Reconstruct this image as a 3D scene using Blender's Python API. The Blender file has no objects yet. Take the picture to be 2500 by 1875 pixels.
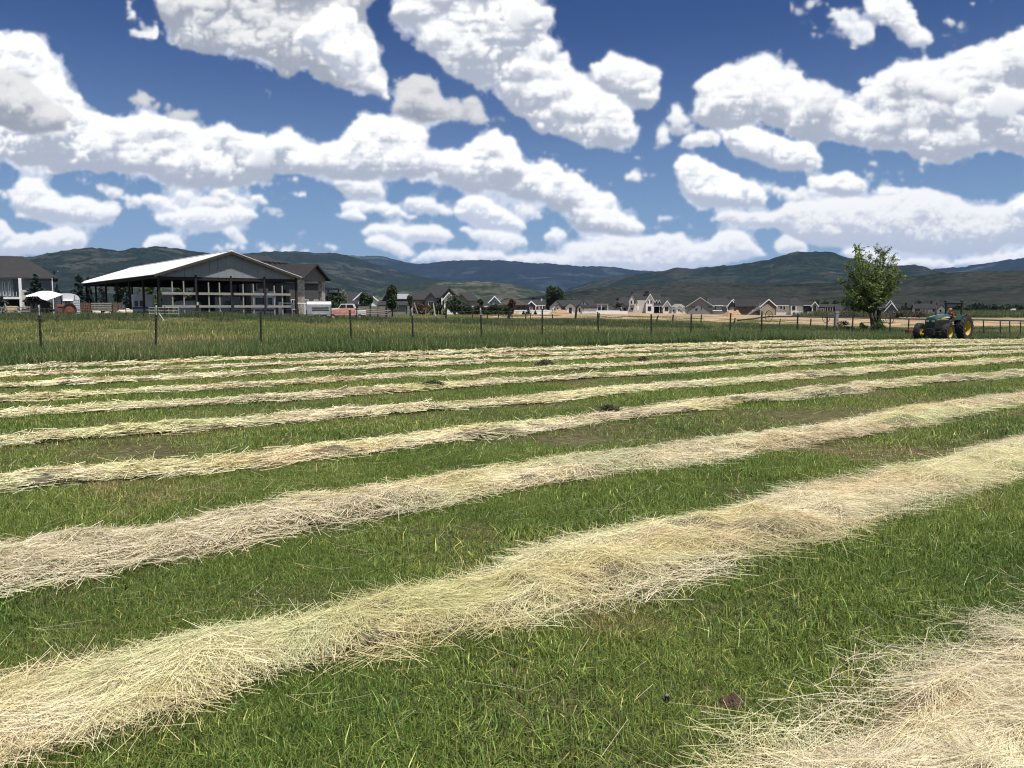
import bpy, bmesh, math, random
import numpy as np
from mathutils import Vector, Matrix
# ============================ camera, world, sun, exposure ============================
sc = bpy.context.scene
COL = sc.collection
F, PX, PY, PITCH, CAMZ = 1950.0, 1250.0, 937.5, math.atan(187.5/1950), 1.65
R = math.radians
cam_d = bpy.data.cameras.new('camera'); cam = bpy.data.objects.new('camera', cam_d); COL.objects.link(cam)
cam_d.sensor_width = 36; cam_d.lens = 36*F/2500; cam_d.clip_start = .05; cam_d.clip_end = 40000
cam.location = (0, 0, CAMZ); cam.rotation_euler = (R(90)-PITCH, 0, 0)
sc.camera = cam
SUN_EL, SUN_AZ = R(70), R(146)                    # azimuth clockwise from +Y
SKY_STRENGTH, CLOUD_GAIN, SUN_STRENGTH = .057, .84, 5.0
sc.view_settings.view_transform = 'Standard'; sc.view_settings.look = 'None'
sc.view_settings.exposure = 0.36; sc.view_settings.gamma = 1.0; sc.view_settings.use_curve_mapping = False
sc.cycles.max_bounces = 6; sc.cycles.diffuse_bounces = 3; sc.cycles.transparent_max_bounces = 8
sc.cycles.volume_bounces = 0; sc.cycles.filter_width = 1.15
sc.cycles.use_denoising = True; sc.cycles.denoiser = 'OPENIMAGEDENOISE'; sc.cycles.denoising_prefilter = 'NONE'
sv = Vector((math.sin(SUN_AZ)*math.cos(SUN_EL), math.cos(SUN_AZ)*math.cos(SUN_EL), math.sin(SUN_EL)))
sd = bpy.data.lights.new('sun', 'SUN'); so = bpy.data.objects.new('sun', sd); COL.objects.link(so)
sd.energy = SUN_STRENGTH; sd.angle = R(.5); sd.color = (1, .965, .9)
so.rotation_euler = sv.to_track_quat('Z', 'Y').to_euler(); so.location = (0, 0, 60)
# ---------- clouds: a small volume march, computed once, kept as float pixels for the sky ----------
CL_S = 0.6                      # cloud map pixels per (2500-wide) pixel of the field of view
CL_X0, CL_X1, CL_Y0, CL_Y1 = -250, 2750, -160, 760
def _s1(p): return [(x*.565, y*.565) for x, y in p]
def _s2(p): return [(1250+x*.565, y*.565) for x, y in p]
CLOUDS = [  # (outline, density, brightness, roughness)
 (_s2([(1400,1085),(1500,1070),(1700,1120),(1800,1110),(1900,1130),(2000,1115),(2212,1075),(2650,1080),(2650,1150),(1500,1160)]),1,1.0,.8),
 (_s2([(180,1050),(300,1040),(400,1030),(480,1015),(560,1020),(650,1005),(740,1010),(800,1050),(860,1040),(880,1005),(930,990),(1000,1000),(1050,1050),(1090,1080),(1150,1100),(1000,1130),(800,1160),(640,1185),(480,1170),(200,1160),(30,1150),(0,1130),(60,1090),(130,1080),(230,1110),(260,1080)]),.8,.95,.8),
 (_s2([(1120,1080),(1130,1030),(1160,1010),(1210,1020),(1260,1050),(1300,1100),(1150,1110)]),.5,.9,.8),
 (_s2([(705,960),(760,940),(850,930),(880,905),(950,915),(1000,905),(1100,920),(1160,900),(1200,870),(1300,860),(1400,850),(1500,860),(1600,850),(1680,830),(1730,815),(1800,812),(1870,825),(1940,860),(1990,890),(2100,890),(2150,890),(2212,840),(2300,830),(2420,860),(2600,850),(2600,1060),(2212,1060),(2110,1050),(2110,1090),(2000,1110),(1800,1100),(1650,1090),(1600,1080),(1480,1070),(1300,1060),(1210,1040),(1160,990),(1000,985),(830,970)]),1,.86,.9),
 (_s2([(2130,890),(2150,860),(2212,842),(2330,850),(2330,980),(2180,950)]),.8,1.0,.8),
 (_s1([(0,950),(40,970),(50,1000),(120,1010),(170,1010),(220,985),(300,980),(370,1000),(390,1050),(380,1090),(0,1110),(-300,1110),(-400,1000),(-150,930)]),1,.95,.8),
 (_s1([(620,1060),(640,1035),(680,1008),(720,998),(760,1015),(805,1055),(815,1075),(620,1080)]),1,1.0,.8),
 (_s1([(905,1075),(940,1055),(960,1068),(985,1050),(1045,1080),(900,1090)]),.9,1.0,.7),
 (_s1([(1370,1060),(1400,1052),(1450,1060),(1500,1085),(1440,1080)]),.6,.95,.6),
 (_s1([(1280,1012),(1320,1000),(1365,1010),(1290,1025)]),.3,.9,.6),
 (_s1([(1830,1085),(1950,1070),(2050,1085),(2150,1065),(2180,1100),(2300,1120),(2300,1140),(1760,1130)]),.9,1.0,.8),
 (_s1([(1545,990),(1620,960),(1750,970),(1880,965),(1950,1000),(1980,1040),(1920,1060),(1830,1050),(1750,1045),(1650,1030),(1545,1010)]),.8,.98,.9),
 (_s1([(1540,1020),(1600,1015),(1680,1025),(1760,1045),(1820,1095),(1750,1120),(1640,1080),(1560,1050)]),.8,.98,.8),
 (_s1([(1990,985),(2080,985),(2190,1005),(2270,1030),(2290,1060),(2200,1075),(2100,1055),(2020,1025)]),.8,.98,.8),
 (_s1([(950,980),(1010,970),(1050,1020),(1070,1060),(1020,1050),(960,1010)]),.5,.95,.8),
 (_s2([(130,1020),(170,985),(210,985),(235,1020),(200,1045),(140,1040)]),.8,1.0,.7),
 (_s2([(290,1025),(330,1010),(375,1035),(320,1045)]),.7,1.0,.6),
 (_s2([(5,885),(50,875),(105,910),(60,922),(10,905)]),.7,.95,.6),
 (_s1([(1435,780),(1500,765),(1600,770),(1640,800),(1635,860),(1600,870),(1520,860),(1440,820)]),.7,.93,.9),
 (_s1([(1440,865),(1500,860),(1580,880),(1700,868),(1750,905),(1810,930),(1800,948),(1700,935),(1600,925),(1480,905)]),.8,.98,.9),
 (_s1([(1430,930),(1480,905),(1560,905),(1600,945),(1570,958),(1500,955)]),.8,.98,.8),
 (_s1([(1740,890),(1760,850),(1850,860),(1900,880),(1950,910),(1950,940),(1880,925),(1800,915)]),.7,.96,.9),
 (_s1([(1955,890),(2000,845),(2040,838),(2120,860),(2170,900),(2240,935),(2290,985),(2260,1000),(2212,998),(2100,995),(2000,965),(1960,930)]),1,1.0,.8),
 (_s1([(40,880),(45,830),(65,775),(130,755),(180,780),(235,830),(260,870),(330,840),(400,850),(450,880),(500,885),(580,875),(595,910),(540,930),(500,960),(440,975),(350,970),(250,965),(150,950),(60,905)]),.9,.95,.9),
 (_s1([(400,790),(430,795),(450,815),(520,795),(560,830),(595,870),(560,880),(500,860),(440,835)]),.6,.93,.9),
 (_s1([(615,850),(660,830),(720,850),(790,890),(780,915),(700,915),(640,890)]),.8,.98,.8),
 (_s1([(635,910),(700,925),(790,900),(850,880),(940,900),(1000,880),(1080,895),(1150,950),(1060,965),(950,990),(850,1000),(750,975),(650,950)]),.9,.96,.9),
 (_s1([(905,840),(910,805),(990,820),(1060,855),(1130,850),(1215,880),(1150,892),(1050,888),(960,875)]),.8,1.0,.8),
 (_s1([(1100,905),(1200,890),(1260,930),(1200,938),(1150,925)]),.3,.9,.8),
 (_s2([(705,670),(760,662),(830,680),(850,720),(900,718),(940,740),(980,770),(1060,800),(1120,850),(1130,885),(1060,900),(900,892),(810,903),(780,870),(740,810),(695,760)]),1,1.0,.9),
 (_s2([(980,740),(1000,718),(1060,770),(1130,780),(1180,810),(1290,800),(1300,860),(1220,865),(1150,840),(1060,800)]),.6,.9,1.0),
 (_s2([(1280,800),(1280,770),(1340,755),(1400,740),(1470,735),(1530,760),(1550,810),(1530,850),(1400,855),(1290,845)]),.9,.96,.8),
 (_s2([(610,560),(650,552),(682,600),(660,650),(610,650)]),.5,.95,.9),
 (_s2([(890,560),(960,535),(1060,545),(1150,590),(1250,600),(1300,620),(1360,680),(1370,740),(1280,752),(1200,742),(1100,722),(1040,712),(950,690),(905,650)]),1,1.0,.9),
 (_s2([(730,640),(725,590),(790,560),(880,560),(900,600),(890,660),(800,630)]),.7,.95,1.0),
 (_s2([(650,480),(640,445),(700,435),(750,490),(800,530),(850,570),(780,585),(700,560)]),.45,.9,1.1),
 (_s2([(840,290),(845,235),(870,230),(900,260),(980,270),(1010,255),(1070,232),(1115,240),(1145,300),(1150,330),(1200,325),(1250,350),(1300,335),(1360,345),(1400,380),(1410,430),(1480,450),(1560,505),(1560,460),(1500,440),(1450,425),(1500,400),(1460,355),(1500,338),(1560,355),(1560,310),(1610,285),(1680,280),(1740,258),(1850,248),(1960,238),(1955,190),(2030,178),(2070,200),(2100,150),(2150,138),(2350,120),(2650,160),(2650,640),(2300,680),(2120,655),(2080,590),(2050,530),(2035,570),(2095,600),(2000,660),(1950,690),(1800,702),(1740,690),(1730,662),(1650,650),(1500,640),(1350,610),(1230,600),(1130,580),(1130,520),(1030,510),(1000,560),(870,560),(820,500),(800,470),(810,410),(780,370),(775,320)]),1,.93,1.0),
 (_s2([(1265,400),(1290,345),(1350,340),(1400,380),(1410,440),(1380,500),(1290,500)]),.7,.88,.8),
 (_s2([(1560,380),(1640,300),(1760,300),(1900,290),(1990,350),(1950,430),(1760,440),(1600,430)]),.9,.86,.9),
 (_s2([(1510,0),(1500,-60),(1690,-60),(1720,40),(1760,50),(1750,100),(1800,130),(1860,180),(1890,222),(1820,190),(1780,170),(1730,200),(1680,180),(1620,150),(1590,100),(1540,60)]),.7,.95,1.1),
 (_s2([(1330,90),(1370,60),(1400,48),(1490,80),(1480,112),(1400,125),(1370,132)]),.4,.95,1.1),
 (_s2([(1270,45),(1290,-20),(1345,-20),(1310,30)]),.4,.95,1.1),
 (_s2([(1790,80),(1850,95),(1930,92),(1935,115),(1900,132),(1840,125)]),.3,.9,1.1),
 (_s2([(1955,100),(2000,92),(2000,120),(1960,128)]),.3,.9,1.0),
 (_s1([(555,412),(620,400),(640,380),(700,410),(740,450),(800,460),(880,485),(850,500),(760,490),(700,480),(650,450),(600,422)]),.35,.62,1.0),
 (_s1([(0,130),(-300,60),(-400,300),(-400,760),(0,705),(80,725),(180,742),(270,738),(380,705),(430,745),(500,738),(570,768),(640,758),(740,814),(800,788),(900,800),(1000,817),(1100,822),(1190,812),(1195,752),(1300,762),(1400,782),(1600,792),(1800,787),(1840,768),(1790,700),(1890,740),(1890,790),(1960,812),(2030,822),(2100,852),(2290,870),(2400,890),(2480,920),(2500,980),(2600,1010),(2710,1008),(2815,1000),(2820,955),(2770,930),(2700,905),(2690,870),(2630,830),(2560,810),(2500,770),(2490,730),(2440,728),(2410,690),(2360,670),(2320,700),(2250,690),(2240,650),(2212,600),(2150,553),(2090,590),(2030,600),(2000,640),(1970,620),(1900,640),(1830,640),(1855,600),(1840,545),(1800,508),(1720,500),(1680,520),(1640,473),(1600,495),(1560,478),(1500,530),(1470,590),(1400,625),(1350,610),(1300,570),(1240,543),(1180,550),(1160,600),(1090,565),(1040,590),(1010,560),(970,528),(920,540),(850,503),(760,520),(660,490),(610,452),(545,465),(520,500),(400,490),(345,480),(310,380),(270,300),(250,230),(215,180),(150,145),(100,122),(75,130),(60,165)]),1,.97,1.0),
 (_s1([(-150,300),(0,260),(120,330),(200,400),(290,500),(280,560),(150,590),(0,580),(-200,580)]),.9,.72,.8),
 (_s1([(640,0),(600,-100),(640,-250),(1700,-250),(1660,-60),(1650,0),(1640,20),(1600,70),(1600,150),(1625,180),(1630,230),(1650,270),(1660,310),(1690,330),(1700,440),(1640,430),(1560,402),(1500,372),(1450,382),(1400,380),(1310,300),(1250,337),(1190,322),(1150,262),(1090,240),(1020,252),(960,215),(860,242),(780,212),(720,150),(700,80)]),1,.78,1.0),
 (_s1([(505,20),(520,-20),(600,-30),(600,50),(570,92),(540,80)]),.6,.95,1.0),
 (_s1([(1690,445),(1690,335),(1740,360),(1780,335),(1860,350),(1900,390),(1990,432),(2030,400),(2080,418),(2100,490),(2180,502),(2212,530),(2080,548),(1950,540),(1850,520),(1700,505)]),.55,.66,1.1),
 (_s1([(1700,80),(1685,0),(1690,-250),(2250,-250),(2400,-100),(2330,0),(2330,40),(2375,22),(2392,80),(2333,100),(2322,150),(2392,150),(2422,180),(2412,215),(2462,210),(2477,260),(2522,310),(2542,345),(2590,350),(2650,400),(2735,500),(2752,560),(2722,612),(2640,648),(2540,628),(2450,602),(2412,577),(2330,562),(2270,542),(2212,500),(2170,470),(2140,380),(1990,340),(1930,300),(1880,230),(1800,210),(1770,130)]),1,.95,1.0),
 (_s2([(340,300),(360,270),(400,250),(430,203),(480,200),(510,240),(560,250),(620,275),(650,310),(692,350),(695,420),(650,442),(600,482),(560,482),(500,440),(420,400),(375,350)]),1,.93,.9),
 (_s1([(1240,150),(1300,100),(1330,40),(1400,15),(1440,25),(1490,20),(1550,60),(1560,110),(1600,150),(1620,220),(1640,290),(1690,380),(1680,440),(1600,400),(1500,330),(1400,300),(1370,240),(1240,190)]),.9,1.05,.9),
]
def _interp_mat(n_out, coords, n_in):
    m = np.zeros((n_out, n_in), np.float32)
    c = np.clip(coords, 0, n_in-1.001); i = c.astype(int); f = c-i; f = f*f*(3-2*f)
    r = np.arange(n_out); m[r, i] = 1-f; m[r, i+1] = f
    return m
def _noise3(rng, shape, cell):
    dims = [max(3, int(np.ceil(s/cell))+2) for s in shape]
    g = rng.uniform(-1, 1, dims).astype(np.float32)
    for ax in range(3):
        off = rng.uniform(0, .9)
        M = _interp_mat(shape[ax], np.arange(shape[ax])/cell+off, dims[ax])
        g = np.moveaxis(np.tensordot(M, g, axes=(1, ax)), 0, ax)
    return g
def _blur(a, s):
    r = int(3*s)+1; k = np.exp(-.5*(np.arange(-r, r+1)/s)**2); k = (k/k.sum()).astype(np.float32)
    for ax in (0, 1):
        n = a.shape[ax]; f = np.fft.rfft(a, n+2*r, axis=ax)
        kk = np.zeros(n+2*r, np.float32); kk[:2*r+1] = k
        fk = np.fft.rfft(kk); sh = [1, 1]; sh[ax] = -1
        o = np.fft.irfft(f*fk.reshape(sh), n+2*r, axis=ax)
        a = np.take(o, range(r, r+n), axis=ax)
    return a.astype(np.float32)
def _noise2(rng, h, w, cell):
    g = rng.uniform(-1, 1, (int(h/cell)+3, int(w/cell)+3)).astype(np.float32)
    A = _interp_mat(h, np.arange(h)/cell+rng.uniform(0, .9), g.shape[0]); B = _interp_mat(w, np.arange(w)/cell+rng.uniform(0, .9), g.shape[1])
    return A @ g @ B.T
def _fill(poly, w, h, x0, y0, wx, wy):
    X, Y = np.meshgrid(np.arange(w)+.5+x0, np.arange(h)+.5+y0)
    X = X+wx; Y = Y+wy
    ins = np.zeros((h, w), bool); n = len(poly)
    for i in range(n):
        (xa, ya), (xb, yb) = poly[i], poly[(i+1) % n]
        if ya == yb: continue
        c = (ya > Y) != (yb > Y)
        ins ^= c & (X < (xb-xa)*(Y-ya)/(yb-ya)+xa)
    return ins.astype(np.float32)
def cloud_layers():
    W = int((CL_X1-CL_X0)*CL_S); H = int((CL_Y1-CL_Y0)*CL_S)
    rgb = np.zeros((H, W, 3), np.float32); al = np.zeros((H, W), np.float32)
    rng = np.random.default_rng(11)
    extra = []
    for i in range(46):            # scraps and small flat cumulus towards the horizon
        y = rng.uniform(400, 622); x = rng.uniform(-250, 2750); s = np.interp(y, [400, 622], [26, 12])*rng.uniform(.5, 1.9); el = rng.uniform(1.6, 3.6)
        t = np.linspace(0, 2*np.pi, 15)[:-1]; rr = rng.uniform(.6, 1.2, 14)
        extra.append(([(x+s*el*np.cos(a)*r_, y-(s*.9 if np.sin(a) > 0 else s*.35)*np.sin(a)*r_) for a, r_ in zip(t, rr)], rng.uniform(.35, .9), rng.uniform(.9, 1.0), 1.1))
    for poly, dens, bri, rough in extra+CLOUDS:
        p = [((x-CL_X0)*CL_S, (y-CL_Y0)*CL_S) for x, y in poly]
        xs = [a for a, b in p]; ys = [b for a, b in p]
        # clouds low in the sky are farther off: finer lumps
        ymid = (min(ys)+max(ys))/2/CL_S+CL_Y0
        sc = np.clip((640-ymid)/400, .30, 1.0)*CL_S/.5
        pad = int(16*sc+6)
        x0, x1 = max(0, int(min(xs))-pad), min(W, int(max(xs))+pad)
        y0, y1 = max(0, int(min(ys))-pad), min(H, int(max(ys))+pad)
        w, h = x1-x0, y1-y0
        if w < 4 or h < 4: continue
        wx = np.zeros((h, w), np.float32); wy = wx.copy()
        for cell, amp in ((40, 9.), (18, 8.), (8, 4.6), (4, 1.5)):
            ws = .55*sc+.32; wx += amp*ws*rough*_noise2(rng, h, w, cell*sc+1); wy += .75*amp*ws*rough*_noise2(rng, h, w, cell*sc+1)
        m = _fill(p, w, h, x0, y0, wx, wy)
        wisp = np.clip(.5+1.3*_noise2(rng, h, w, 24*sc+3)+.6*_noise2(rng, h, w, 9*sc+2), 0, 1)
        T = np.zeros((h, w), np.float32); tot = 0
        size = min(max(xs)-min(xs), max(ys)-min(ys))
        for s in (1.2, 2.5, 5, 10, 20):
            if s > size*.3 and s > 1.3: break
            T += s*1.1*(2*_blur(m, s)-1)
        tmax = max(4.0, float(T.max())+6*sc)
        nz = 22; dz = 2*tmax/nz
        sh = (h, w, nz)
        zc = (np.arange(nz)+.5)*dz-tmax
        D = np.repeat(T[:, :, None], nz, 2)
        base = 30*sc*rough
        for cell, amp in ((60, 13.0), (30, 10.0), (15, 8.0), (7.5, 5.6), (3.8, 3.0), (2.0, 1.4)):
            cell *= sc
            if cell < 1.5: continue
            gd = [max(3, int(np.ceil(h*1.25/cell))+3), max(3, int(np.ceil(w/cell))+3), max(3, int(np.ceil(nz*dz/cell))+3)]
            g = rng.uniform(-1, 1, gd).astype(np.float32)
            Mh, Mw, Mz = [_interp_mat(n, np.arange(n)*st/cell+rng.uniform(0, .9), q) for n, st, q in ((h, 1.25, gd[0]), (w, 1.0, gd[1]), (nz, dz, gd[2]))]
            g = g @ Mz.T                                   # (a, b, nz)
            g = np.matmul(Mw, g)                           # (a, w, nz)
            g = (Mh @ g.reshape(gd[0], -1)).reshape(h, w, nz)
            D += (amp*rough*sc*1.1*min(1, .5+size/(60*sc)))*(np.abs(g)*1.9-.66)
        D += 2.2*sc-np.abs(zc)[None, None, :]
        flat = 1.0
        rho = np.clip(D/(2.2*sc+.8+(11*sc*wisp**2)[:, :, None]), 0, 1)*dens
        # sun from above, slightly right, slightly from the viewer's side
        tau = np.zeros((w, nz), np.float32); L = np.empty(sh, np.float32)
        kk = .085/np.sqrt(sc)
        for r in range(h):
            t2 = .66*tau; t2[:-1] += .2*tau[1:]; t2[:, 1:] += .14*tau[:, :-1]; tau = t2
            L[r] = tau; tau = tau+rho[r]*kk
        e = np.exp(-L*.09); e3 = e*e*e; sun = .5*e3*e3*e3*e3+.3*e3+.2*e
        # openness to the sky from below/around: ambient occlusion by depth
        a = 1-np.exp(-rho*dz*(.30/np.sqrt(sc)+.1))
        tr = np.ones((h, w), np.float32); col = np.zeros((h, w), np.float32); zs = np.zeros((h, w), np.float32)
        for k in range(nz):
            wgt = tr*a[:, :, k]; col += wgt*sun[:, :, k]; zs += wgt*zc[k]; tr = tr*(1-a[:, :, k])
        A = 1-tr; inv = 1/np.maximum(A, 1e-3); lum = col*inv; zs = np.where(A > .02, zs*inv, 0)
        rel = np.zeros((h, w), np.float32)
        for sg, wt in ((1.1, .22), (2.6, .38), (6.0, .6)):
            z2 = _blur(zs, sg*max(sc, .6)); gy = np.gradient(z2, axis=0); gx = np.gradient(z2, axis=1)
            q = (-gy*-1.0+gx*.25); rel += wt*q/np.sqrt(1+gy*gy+gx*gx)
        lum = np.clip(lum, 0, 1)
        x = (lum-.40)/.52-rel*.50; x = .5*(x+np.sqrt(x*x+.03)); lit = 1.06*x/(1+x**5)**.2
        fr = float(np.clip((ymid-380)/200, 0, 1)); shade = np.array([.42, .46, .545], np.float32)*(1-fr)+np.array([.50, .57, .72], np.float32)*fr; top = np.array([1.10, 1.095, 1.08], np.float32)
        c = (shade+(top-shade)*(lit**1.0)[:, :, None])*(bri if bri > .9 else bri*1.02)
        # far clouds warm and pale a little
        far = np.clip((ymid-430)/180, 0, 1)
        c = c*(1-.30*far)+np.array([.93, .93, .93], np.float32)*.30*far
        b1 = _blur(A, 1.2); b2 = _blur(A, 2.8*sc+.6)
        w2 = np.clip(wisp*1.2-.40, 0, .6)
        cb = [_blur(c[:, :, i]*A, 1.6)/np.maximum(_blur(A, 1.6), 1e-3) for i in range(3)]
        em = np.clip(1-A*1.5, 0, 1)[:, :, None]
        c = c*(1-em)+np.stack(cb, -1)*em
        A = np.clip(b1*(1-.5*w2)+np.minimum(b2*1.15, b1*.6+b2*.6)*w2*.5, 0, 1)
        A = A*(.97 if dens > .7 else .93)
        rgb[y0:y1, x0:x1] = rgb[y0:y1, x0:x1]*(1-A[:, :, None])+c*A[:, :, None]
        al[y0:y1, x0:x1] = al[y0:y1, x0:x1]*(1-A)+A
    # thin torn vapour clinging to the clouds' edges and drifting between them
    halo = np.clip(_blur(al, 9.0)*1.5, 0, 1); fine = sum(a*_noise2(rng, H, W, c) for c, a in ((48, .34), (22, .26), (10, .20), (5, .13), (2.6, .08)))
    wv = np.clip((halo*1.0+fine*.9-.50)*1.6, 0, .72)*(1-al); wc = np.array([.80, .84, .92], np.float32)
    rgb = rgb*al[:, :, None]+wc*wv[:, :, None] if False else rgb+wc*wv[:, :, None]; al = al+wv
    # stir the whole map a little so that no lump lines up with the grid
    dx = sum(a*_noise2(rng, H, W, c) for c, a in ((31, 5.0), (13, 3.2), (6, .8))); dy = sum(a*_noise2(rng, H, W, c) for c, a in ((31, 4.0), (13, 2.8), (6, .8)))
    k = np.clip((np.arange(H)[:, None]/CL_S+CL_Y0), 0, 620); k = .7*np.clip(1.05-k/760, .3, 1); dx *= k; dy *= k
    yy, xx = np.meshgrid(np.arange(H), np.arange(W), indexing='ij'); sx = np.clip(xx+dx, 0, W-1.01); sy = np.clip(yy+dy, 0, H-1.01)
    ix = sx.astype(int); iy = sy.astype(int); fx = (sx-ix)[:, :, None]; fy = (sy-iy)[:, :, None]; pm = np.dstack([rgb, al])
    o = (pm[iy, ix]*(1-fx)+pm[iy, ix+1]*fx)*(1-fy)+(pm[iy+1, ix]*(1-fx)+pm[iy+1, ix+1]*fx)*fy
    o = np.dstack([_blur(o[:, :, i], .85) for i in range(4)])
    rgb, al = o[:, :, :3], np.clip(o[:, :, 3], 0, 1)
    return rgb/np.maximum(al, 1e-3)[:, :, None], al
MAP_AZ, MAP_EL0, MAP_EL1 = 45.0, -1.0, 23.0
def build_world():
    rgb, al = cloud_layers()
    W, H = 1800, 520
    az = np.radians(np.linspace(-MAP_AZ, MAP_AZ, W))[None, :]; el = np.radians(np.linspace(MAP_EL0, MAP_EL1, H))[:, None]
    x = np.sin(az)*np.cos(el); y = np.cos(az)*np.cos(el); z = np.sin(el)*np.ones_like(az)
    c, s = math.cos(PITCH), math.sin(PITCH)
    d = y*c-z*s; u = z*c+y*s
    px = PX+F*x/d; py = PY-F*u/d
    mx = (px-CL_X0)*CL_S-.5; my = (py-CL_Y0)*CL_S-.5
    h, w = al.shape
    ok = (mx > 0) & (mx < w-1.01) & (my > 0) & (my < h-1.01)
    ix = np.clip(mx.astype(int), 0, w-2); iy = np.clip(my.astype(int), 0, h-2)
    fx = np.clip(mx-ix, 0, 1); fy = np.clip(my-iy, 0, 1)
    pm = np.dstack([rgb*al[:, :, None], al]).astype(np.float32)
    fx = fx[:, :, None]; fy = fy[:, :, None]
    o = (pm[iy, ix]*(1-fx)+pm[iy, ix+1]*fx)*(1-fy)+(pm[iy+1, ix]*(1-fx)+pm[iy+1, ix+1]*fx)*fy
    o *= ok[:, :, None]
    ims = []
    for nm, arr in (('cloud_light', o[:, :, :3]), ('cloud_cover', np.repeat(o[:, :, 3:], 3, 2))):
        im = bpy.data.images.new(nm, W, H, alpha=False, float_buffer=True)
        im.colorspace_settings.name = 'Non-Color'
        buf = np.ones((H, W, 4), np.float32); buf[:, :, :3] = arr
        im.pixels.foreach_set(buf.ravel()); im.update(); im.pack(); ims.append(im)
    w = bpy.data.worlds.new('World'); sc.world = w; w.use_nodes = True
    nt = w.node_tree; N = nt.nodes; L = nt.links; N.clear()
    out = N.new('ShaderNodeOutputWorld'); bg = N.new('ShaderNodeBackground'); bg.inputs[1].default_value = SKY_STRENGTH
    sky = N.new('ShaderNodeTexSky'); sky.sky_type = 'NISHITA'; sky.sun_disc = False
    sky.sun_elevation = SUN_EL; sky.sun_rotation = SUN_AZ; sky.altitude = 1700; sky.air_density = 1.0; sky.dust_density = 2.2; sky.ozone_density = 3.0
    tc = N.new('ShaderNodeTexCoord'); sp = N.new('ShaderNodeSeparateXYZ'); L.new(tc.outputs['Generated'], sp.inputs[0])
    def mt(op, a, b=None, clamp=False):
        n = N.new('ShaderNodeMath'); n.operation = op; n.use_clamp = clamp
        for i, v in enumerate((a, b)):
            if v is None: continue
            if isinstance(v, (int, float)): n.inputs[i].default_value = v
            else: L.new(v, n.inputs[i])
        return n.outputs[0]
    azn = mt('ARCTAN2', sp.outputs[0], sp.outputs[1]); eln = mt('ARCSINE', sp.outputs[2])
    u = mt('MULTIPLY_ADD', azn, 180/math.pi/(2*MAP_AZ)); N[-1].inputs[2].default_value = .5
    e = mt('SUBTRACT', eln, R(MAP_EL0)); v = mt('DIVIDE', e, R(MAP_EL1-MAP_EL0))
    cb = N.new('ShaderNodeCombineXYZ'); L.new(u, cb.inputs[0]); L.new(v, cb.inputs[1])
    T = []
    for im in ims:
        t = N.new('ShaderNodeTexImage'); t.image = im; t.extension = 'MIRROR'; t.interpolation = 'Linear'; L.new(cb.outputs[0], t.inputs[0]); T.append(t.outputs[0])
    fade = N.new('ShaderNodeMapRange'); fade.inputs[1].default_value = R(30); fade.inputs[2].default_value = R(48); fade.inputs[3].default_value = 1; fade.inputs[4].default_value = 0
    L.new(eln, fade.inputs[0])
    cov = mt('MULTIPLY', T[1], fade.outputs[0], True)
    inv = mt('SUBTRACT', 1.0, cov)
    hsv = N.new('ShaderNodeHueSaturation'); hsv.inputs['Saturation'].default_value = SKY_SAT; hsv.inputs['Value'].default_value = .92; hsv.inputs['Hue'].default_value = .516; L.new(sky.outputs[0], hsv.inputs['Color'])
    m1 = N.new('ShaderNodeVectorMath'); m1.operation = 'SCALE'; 
    hz = N.new('ShaderNodeMapRange'); hz.interpolation_type = 'SMOOTHSTEP'; hz.inputs[1].default_value = 0; hz.inputs[2].default_value = R(20); hz.inputs[3].default_value = .5; hz.inputs[4].default_value = 0; L.new(eln, hz.inputs[0])
    hm = N.new('ShaderNodeMix'); hm.data_type = 'RGBA'; L.new(hz.outputs[0], hm.inputs[0]); L.new(hsv.outputs[0], hm.inputs[6]); hm.inputs[7].default_value = (4.6, 7.4, 11.0, 1); L.new(hm.outputs[2], m1.inputs[0]); L.new(inv, m1.inputs['Scale'])
    g = mt('MULTIPLY', fade.outputs[0], CLOUD_GAIN/SKY_STRENGTH)
    m2 = N.new('ShaderNodeVectorMath'); m2.operation = 'SCALE'; L.new(T[0], m2.inputs[0]); L.new(g, m2.inputs['Scale'])
    ad = N.new('ShaderNodeVectorMath'); ad.operation = 'ADD'; L.new(m1.outputs[0], ad.inputs[0]); L.new(m2.outputs[0], ad.inputs[1])
    L.new(ad.outputs[0], bg.inputs[0]); L.new(bg.outputs[0], out.inputs[0])
SKY_SAT = 1.28
build_world()
# ============================ helpers ============================
def at(px, py, Y):
    a = (px-PX)/F; b = (PY-py)/F; c, s = math.cos(PITCH), math.sin(PITCH)
    dx, dy, dz = a, c+b*s, -s+b*c; k = Y/dy
    return Vector((dx*k, Y, CAMZ+dz*k))
def S(a, b, x):
    t = np.clip((np.asarray(x, float)-a)/(b-a), 0, 1); return t*t*(3-2*t)
UX, UY = math.sin(R(54.7)), math.cos(R(54.7))        # the direction the windrows run in
def qn(X, Y): return X*UX+Y*UY, -X*UY+Y*UX
def xy(q, n): return q*UX-n*UY, q*UY+n*UX
def hash2(i, j, seed):
    n = (i.astype(np.int64)*374761393+j.astype(np.int64)*668265263+seed*2147483647) & 0xffffffff
    n = ((n ^ (n >> 13))*1274126177) & 0xffffffff
    return ((n ^ (n >> 16)) & 0xffffff)/float(0xffffff)
def vn(x, y, seed=0):
    x = np.asarray(x, float); y = np.asarray(y, float)
    i = np.floor(x); j = np.floor(y); fx = x-i; fy = y-j; fx = fx*fx*(3-2*fx); fy = fy*fy*(3-2*fy)
    a = hash2(i, j, seed); b = hash2(i+1, j, seed); c = hash2(i, j+1, seed); d = hash2(i+1, j+1, seed)
    return (a*(1-fx)+b*fx)*(1-fy)+(c*(1-fx)+d*fx)*fy
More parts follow.
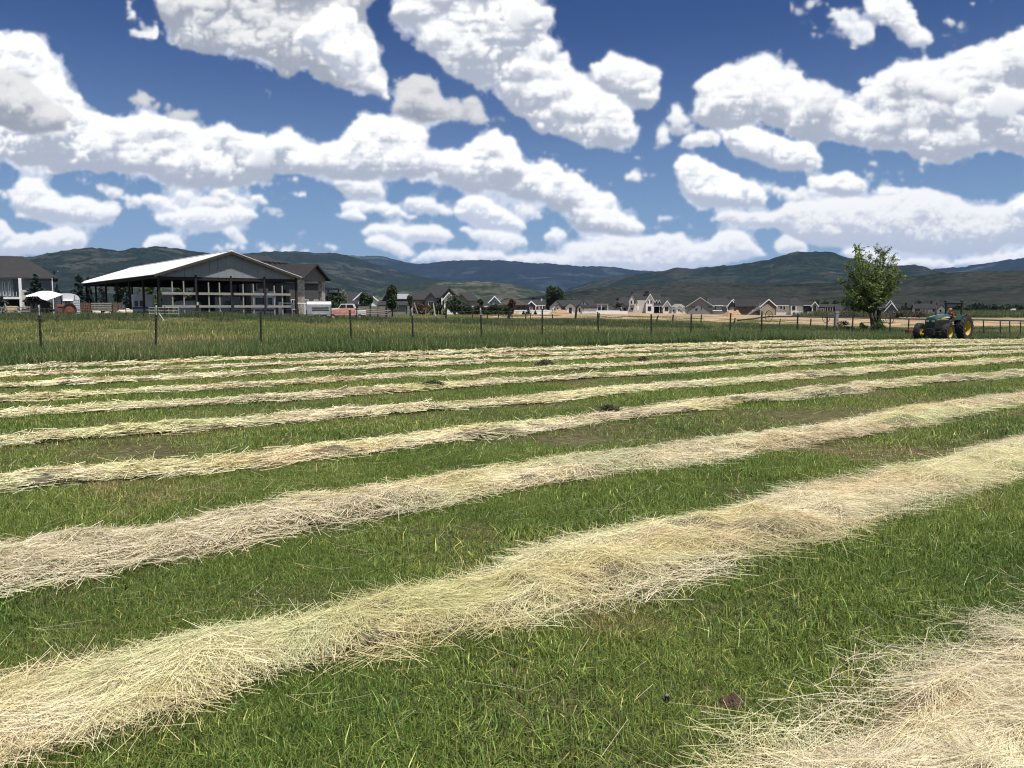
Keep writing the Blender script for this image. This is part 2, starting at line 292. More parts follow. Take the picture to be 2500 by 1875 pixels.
def fbm(x, y, seed=0, o=4):
    s = 0; a = .5; t = 0
    for k in range(o):
        s = s+a*vn(x*2**k+17.3*k, y*2**k-9.1*k, seed+k); t += a; a *= .5
    return s/t
def gz(X, Y):
    X = np.asarray(X, float); Y = np.asarray(Y, float)
    q, n = qn(X, Y); t = X/np.maximum(Y, 1)
    z = -1.2*S(20, 95, q)*S(0, .5, t)+.55*S(32, 75, n)*S(45, 15, q)
    k = S(130, 350, Y)
    z = z*(1-k)-.9*k
    return z+.03*(fbm(X*.35, Y*.35, 5, 3)-.5)*S(1, 12, np.hypot(X, Y))
def G(X, Y): return float(gz(X, Y))
def tag(o, label=None, cat=None, group=None, kind=None):
    if label: o['label'] = label
    if cat: o['category'] = cat
    if group: o['group'] = group
    if kind: o['kind'] = kind
    return o
def link(o, parent=None):
    COL.objects.link(o)
    if parent is not None: o.parent = parent
    return o
def empty(name, loc=(0, 0, 0), rz=0, label=None, cat=None, group=None, parent=None):
    o = bpy.data.objects.new(name, None); link(o, parent); o.location = loc; o.rotation_euler = (0, 0, rz); o.empty_display_size = .2
    return tag(o, label, cat, group)
MATS = {}
def mat(name, c, c2=None, scale=3.0, rough=.8, bump=0.0, metal=0.0, detail=5, spec=.4, attr=False, coord='Object', stretch=(1, 1, 1), trans=0.0, alpha=1.0, bscale=None):
    if name in MATS: return MATS[name]
    m = bpy.data.materials.new(name); m.use_nodes = True; nt = m.node_tree; N = nt.nodes; L = nt.links
    b = N['Principled BSDF']; b.inputs['Roughness'].default_value = rough; b.inputs['Metallic'].default_value = metal
    b.inputs['Specular IOR Level'].default_value = spec
    if c2 is None: c2 = tuple(v*.72 for v in c)
    tc = N.new('ShaderNodeTexCoord'); mp = N.new('ShaderNodeMapping'); L.new(tc.outputs[coord], mp.inputs[0]); mp.inputs['Scale'].default_value = stretch
    ns = N.new('ShaderNodeTexNoise'); ns.inputs['Scale'].default_value = scale; ns.inputs['Detail'].default_value = detail; ns.inputs['Roughness'].default_value = .65; L.new(mp.outputs[0], ns.inputs['Vector'])
    cr = N.new('ShaderNodeValToRGB'); cr.color_ramp.elements[0].position = .35; cr.color_ramp.elements[1].position = .68
    cr.color_ramp.elements[0].color = (*c2, 1); cr.color_ramp.elements[1].color = (*c, 1); L.new(ns.outputs['Fac'], cr.inputs[0])
    colo = cr.outputs[0]
    if attr:      # per-leaf or per-blade tint
        at_ = N.new('ShaderNodeAttribute'); at_.attribute_name = 'tint'; mx = N.new('ShaderNodeMix'); mx.data_type = 'RGBA'; mx.blend_type = 'MULTIPLY'
        mx.inputs[0].default_value = 1; L.new(colo, mx.inputs[6]); L.new(at_.outputs['Color'], mx.inputs[7]); colo = mx.outputs[2]
    L.new(colo, b.inputs['Base Color'])
    if bump:
        n2 = N.new('ShaderNodeTexNoise'); n2.inputs['Scale'].default_value = bscale or scale*4; n2.inputs['Detail'].default_value = 4; L.new(mp.outputs[0], n2.inputs['Vector'])
        bp = N.new('ShaderNodeBump'); bp.inputs['Strength'].default_value = bump; bp.inputs['Distance'].default_value = .05; L.new(n2.outputs['Fac'], bp.inputs['Height']); L.new(bp.outputs[0], b.inputs['Normal'])
    if trans:
        tr = N.new('ShaderNodeBsdfTranslucent'); L.new(colo, tr.inputs[0]); ms = N.new('ShaderNodeMixShader'); ms.inputs[0].default_value = trans
        L.new(b.outputs[0], ms.inputs[1]); L.new(tr.outputs[0], ms.inputs[2]); L.new(ms.outputs[0], N['Material Output'].inputs[0])
    MATS[name] = m; return m
class MB:
    """collects boxes, bars and tubes into one mesh"""
    def __init__(s): s.v = []; s.f = []; s.mi = []; s.m = 0
    def add(s, vs, fs):
        o = len(s.v); s.v += [tuple(v) for v in vs]; s.f += [tuple(i+o for i in f) for f in fs]; s.mi += [s.m]*len(fs); return s
    def box(s, x0, x1, y0, y1, z0, z1):
        return s.add([(x0, y0, z0), (x1, y0, z0), (x1, y1, z0), (x0, y1, z0), (x0, y0, z1), (x1, y0, z1), (x1, y1, z1), (x0, y1, z1)],
                     [(0, 3, 2, 1), (4, 5, 6, 7), (0, 1, 5, 4), (1, 2, 6, 5), (2, 3, 7, 6), (3, 0, 4, 7)])
    def hexa(s, p): return s.add(p, [(0, 3, 2, 1), (4, 5, 6, 7), (0, 1, 5, 4), (1, 2, 6, 5), (2, 3, 7, 6), (3, 0, 4, 7)])
    def bar(s, a, b, w, t=None, up=(0, 0, 1)):
        a = Vector(a); b = Vector(b); t = t or w; d = (b-a).normalized(); u = Vector(up)
        if abs(d.dot(u)) > .95: u = Vector((0, 1, 0))
        x = d.cross(u).normalized()*w/2; y = x.cross(d).normalized()*t/2
        return s.hexa([a-x-y, a+x-y, a+x+y, a-x+y, b-x-y, b+x-y, b+x+y, b-x+y])
    def tube(s, pts, rad, n=8, cap=True):
        pts = [Vector(p) for p in pts]; rad = rad if isinstance(rad, (list, tuple)) else [rad]*len(pts); vs = []; fs = []; px = None
        for i, p in enumerate(pts):
            d = (pts[min(i+1, len(pts)-1)]-pts[max(i-1, 0)]).normalized()
            x = px - d*px.dot(d) if px is not None and (px-d*px.dot(d)).length > 1e-3 else d.orthogonal()
            x.normalize(); px = x; y = d.cross(x)
            for k in range(n):
                a = 2*math.pi*k/n; vs.append(p+(x*math.cos(a)+y*math.sin(a))*rad[i])
        for i in range(len(pts)-1):
            for k in range(n): fs.append((i*n+k, i*n+(k+1) % n, (i+1)*n+(k+1) % n, (i+1)*n+k))
        if cap: fs.append(tuple(range(n))[::-1]); fs.append(tuple((len(pts)-1)*n+k for k in range(n)))
        return s.add(vs, fs)
    def lathe(s, prof, c, axis='x', n=24, close=True):      # prof: (radius, along)
        vs = []; fs = []; m = len(prof)
        for k in range(n):
            a = 2*math.pi*k/n; ca, sa = math.cos(a), math.sin(a)
            for r, t in prof:
                vs.append({'x': (c[0]+t, c[1]+r*ca, c[2]+r*sa), 'z': (c[0]+r*ca, c[1]+r*sa, c[2]+t), 'y': (c[0]+r*ca, c[1]+t, c[2]-r*sa)}[axis])
        for k in range(n):
            for i in range(m if close else m-1):
                j = (i+1) % m; fs.append((k*m+i, k*m+j, ((k+1) % n)*m+j, ((k+1) % n)*m+i))
        return s.add(vs, fs)
    def prism(s, poly, a, b, axis='y'):     # polygon in the other two axes, extruded from a to b
        mk = {'y': lambda p, t: (p[0], t, p[1]), 'x': lambda p, t: (t, p[0], p[1]), 'z': lambda p, t: (p[0], p[1], t)}[axis]
        n = len(poly); vs = [mk(p, a) for p in poly]+[mk(p, b) for p in poly]
        fs = [tuple(range(n)), tuple(range(n, 2*n))[::-1]]+[(i, i+n, (i+1) % n+n, (i+1) % n) for i in range(n)]
        return s.add(vs, fs)
    def build(s, name, mats, parent=None, smooth=False, bevel=0, loc=None, rz=0, fix=True):
        me = bpy.data.meshes.new(name); me.from_pydata(s.v, [], s.f)
        mats = mats if isinstance(mats, (list, tuple)) else [mats]
        for m in mats: me.materials.append(m)
        if len(mats) > 1: me.polygons.foreach_set('material_index', s.mi)
        if fix or bevel:
            bm = bmesh.new(); bm.from_mesh(me); bmesh.ops.recalc_face_normals(bm, faces=bm.faces); bm.to_mesh(me); bm.free()
        if smooth: me.polygons.foreach_set('use_smooth', [True]*len(me.polygons))
        me.update(); o = bpy.data.objects.new(name, me); link(o, parent)
        if loc is not None: o.location = loc
        o.rotation_euler = (0, 0, rz)
        if bevel:
            m = o.modifiers.new('bevel', 'BEVEL'); m.width = bevel; m.segments = 2; m.limit_method = 'ANGLE'; m.angle_limit = R(40)
        return o
def quads(name, P, tint, m, parent=None, smooth=False, k=4):
    """P: (n,k,3) corner points of n faces -> one mesh with a colour per face"""
    n = len(P); me = bpy.data.meshes.new(name); me.vertices.add(n*k); me.vertices.foreach_set('co', P.reshape(-1).astype(np.float32))
    me.loops.add(n*k); me.loops.foreach_set('vertex_index', np.arange(n*k, dtype=np.int32))
    me.polygons.add(n); me.polygons.foreach_set('loop_start', np.arange(0, n*k, k, dtype=np.int32)); me.polygons.foreach_set('loop_total', np.full(n, k, np.int32))
    me.materials.append(m); me.update(calc_edges=True)
    c = me.color_attributes.new('tint', 'FLOAT_COLOR', 'POINT'); a = np.ones((n, k, 4), np.float32); a[:, :, :3] = tint[:, None, :] if tint.ndim == 2 else tint
    c.data.foreach_set('color', a.reshape(-1))
    o = bpy.data.objects.new(name, me); link(o, parent); return o
def grid_mesh(name, X, Y, Z, m, colr=None, smooth=True):
    a, b = X.shape; me = bpy.data.meshes.new(name); V = np.dstack([X, Y, Z]).reshape(-1, 3).astype(np.float32)
    me.vertices.add(a*b); me.vertices.foreach_set('co', V.ravel())
    i = np.arange(a*b).reshape(a, b); q = np.stack([i[:-1, :-1], i[:-1, 1:], i[1:, 1:], i[1:, :-1]], -1).reshape(-1, 4)
    n = len(q); me.loops.add(n*4); me.loops.foreach_set('vertex_index', q.ravel().astype(np.int32)); me.polygons.add(n)
    me.polygons.foreach_set('loop_start', np.arange(0, n*4, 4, dtype=np.int32)); me.polygons.foreach_set('loop_total', np.full(n, 4, np.int32))
    me.polygons.foreach_set('use_smooth', [smooth]*n); me.materials.append(m); me.update(calc_edges=True)
    if colr is not None:
        c = me.color_attributes.new('tint', 'FLOAT_COLOR', 'POINT'); A = np.ones((a*b, 4), np.float32); A[:, :3] = colr.reshape(-1, 3); c.data.foreach_set('color', A.ravel())
    o = bpy.data.objects.new(name, me); link(o); return o
def copy_tree(o, parent=None):
    c = o.copy(); COL.objects.link(c); c.parent = parent
    for ch in list(o.children): copy_tree(ch, c)
    return c
# ============================ ground, hills ============================
RNG = np.random.default_rng(4)
def ground_material():
    m = bpy.data.materials.new('ground_cover'); m.use_nodes = True; nt = m.node_tree; N = nt.nodes; L = nt.links; b = N['Principled BSDF']
    b.inputs['Roughness'].default_value = .95; b.inputs['Specular IOR Level'].default_value = .1
    a = N.new('ShaderNodeAttribute'); a.attribute_name = 'tint'; tc = N.new('ShaderNodeTexCoord')
    prev = a.outputs['Color']
    for scale, lo, hi in ((.6, .75, 1.25), (9, .6, 1.4), (60, .55, 1.4)):
        n = N.new('ShaderNodeTexNoise'); n.inputs['Scale'].default_value = scale; n.inputs['Detail'].default_value = 4; L.new(tc.outputs['Object'], n.inputs['Vector'])
        mr = N.new('ShaderNodeMapRange'); mr.inputs[1].default_value = .3; mr.inputs[2].default_value = .7; mr.inputs[3].default_value = lo; mr.inputs[4].default_value = hi; L.new(n.outputs['Fac'], mr.inputs[0])
        v = N.new('ShaderNodeVectorMath'); v.operation = 'SCALE'; L.new(prev, v.inputs[0]); L.new(mr.outputs[0], v.inputs['Scale']); prev = v.outputs[0]
    L.new(prev, b.inputs['Base Color'])
    bp = N.new('ShaderNodeBump'); bp.inputs['Strength'].default_value = .6; bp.inputs['Distance'].default_value = .03; L.new(n.outputs['Fac'], bp.inputs['Height']); L.new(bp.outputs[0], b.inputs['Normal'])
    return m
def build_ground():
    az = np.radians(np.concatenate([np.arange(-180, -50, 5), np.arange(-50, 50, .35), np.arange(50, 180.1, 5)]))
    r = np.concatenate([[0.3], np.geomspace(.8, 400, 210), np.geomspace(410, 14200, 40)])
    A, Rr = np.meshgrid(az, r); X = Rr*np.sin(A); Y = Rr*np.cos(A)
    Z = gz(X, Y); q, n = qn(X, Y)
    w = (fbm(X*.05, Y*.05, 3)-.5)*2; w2 = (fbm(X*.25, Y*.25, 8)-.5)*2
    c = np.zeros(X.shape+(3,))
    def lay(k, col):
        nonlocal c
        k = np.clip(k, 0, 1)[..., None]; c = c*(1-k)+np.array(col)*k
    lay(np.ones_like(X), (.078, .072, .032))
    lay(S(.1, .6, w2)*.5, (.085, .072, .038))
    lay(S(25.5, 26.5, n), (.075, .088, .030))                                   # pasture beyond the mown field
    lay(S(33, 40, n)*S(-.3, .5, w+.3), (.125, .125, .045))
    lay(S(72, 90, Y+8*w)*S(-.1, -.3, X/np.maximum(Y, 1)), (.085, .07, .05))         # yard round the barn
    t = X/np.maximum(Y, 1)
    dirt = S(110, 120, Y+10*w)*S(-.10, -.03, t+.02*w)*(1-S(330, 380, Y))
    lay(dirt, (.36, .255, .16)); lay(dirt*S(.0, .4, w2)*.75, (.20, .165, .095)); lay(dirt*S(.1, .5, (fbm(X*.09, Y*.3, 14)-.5)*2)*.7, (.12, .125, .06))
    lay(S(.47, .52, t)*S(150, 170, Y)*(1-S(330, 380, Y))*.8, (.22, .18, .11))
    lay(S(360, 480, Y+40*w), (.075, .075, .045))
    lay(S(700, 1200, Rr), (.07, .075, .048))
    o = grid_mesh('ground', X, Y, Z, ground_material(), c); tag(o, kind='structure'); return o
ground = build_ground()
def hill_material(name, dark, pale, cover, scale, tree=(.020, .030, .016)):
    m = bpy.data.materials.new(name); m.use_nodes = True; nt = m.node_tree; N = nt.nodes; L = nt.links; b = N['Principled BSDF']
    b.inputs['Roughness'].default_value = 1; b.inputs['Specular IOR Level'].default_value = 0.0
    tc = N.new('ShaderNodeTexCoord')
    def noise(s, d=8, r=.6, st=(1, 1, 1), dist=0):
        mp = N.new('ShaderNodeMapping'); mp.inputs['Scale'].default_value = st; L.new(tc.outputs['Object'], mp.inputs[0])
        n = N.new('ShaderNodeTexNoise'); n.inputs['Scale'].default_value = s; n.inputs['Detail'].default_value = d; n.inputs['Roughness'].default_value = r; n.inputs['Distortion'].default_value = dist; L.new(mp.outputs[0], n.inputs['Vector']); return n.outputs['Fac']
    def ramp(f, p0, p1):
        r = N.new('ShaderNodeMapRange'); r.interpolation_type = 'SMOOTHSTEP'; r.inputs[1].default_value = p0; r.inputs[2].default_value = p1; L.new(f, r.inputs[0]); return r.outputs[0]
    def mix(f, a, c):
        x = N.new('ShaderNodeMix'); x.data_type = 'RGBA'; L.new(f, x.inputs[0])
        for i, v in ((6, a), (7, c)):
            if isinstance(v, tuple): x.inputs[i].default_value = (*v, 1)
            else: L.new(v, x.inputs[i])
        return x.outputs[2]
    big = ramp(noise(scale, 9, .62, dist=.6), cover-.06, cover+.06)
    c = mix(big, pale, dark)
    c = mix(ramp(noise(scale*5, 5, .6), .52, .60), c, tree)
    c = mix(ramp(noise(scale*1.7, 4, .5, (.25, 1.6, 1)), .60, .66), c, tuple(v*1.35 for v in pale))
    n5 = N.new('ShaderNodeMapRange'); n5.inputs[1].default_value = .35; n5.inputs[2].default_value = .65; n5.inputs[3].default_value = .62; n5.inputs[4].default_value = 1.35; L.new(noise(scale*16, 4), n5.inputs[0])
    v = N.new('ShaderNodeVectorMath'); v.operation = 'SCALE'; L.new(c, v.inputs[0]); L.new(n5.outputs[0], v.inputs['Scale'])
    L.new(v.outputs[0], b.inputs['Base Color']); return m
def hills(pts, Rd, base, m, seed, gully=.16, rough=6, name='hills'):
    xs = [p[0] for p in pts]; ys = [p[1] for p in pts]
    px = np.arange(xs[0], xs[-1]+1, 5.0); py = np.interp(px, xs, ys)
    py = np.convolve(np.pad(py, 3, 'edge'), np.ones(7)/7, 'valid')
    a = (px-PX)/F; b = (PY-py)/F; c, s = math.cos(PITCH), math.sin(PITCH)
    dx, dy, dz = a, c+b*s, -s+b*c; H = Rd*dz/np.hypot(dx, dy); az = np.arctan2(dx, dy)
    sr = np.concatenate([np.linspace(0, 1, 46)**.9, [1.03, 1.08, 1.2, 1.45]])
    SR, AZ = np.meshgrid(sr, az, indexing='ij'); HH = np.broadcast_to(H, SR.shape)
    rr = base+(Rd-base)*SR
    X = rr*np.sin(AZ); Y = rr*np.cos(AZ)
    L_ = (Rd-base)
    g1 = np.abs(fbm(X/L_*3.2, Y/L_*3.2, seed, 4)-.5)*2; g2 = fbm(X/L_*9, Y/L_*9, seed+9, 4)-.5
    prof = np.where(SR <= 1, np.clip(SR, 0, 1)**1.25, 1-.55*(SR-1)/.45)
    env = np.clip(SR*(1.15-SR), 0, 1)*3
    Z = HH*prof*(1-gully*env*(1-g1)*1.3)+HH*gully*env*g2*.9
    lim = CAMZ+(HH*.985)*rr/Rd; Z = np.where(SR < .985, np.minimum(Z, lim), Z)
    Z += (vn(X/rough/2, Y/rough/2, seed+3)-.5)*rough*S(.2, 1, SR)
    Z = np.where(SR <= 0, -6, Z-1.2)
    o = grid_mesh(name, X, Y, Z, m); tag(o, kind='structure'); return o
m_for = hill_material('forest_hill', (.014, .021, .016), (.042, .045, .034), .46, .0045, (.010, .018, .012))  # all hill colours kept dark: the clouds' shade is put into them
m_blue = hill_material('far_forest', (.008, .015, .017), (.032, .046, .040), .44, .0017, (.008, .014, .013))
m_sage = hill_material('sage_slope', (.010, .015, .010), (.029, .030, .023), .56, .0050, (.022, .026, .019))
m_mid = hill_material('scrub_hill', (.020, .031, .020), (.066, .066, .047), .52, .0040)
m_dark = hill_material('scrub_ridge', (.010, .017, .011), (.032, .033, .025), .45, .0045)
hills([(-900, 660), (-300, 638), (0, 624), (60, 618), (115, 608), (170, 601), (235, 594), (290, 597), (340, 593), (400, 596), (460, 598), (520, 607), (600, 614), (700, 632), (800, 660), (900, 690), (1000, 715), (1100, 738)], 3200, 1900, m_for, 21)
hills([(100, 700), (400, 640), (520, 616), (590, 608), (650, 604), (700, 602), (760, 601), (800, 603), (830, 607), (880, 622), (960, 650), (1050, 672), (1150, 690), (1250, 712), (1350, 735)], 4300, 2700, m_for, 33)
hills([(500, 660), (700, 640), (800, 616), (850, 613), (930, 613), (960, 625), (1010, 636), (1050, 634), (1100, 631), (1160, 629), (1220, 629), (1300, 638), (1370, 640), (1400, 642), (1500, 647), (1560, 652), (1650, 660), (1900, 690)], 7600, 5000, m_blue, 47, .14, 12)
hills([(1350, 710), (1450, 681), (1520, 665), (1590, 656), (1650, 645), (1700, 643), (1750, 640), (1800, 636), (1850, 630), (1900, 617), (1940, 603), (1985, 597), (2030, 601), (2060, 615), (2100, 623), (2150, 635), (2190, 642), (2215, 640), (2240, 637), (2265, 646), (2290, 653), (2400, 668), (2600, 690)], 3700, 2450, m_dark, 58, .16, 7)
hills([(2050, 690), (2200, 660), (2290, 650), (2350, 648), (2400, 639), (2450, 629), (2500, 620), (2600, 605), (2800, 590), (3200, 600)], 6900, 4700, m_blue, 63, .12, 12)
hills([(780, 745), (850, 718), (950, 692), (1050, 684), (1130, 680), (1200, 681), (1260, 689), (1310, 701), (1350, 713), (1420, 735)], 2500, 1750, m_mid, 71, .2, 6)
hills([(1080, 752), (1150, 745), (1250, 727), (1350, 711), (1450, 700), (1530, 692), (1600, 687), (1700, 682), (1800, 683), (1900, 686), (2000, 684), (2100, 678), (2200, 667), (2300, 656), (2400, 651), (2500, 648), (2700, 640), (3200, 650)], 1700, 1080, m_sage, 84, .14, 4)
def haze():
    o = MB().box(-14500, 14500, -14500, 14500, -9, 640).build('haze', [])
    m = bpy.data.materials.new('thin_air'); m.use_nodes = True; N = m.node_tree.nodes; N.clear()
    out = N.new('ShaderNodeOutputMaterial'); v = N.new('ShaderNodeVolumePrincipled')
    v.inputs['Color'].default_value = (.36, .56, 1.0, 1); v.inputs['Density'].default_value = HAZE; v.inputs['Anisotropy'].default_value = .1
    m.node_tree.links.new(v.outputs[0], out.inputs['Volume']); o.data.materials.append(m); tag(o, kind='stuff'); return o
HAZE = 3.2e-5
haze()
# ============================ grass and hay ============================
def blade_material(name, a, b_, c_, scale=.35, trans=.4):
    m = bpy.data.materials.new(name); m.use_nodes = True; nt = m.node_tree; N = nt.nodes; L = nt.links; b = N['Principled BSDF']
    b.inputs['Roughness'].default_value = .55; b.inputs['Specular IOR Level'].default_value = .35
    g = N.new('ShaderNodeNewGeometry'); n = N.new('ShaderNodeTexNoise'); n.inputs['Scale'].default_value = scale; n.inputs['Detail'].default_value = 5; n.inputs['Roughness'].default_value = .6; L.new(g.outputs['Position'], n.inputs['Vector'])
    r = N.new('ShaderNodeValToRGB'); e = r.color_ramp.elements; e[0].position = .34; e[1].position = .56; e[0].color = (*a, 1); e[1].color = (*b_, 1); x = e.new(.68); x.color = (*c_, 1); L.new(n.outputs['Fac'], r.inputs[0])
    at_ = N.new('ShaderNodeAttribute'); at_.attribute_name = 'tint'; mx = N.new('ShaderNodeMix'); mx.data_type = 'RGBA'; mx.blend_type = 'MULTIPLY'; mx.inputs[0].default_value = 1
    L.new(r.outputs[0], mx.inputs[6]); L.new(at_.outputs['Color'], mx.inputs[7]); L.new(mx.outputs[2], b.inputs['Base Color'])
    tr = N.new('ShaderNodeBsdfTranslucent'); L.new(mx.outputs[2], tr.inputs[0]); ms = N.new('ShaderNodeMixShader'); ms.inputs[0].default_value = trans
    L.new(b.outputs[0], ms.inputs[1]); L.new(tr.outputs[0], ms.inputs[2]); L.new(ms.outputs[0], N['Material Output'].inputs[0]); return m
def blades(rng, n, size, h0, h1, w, bend=.5, segs=2, yellow=.08, pale=0.0, clump=0.0):
    x = rng.uniform(-size/2, size/2, n); y = rng.uniform(-size/2, size/2, n)
    if clump:
        k = max(2, int(n/14)); cx = rng.uniform(-size/2, size/2, k); cy = rng.uniform(-size/2, size/2, k); i = rng.integers(0, k, n)
        s = rng.random(n) < clump; x = np.where(s, cx[i]+rng.normal(0, .02+size*.006, n), x); y = np.where(s, cy[i]+rng.normal(0, .02+size*.006, n), y)
    h = h0+(h1-h0)*rng.random(n)**1.3; a = rng.uniform(0, 2*math.pi, n); be = rng.normal(0, bend, n)
    dx, dy = np.cos(a), np.sin(a); wx, wy = -dy, dx; W = w*rng.uniform(.6, 1.3, n)
    T = np.ones((n, 3)); v = np.exp(rng.normal(0, .38, n)); T *= v[:, None]; T[:, 0] *= rng.uniform(.8, 1.25, n)
    ye = rng.random(n) < yellow; T[ye] = np.array([2.3, 1.9, 2.3])*rng.uniform(.6, 1.2, ye.sum())[:, None]
    pl = rng.random(n) < pale; T[pl] = np.array([5.2, 3.6, 5.0])*rng.uniform(.7, 1.1, pl.sum())[:, None]
    P = []; TT = []
    prev = None
    for s in range(segs+1):
        f = s/segs; ww = W*(1-.85*f**1.5)/2
        cx = x+dx*h*be*f**1.6; cy = y+dy*h*be*f**1.6; cz = h*(f-.25*np.abs(be)*f*f)-.004
        l = np.stack([cx-wx*ww, cy-wy*ww, cz], -1); r_ = np.stack([cx+wx*ww, cy+wy*ww, cz], -1)
        if prev is not None: P.append(np.stack([prev[0], prev[1], r_, l], 1)); TT.append(T*(.78+.3*f))
        prev = (l, r_)
    return np.concatenate(P), np.concatenate(TT)
def hidden(name, objs):
    c = bpy.data.collections.new(name)
    for o in objs:
        for k in list(o.users_collection): k.objects.unlink(o)
        c.objects.link(o)
    return c
def scatter(name, X, Y, coll, nvar, rng, smin=.85, smax=1.2, dz=0.0):
    n = len(X); me = bpy.data.meshes.new(name); me.vertices.add(n); Z = gz(X, Y)+dz
    me.vertices.foreach_set('co', np.stack([X, Y, Z], -1).astype(np.float32).ravel())
    for nm, ty, arr in (('turn', 'FLOAT', rng.uniform(0, 6.283, n)), ('size', 'FLOAT', rng.uniform(smin, smax, n)*((.82+.75*S(.50, .72, fbm(X*1.1, Y*1.1, 55, 3))) if name == 'mown_grass' else .75+.5*fbm(X*.25, Y*.25, 56, 3))), ('pick', 'INT', rng.integers(0, nvar, n))):
        a = me.attributes.new(nm, ty, 'POINT'); a.data.foreach_set('value', arr.astype(np.float32 if ty == 'FLOAT' else np.int32))
    o = bpy.data.objects.new(name, me); link(o); tag(o, kind='stuff')
    ng = bpy.data.node_groups.new(name, 'GeometryNodeTree'); ng.interface.new_socket('Geometry', in_out='INPUT', socket_type='NodeSocketGeometry'); ng.interface.new_socket('Geometry', in_out='OUTPUT', socket_type='NodeSocketGeometry')
    N = ng.nodes; L = ng.links; gi = N.new('NodeGroupInput'); go = N.new('NodeGroupOutput')
    ip = N.new('GeometryNodeInstanceOnPoints'); ci = N.new('GeometryNodeCollectionInfo'); ci.inputs[0].default_value = coll; ci.inputs['Separate Children'].default_value = True; ci.inputs['Reset Children'].default_value = True
    L.new(gi.outputs[0], ip.inputs['Points']); L.new(ci.outputs[0], ip.inputs['Instance']); ip.inputs['Pick Instance'].default_value = True
    def attr(nm, ty):
        a = N.new('GeometryNodeInputNamedAttribute'); a.data_type = ty; a.inputs['Name'].default_value = nm; return a.outputs[0]
    L.new(attr('pick', 'INT'), ip.inputs['Instance Index'])
    cx = N.new('ShaderNodeCombineXYZ'); L.new(attr('turn', 'FLOAT'), cx.inputs[2]); L.new(cx.outputs[0], ip.inputs['Rotation'])
    c2 = N.new('ShaderNodeCombineXYZ'); s = attr('size', 'FLOAT'); [L.new(s, c2.inputs[i]) for i in range(3)]; L.new(c2.outputs[0], ip.inputs['Scale'])
    L.new(ip.outputs[0], go.inputs[0]); md = o.modifiers.new('scatter', 'NODES'); md.node_group = ng; return o
m_grass = blade_material('mown_grass_blade', (.084, .144, .027), (.155, .212, .045), (.250, .212, .100))
m_tall = blade_material('tall_grass_blade', (.055, .100, .028), (.090, .132, .040), (.170, .175, .075), .12)
m_past = blade_material('pasture_blade', (.085, .140, .035), (.180, .195, .065), (.290, .255, .125), .10)
m_weed = blade_material('weed_blade', (.052, .085, .034), (.088, .118, .046), (.140, .110, .070), .15)
def patch_set(name, k, mt_, **kw):
    obs = []
    for i in range(k):
        rg = np.random.default_rng(100+i+len(name)); P, T = blades(rg, **kw); obs.append(quads(name, P, T, mt_))
    return hidden(name+'_set', obs)
near = patch_set('grass_clump', 4, m_grass, n=2300, size=.8, h0=.014, h1=.060, w=.0042, bend=1.0, segs=2, yellow=.13, pale=.03, clump=.35)
mid = patch_set('grass_patch', 4, m_grass, n=1700, size=1.5, h0=.015, h1=.065, w=.0085, bend=.9, segs=1, yellow=.12, pale=.03, clump=.3)
far = patch_set('grass_spread', 3, m_grass, n=1500, size=3.2, h0=.025, h1=.075, w=.020, bend=.8, segs=1, yellow=.10, pale=.025, clump=.3)
tall = patch_set('tall_tuft', 4, m_tall, n=420, size=1.2, h0=.12, h1=.42, w=.012, bend=.6, segs=2, yellow=.08, pale=.05, clump=.5)
past = patch_set('pasture_tuft', 4, m_past, n=700, size=3.2, h0=.08, h1=.32, w=.022, bend=.5, segs=1, yellow=.08, pale=.07, clump=.6)
weed = patch_set('weed_tuft', 4, m_weed, n=420, size=2.4, h0=.15, h1=.75, w=.035, bend=.4, segs=2, yellow=.02, pale=.015, clump=.75)
# windrow centre lines: (q, n) control points taken from the ground, half width, height
ROWS = [
 ([(-3, .98), (2, 1.04), (4.2, 1.06), (7, 1.15), (10, 1.2)], .42, .19),
 ([(-6, 3.62), (0, 3.62), (1.5, 3.68), (2.6, 3.64), (4.5, 3.70), (7, 3.78), (9.5, 3.88), (16, 3.95)], .35, .16),
 ([(-8, 5.85), (0, 5.86), (2.2, 6.00), (4.5, 6.08), (7, 5.93), (9, 5.98), (12, 6.22), (15, 6.22), (24, 6.3)], .34, .15),
 ([(-8, 8.5), (0, 8.50), (2.5, 8.44), (6, 8.60), (11, 9.0), (18, 8.95), (21, 8.68), (32, 8.7)], .32, .15),
 ([(-9, 11.3), (0, 11.35), (3, 11.30), (7, 11.2), (14, 11.42), (23, 11.3), (28, 11.05), (40, 11.2)], .33, .15),
 ([(-10, 14.2), (1, 14.2), (4, 14.0), (10, 14.3), (17, 13.95), (28, 13.6), (35, 13.8), (50, 13.9)], .32, .15),
 ([(-10, 16.5), (1, 16.55), (5, 16.65), (11, 16.62), (21, 16.4), (32, 15.8), (40, 16.1), (60, 16.4)], .33, .15),
 ([(-11, 19.5), (1, 19.5), (6, 19.65), (13, 19.75), (24, 18.9), (40, 19.2), (70, 19.6)], .36, .15),
 ([(-12, 22.4), (1, 22.6), (7, 22.3), (15, 22.1), (27, 21.3), (45, 21.7), (80, 22.2)], .38, .16),
 ([(-12, 24.9), (1, 24.9), (8, 25.2), (16, 24.4), (29, 23.5), (45, 24.2), (80, 24.8)], .42, .17)]
def row_n(k, q):
    pts, hw, h = ROWS[k]; Q = np.array([p[0] for p in pts], float); Nn = np.array([p[1] for p in pts], float)
    return np.interp(q, Q, Nn)+.20*(vn(q*.55, q*0+k*7.1, 31)-.5)+.11*(vn(q*1.9, q*0+k*3.3, 37)-.5)
def row_w(k, q, side): return .86*ROWS[k][1]*(.42+.95*vn(q*.8+side*50, q*0+k*5.7, 41)+.50*vn(q*2.6+side*50, q*0+k*2.7, 43))
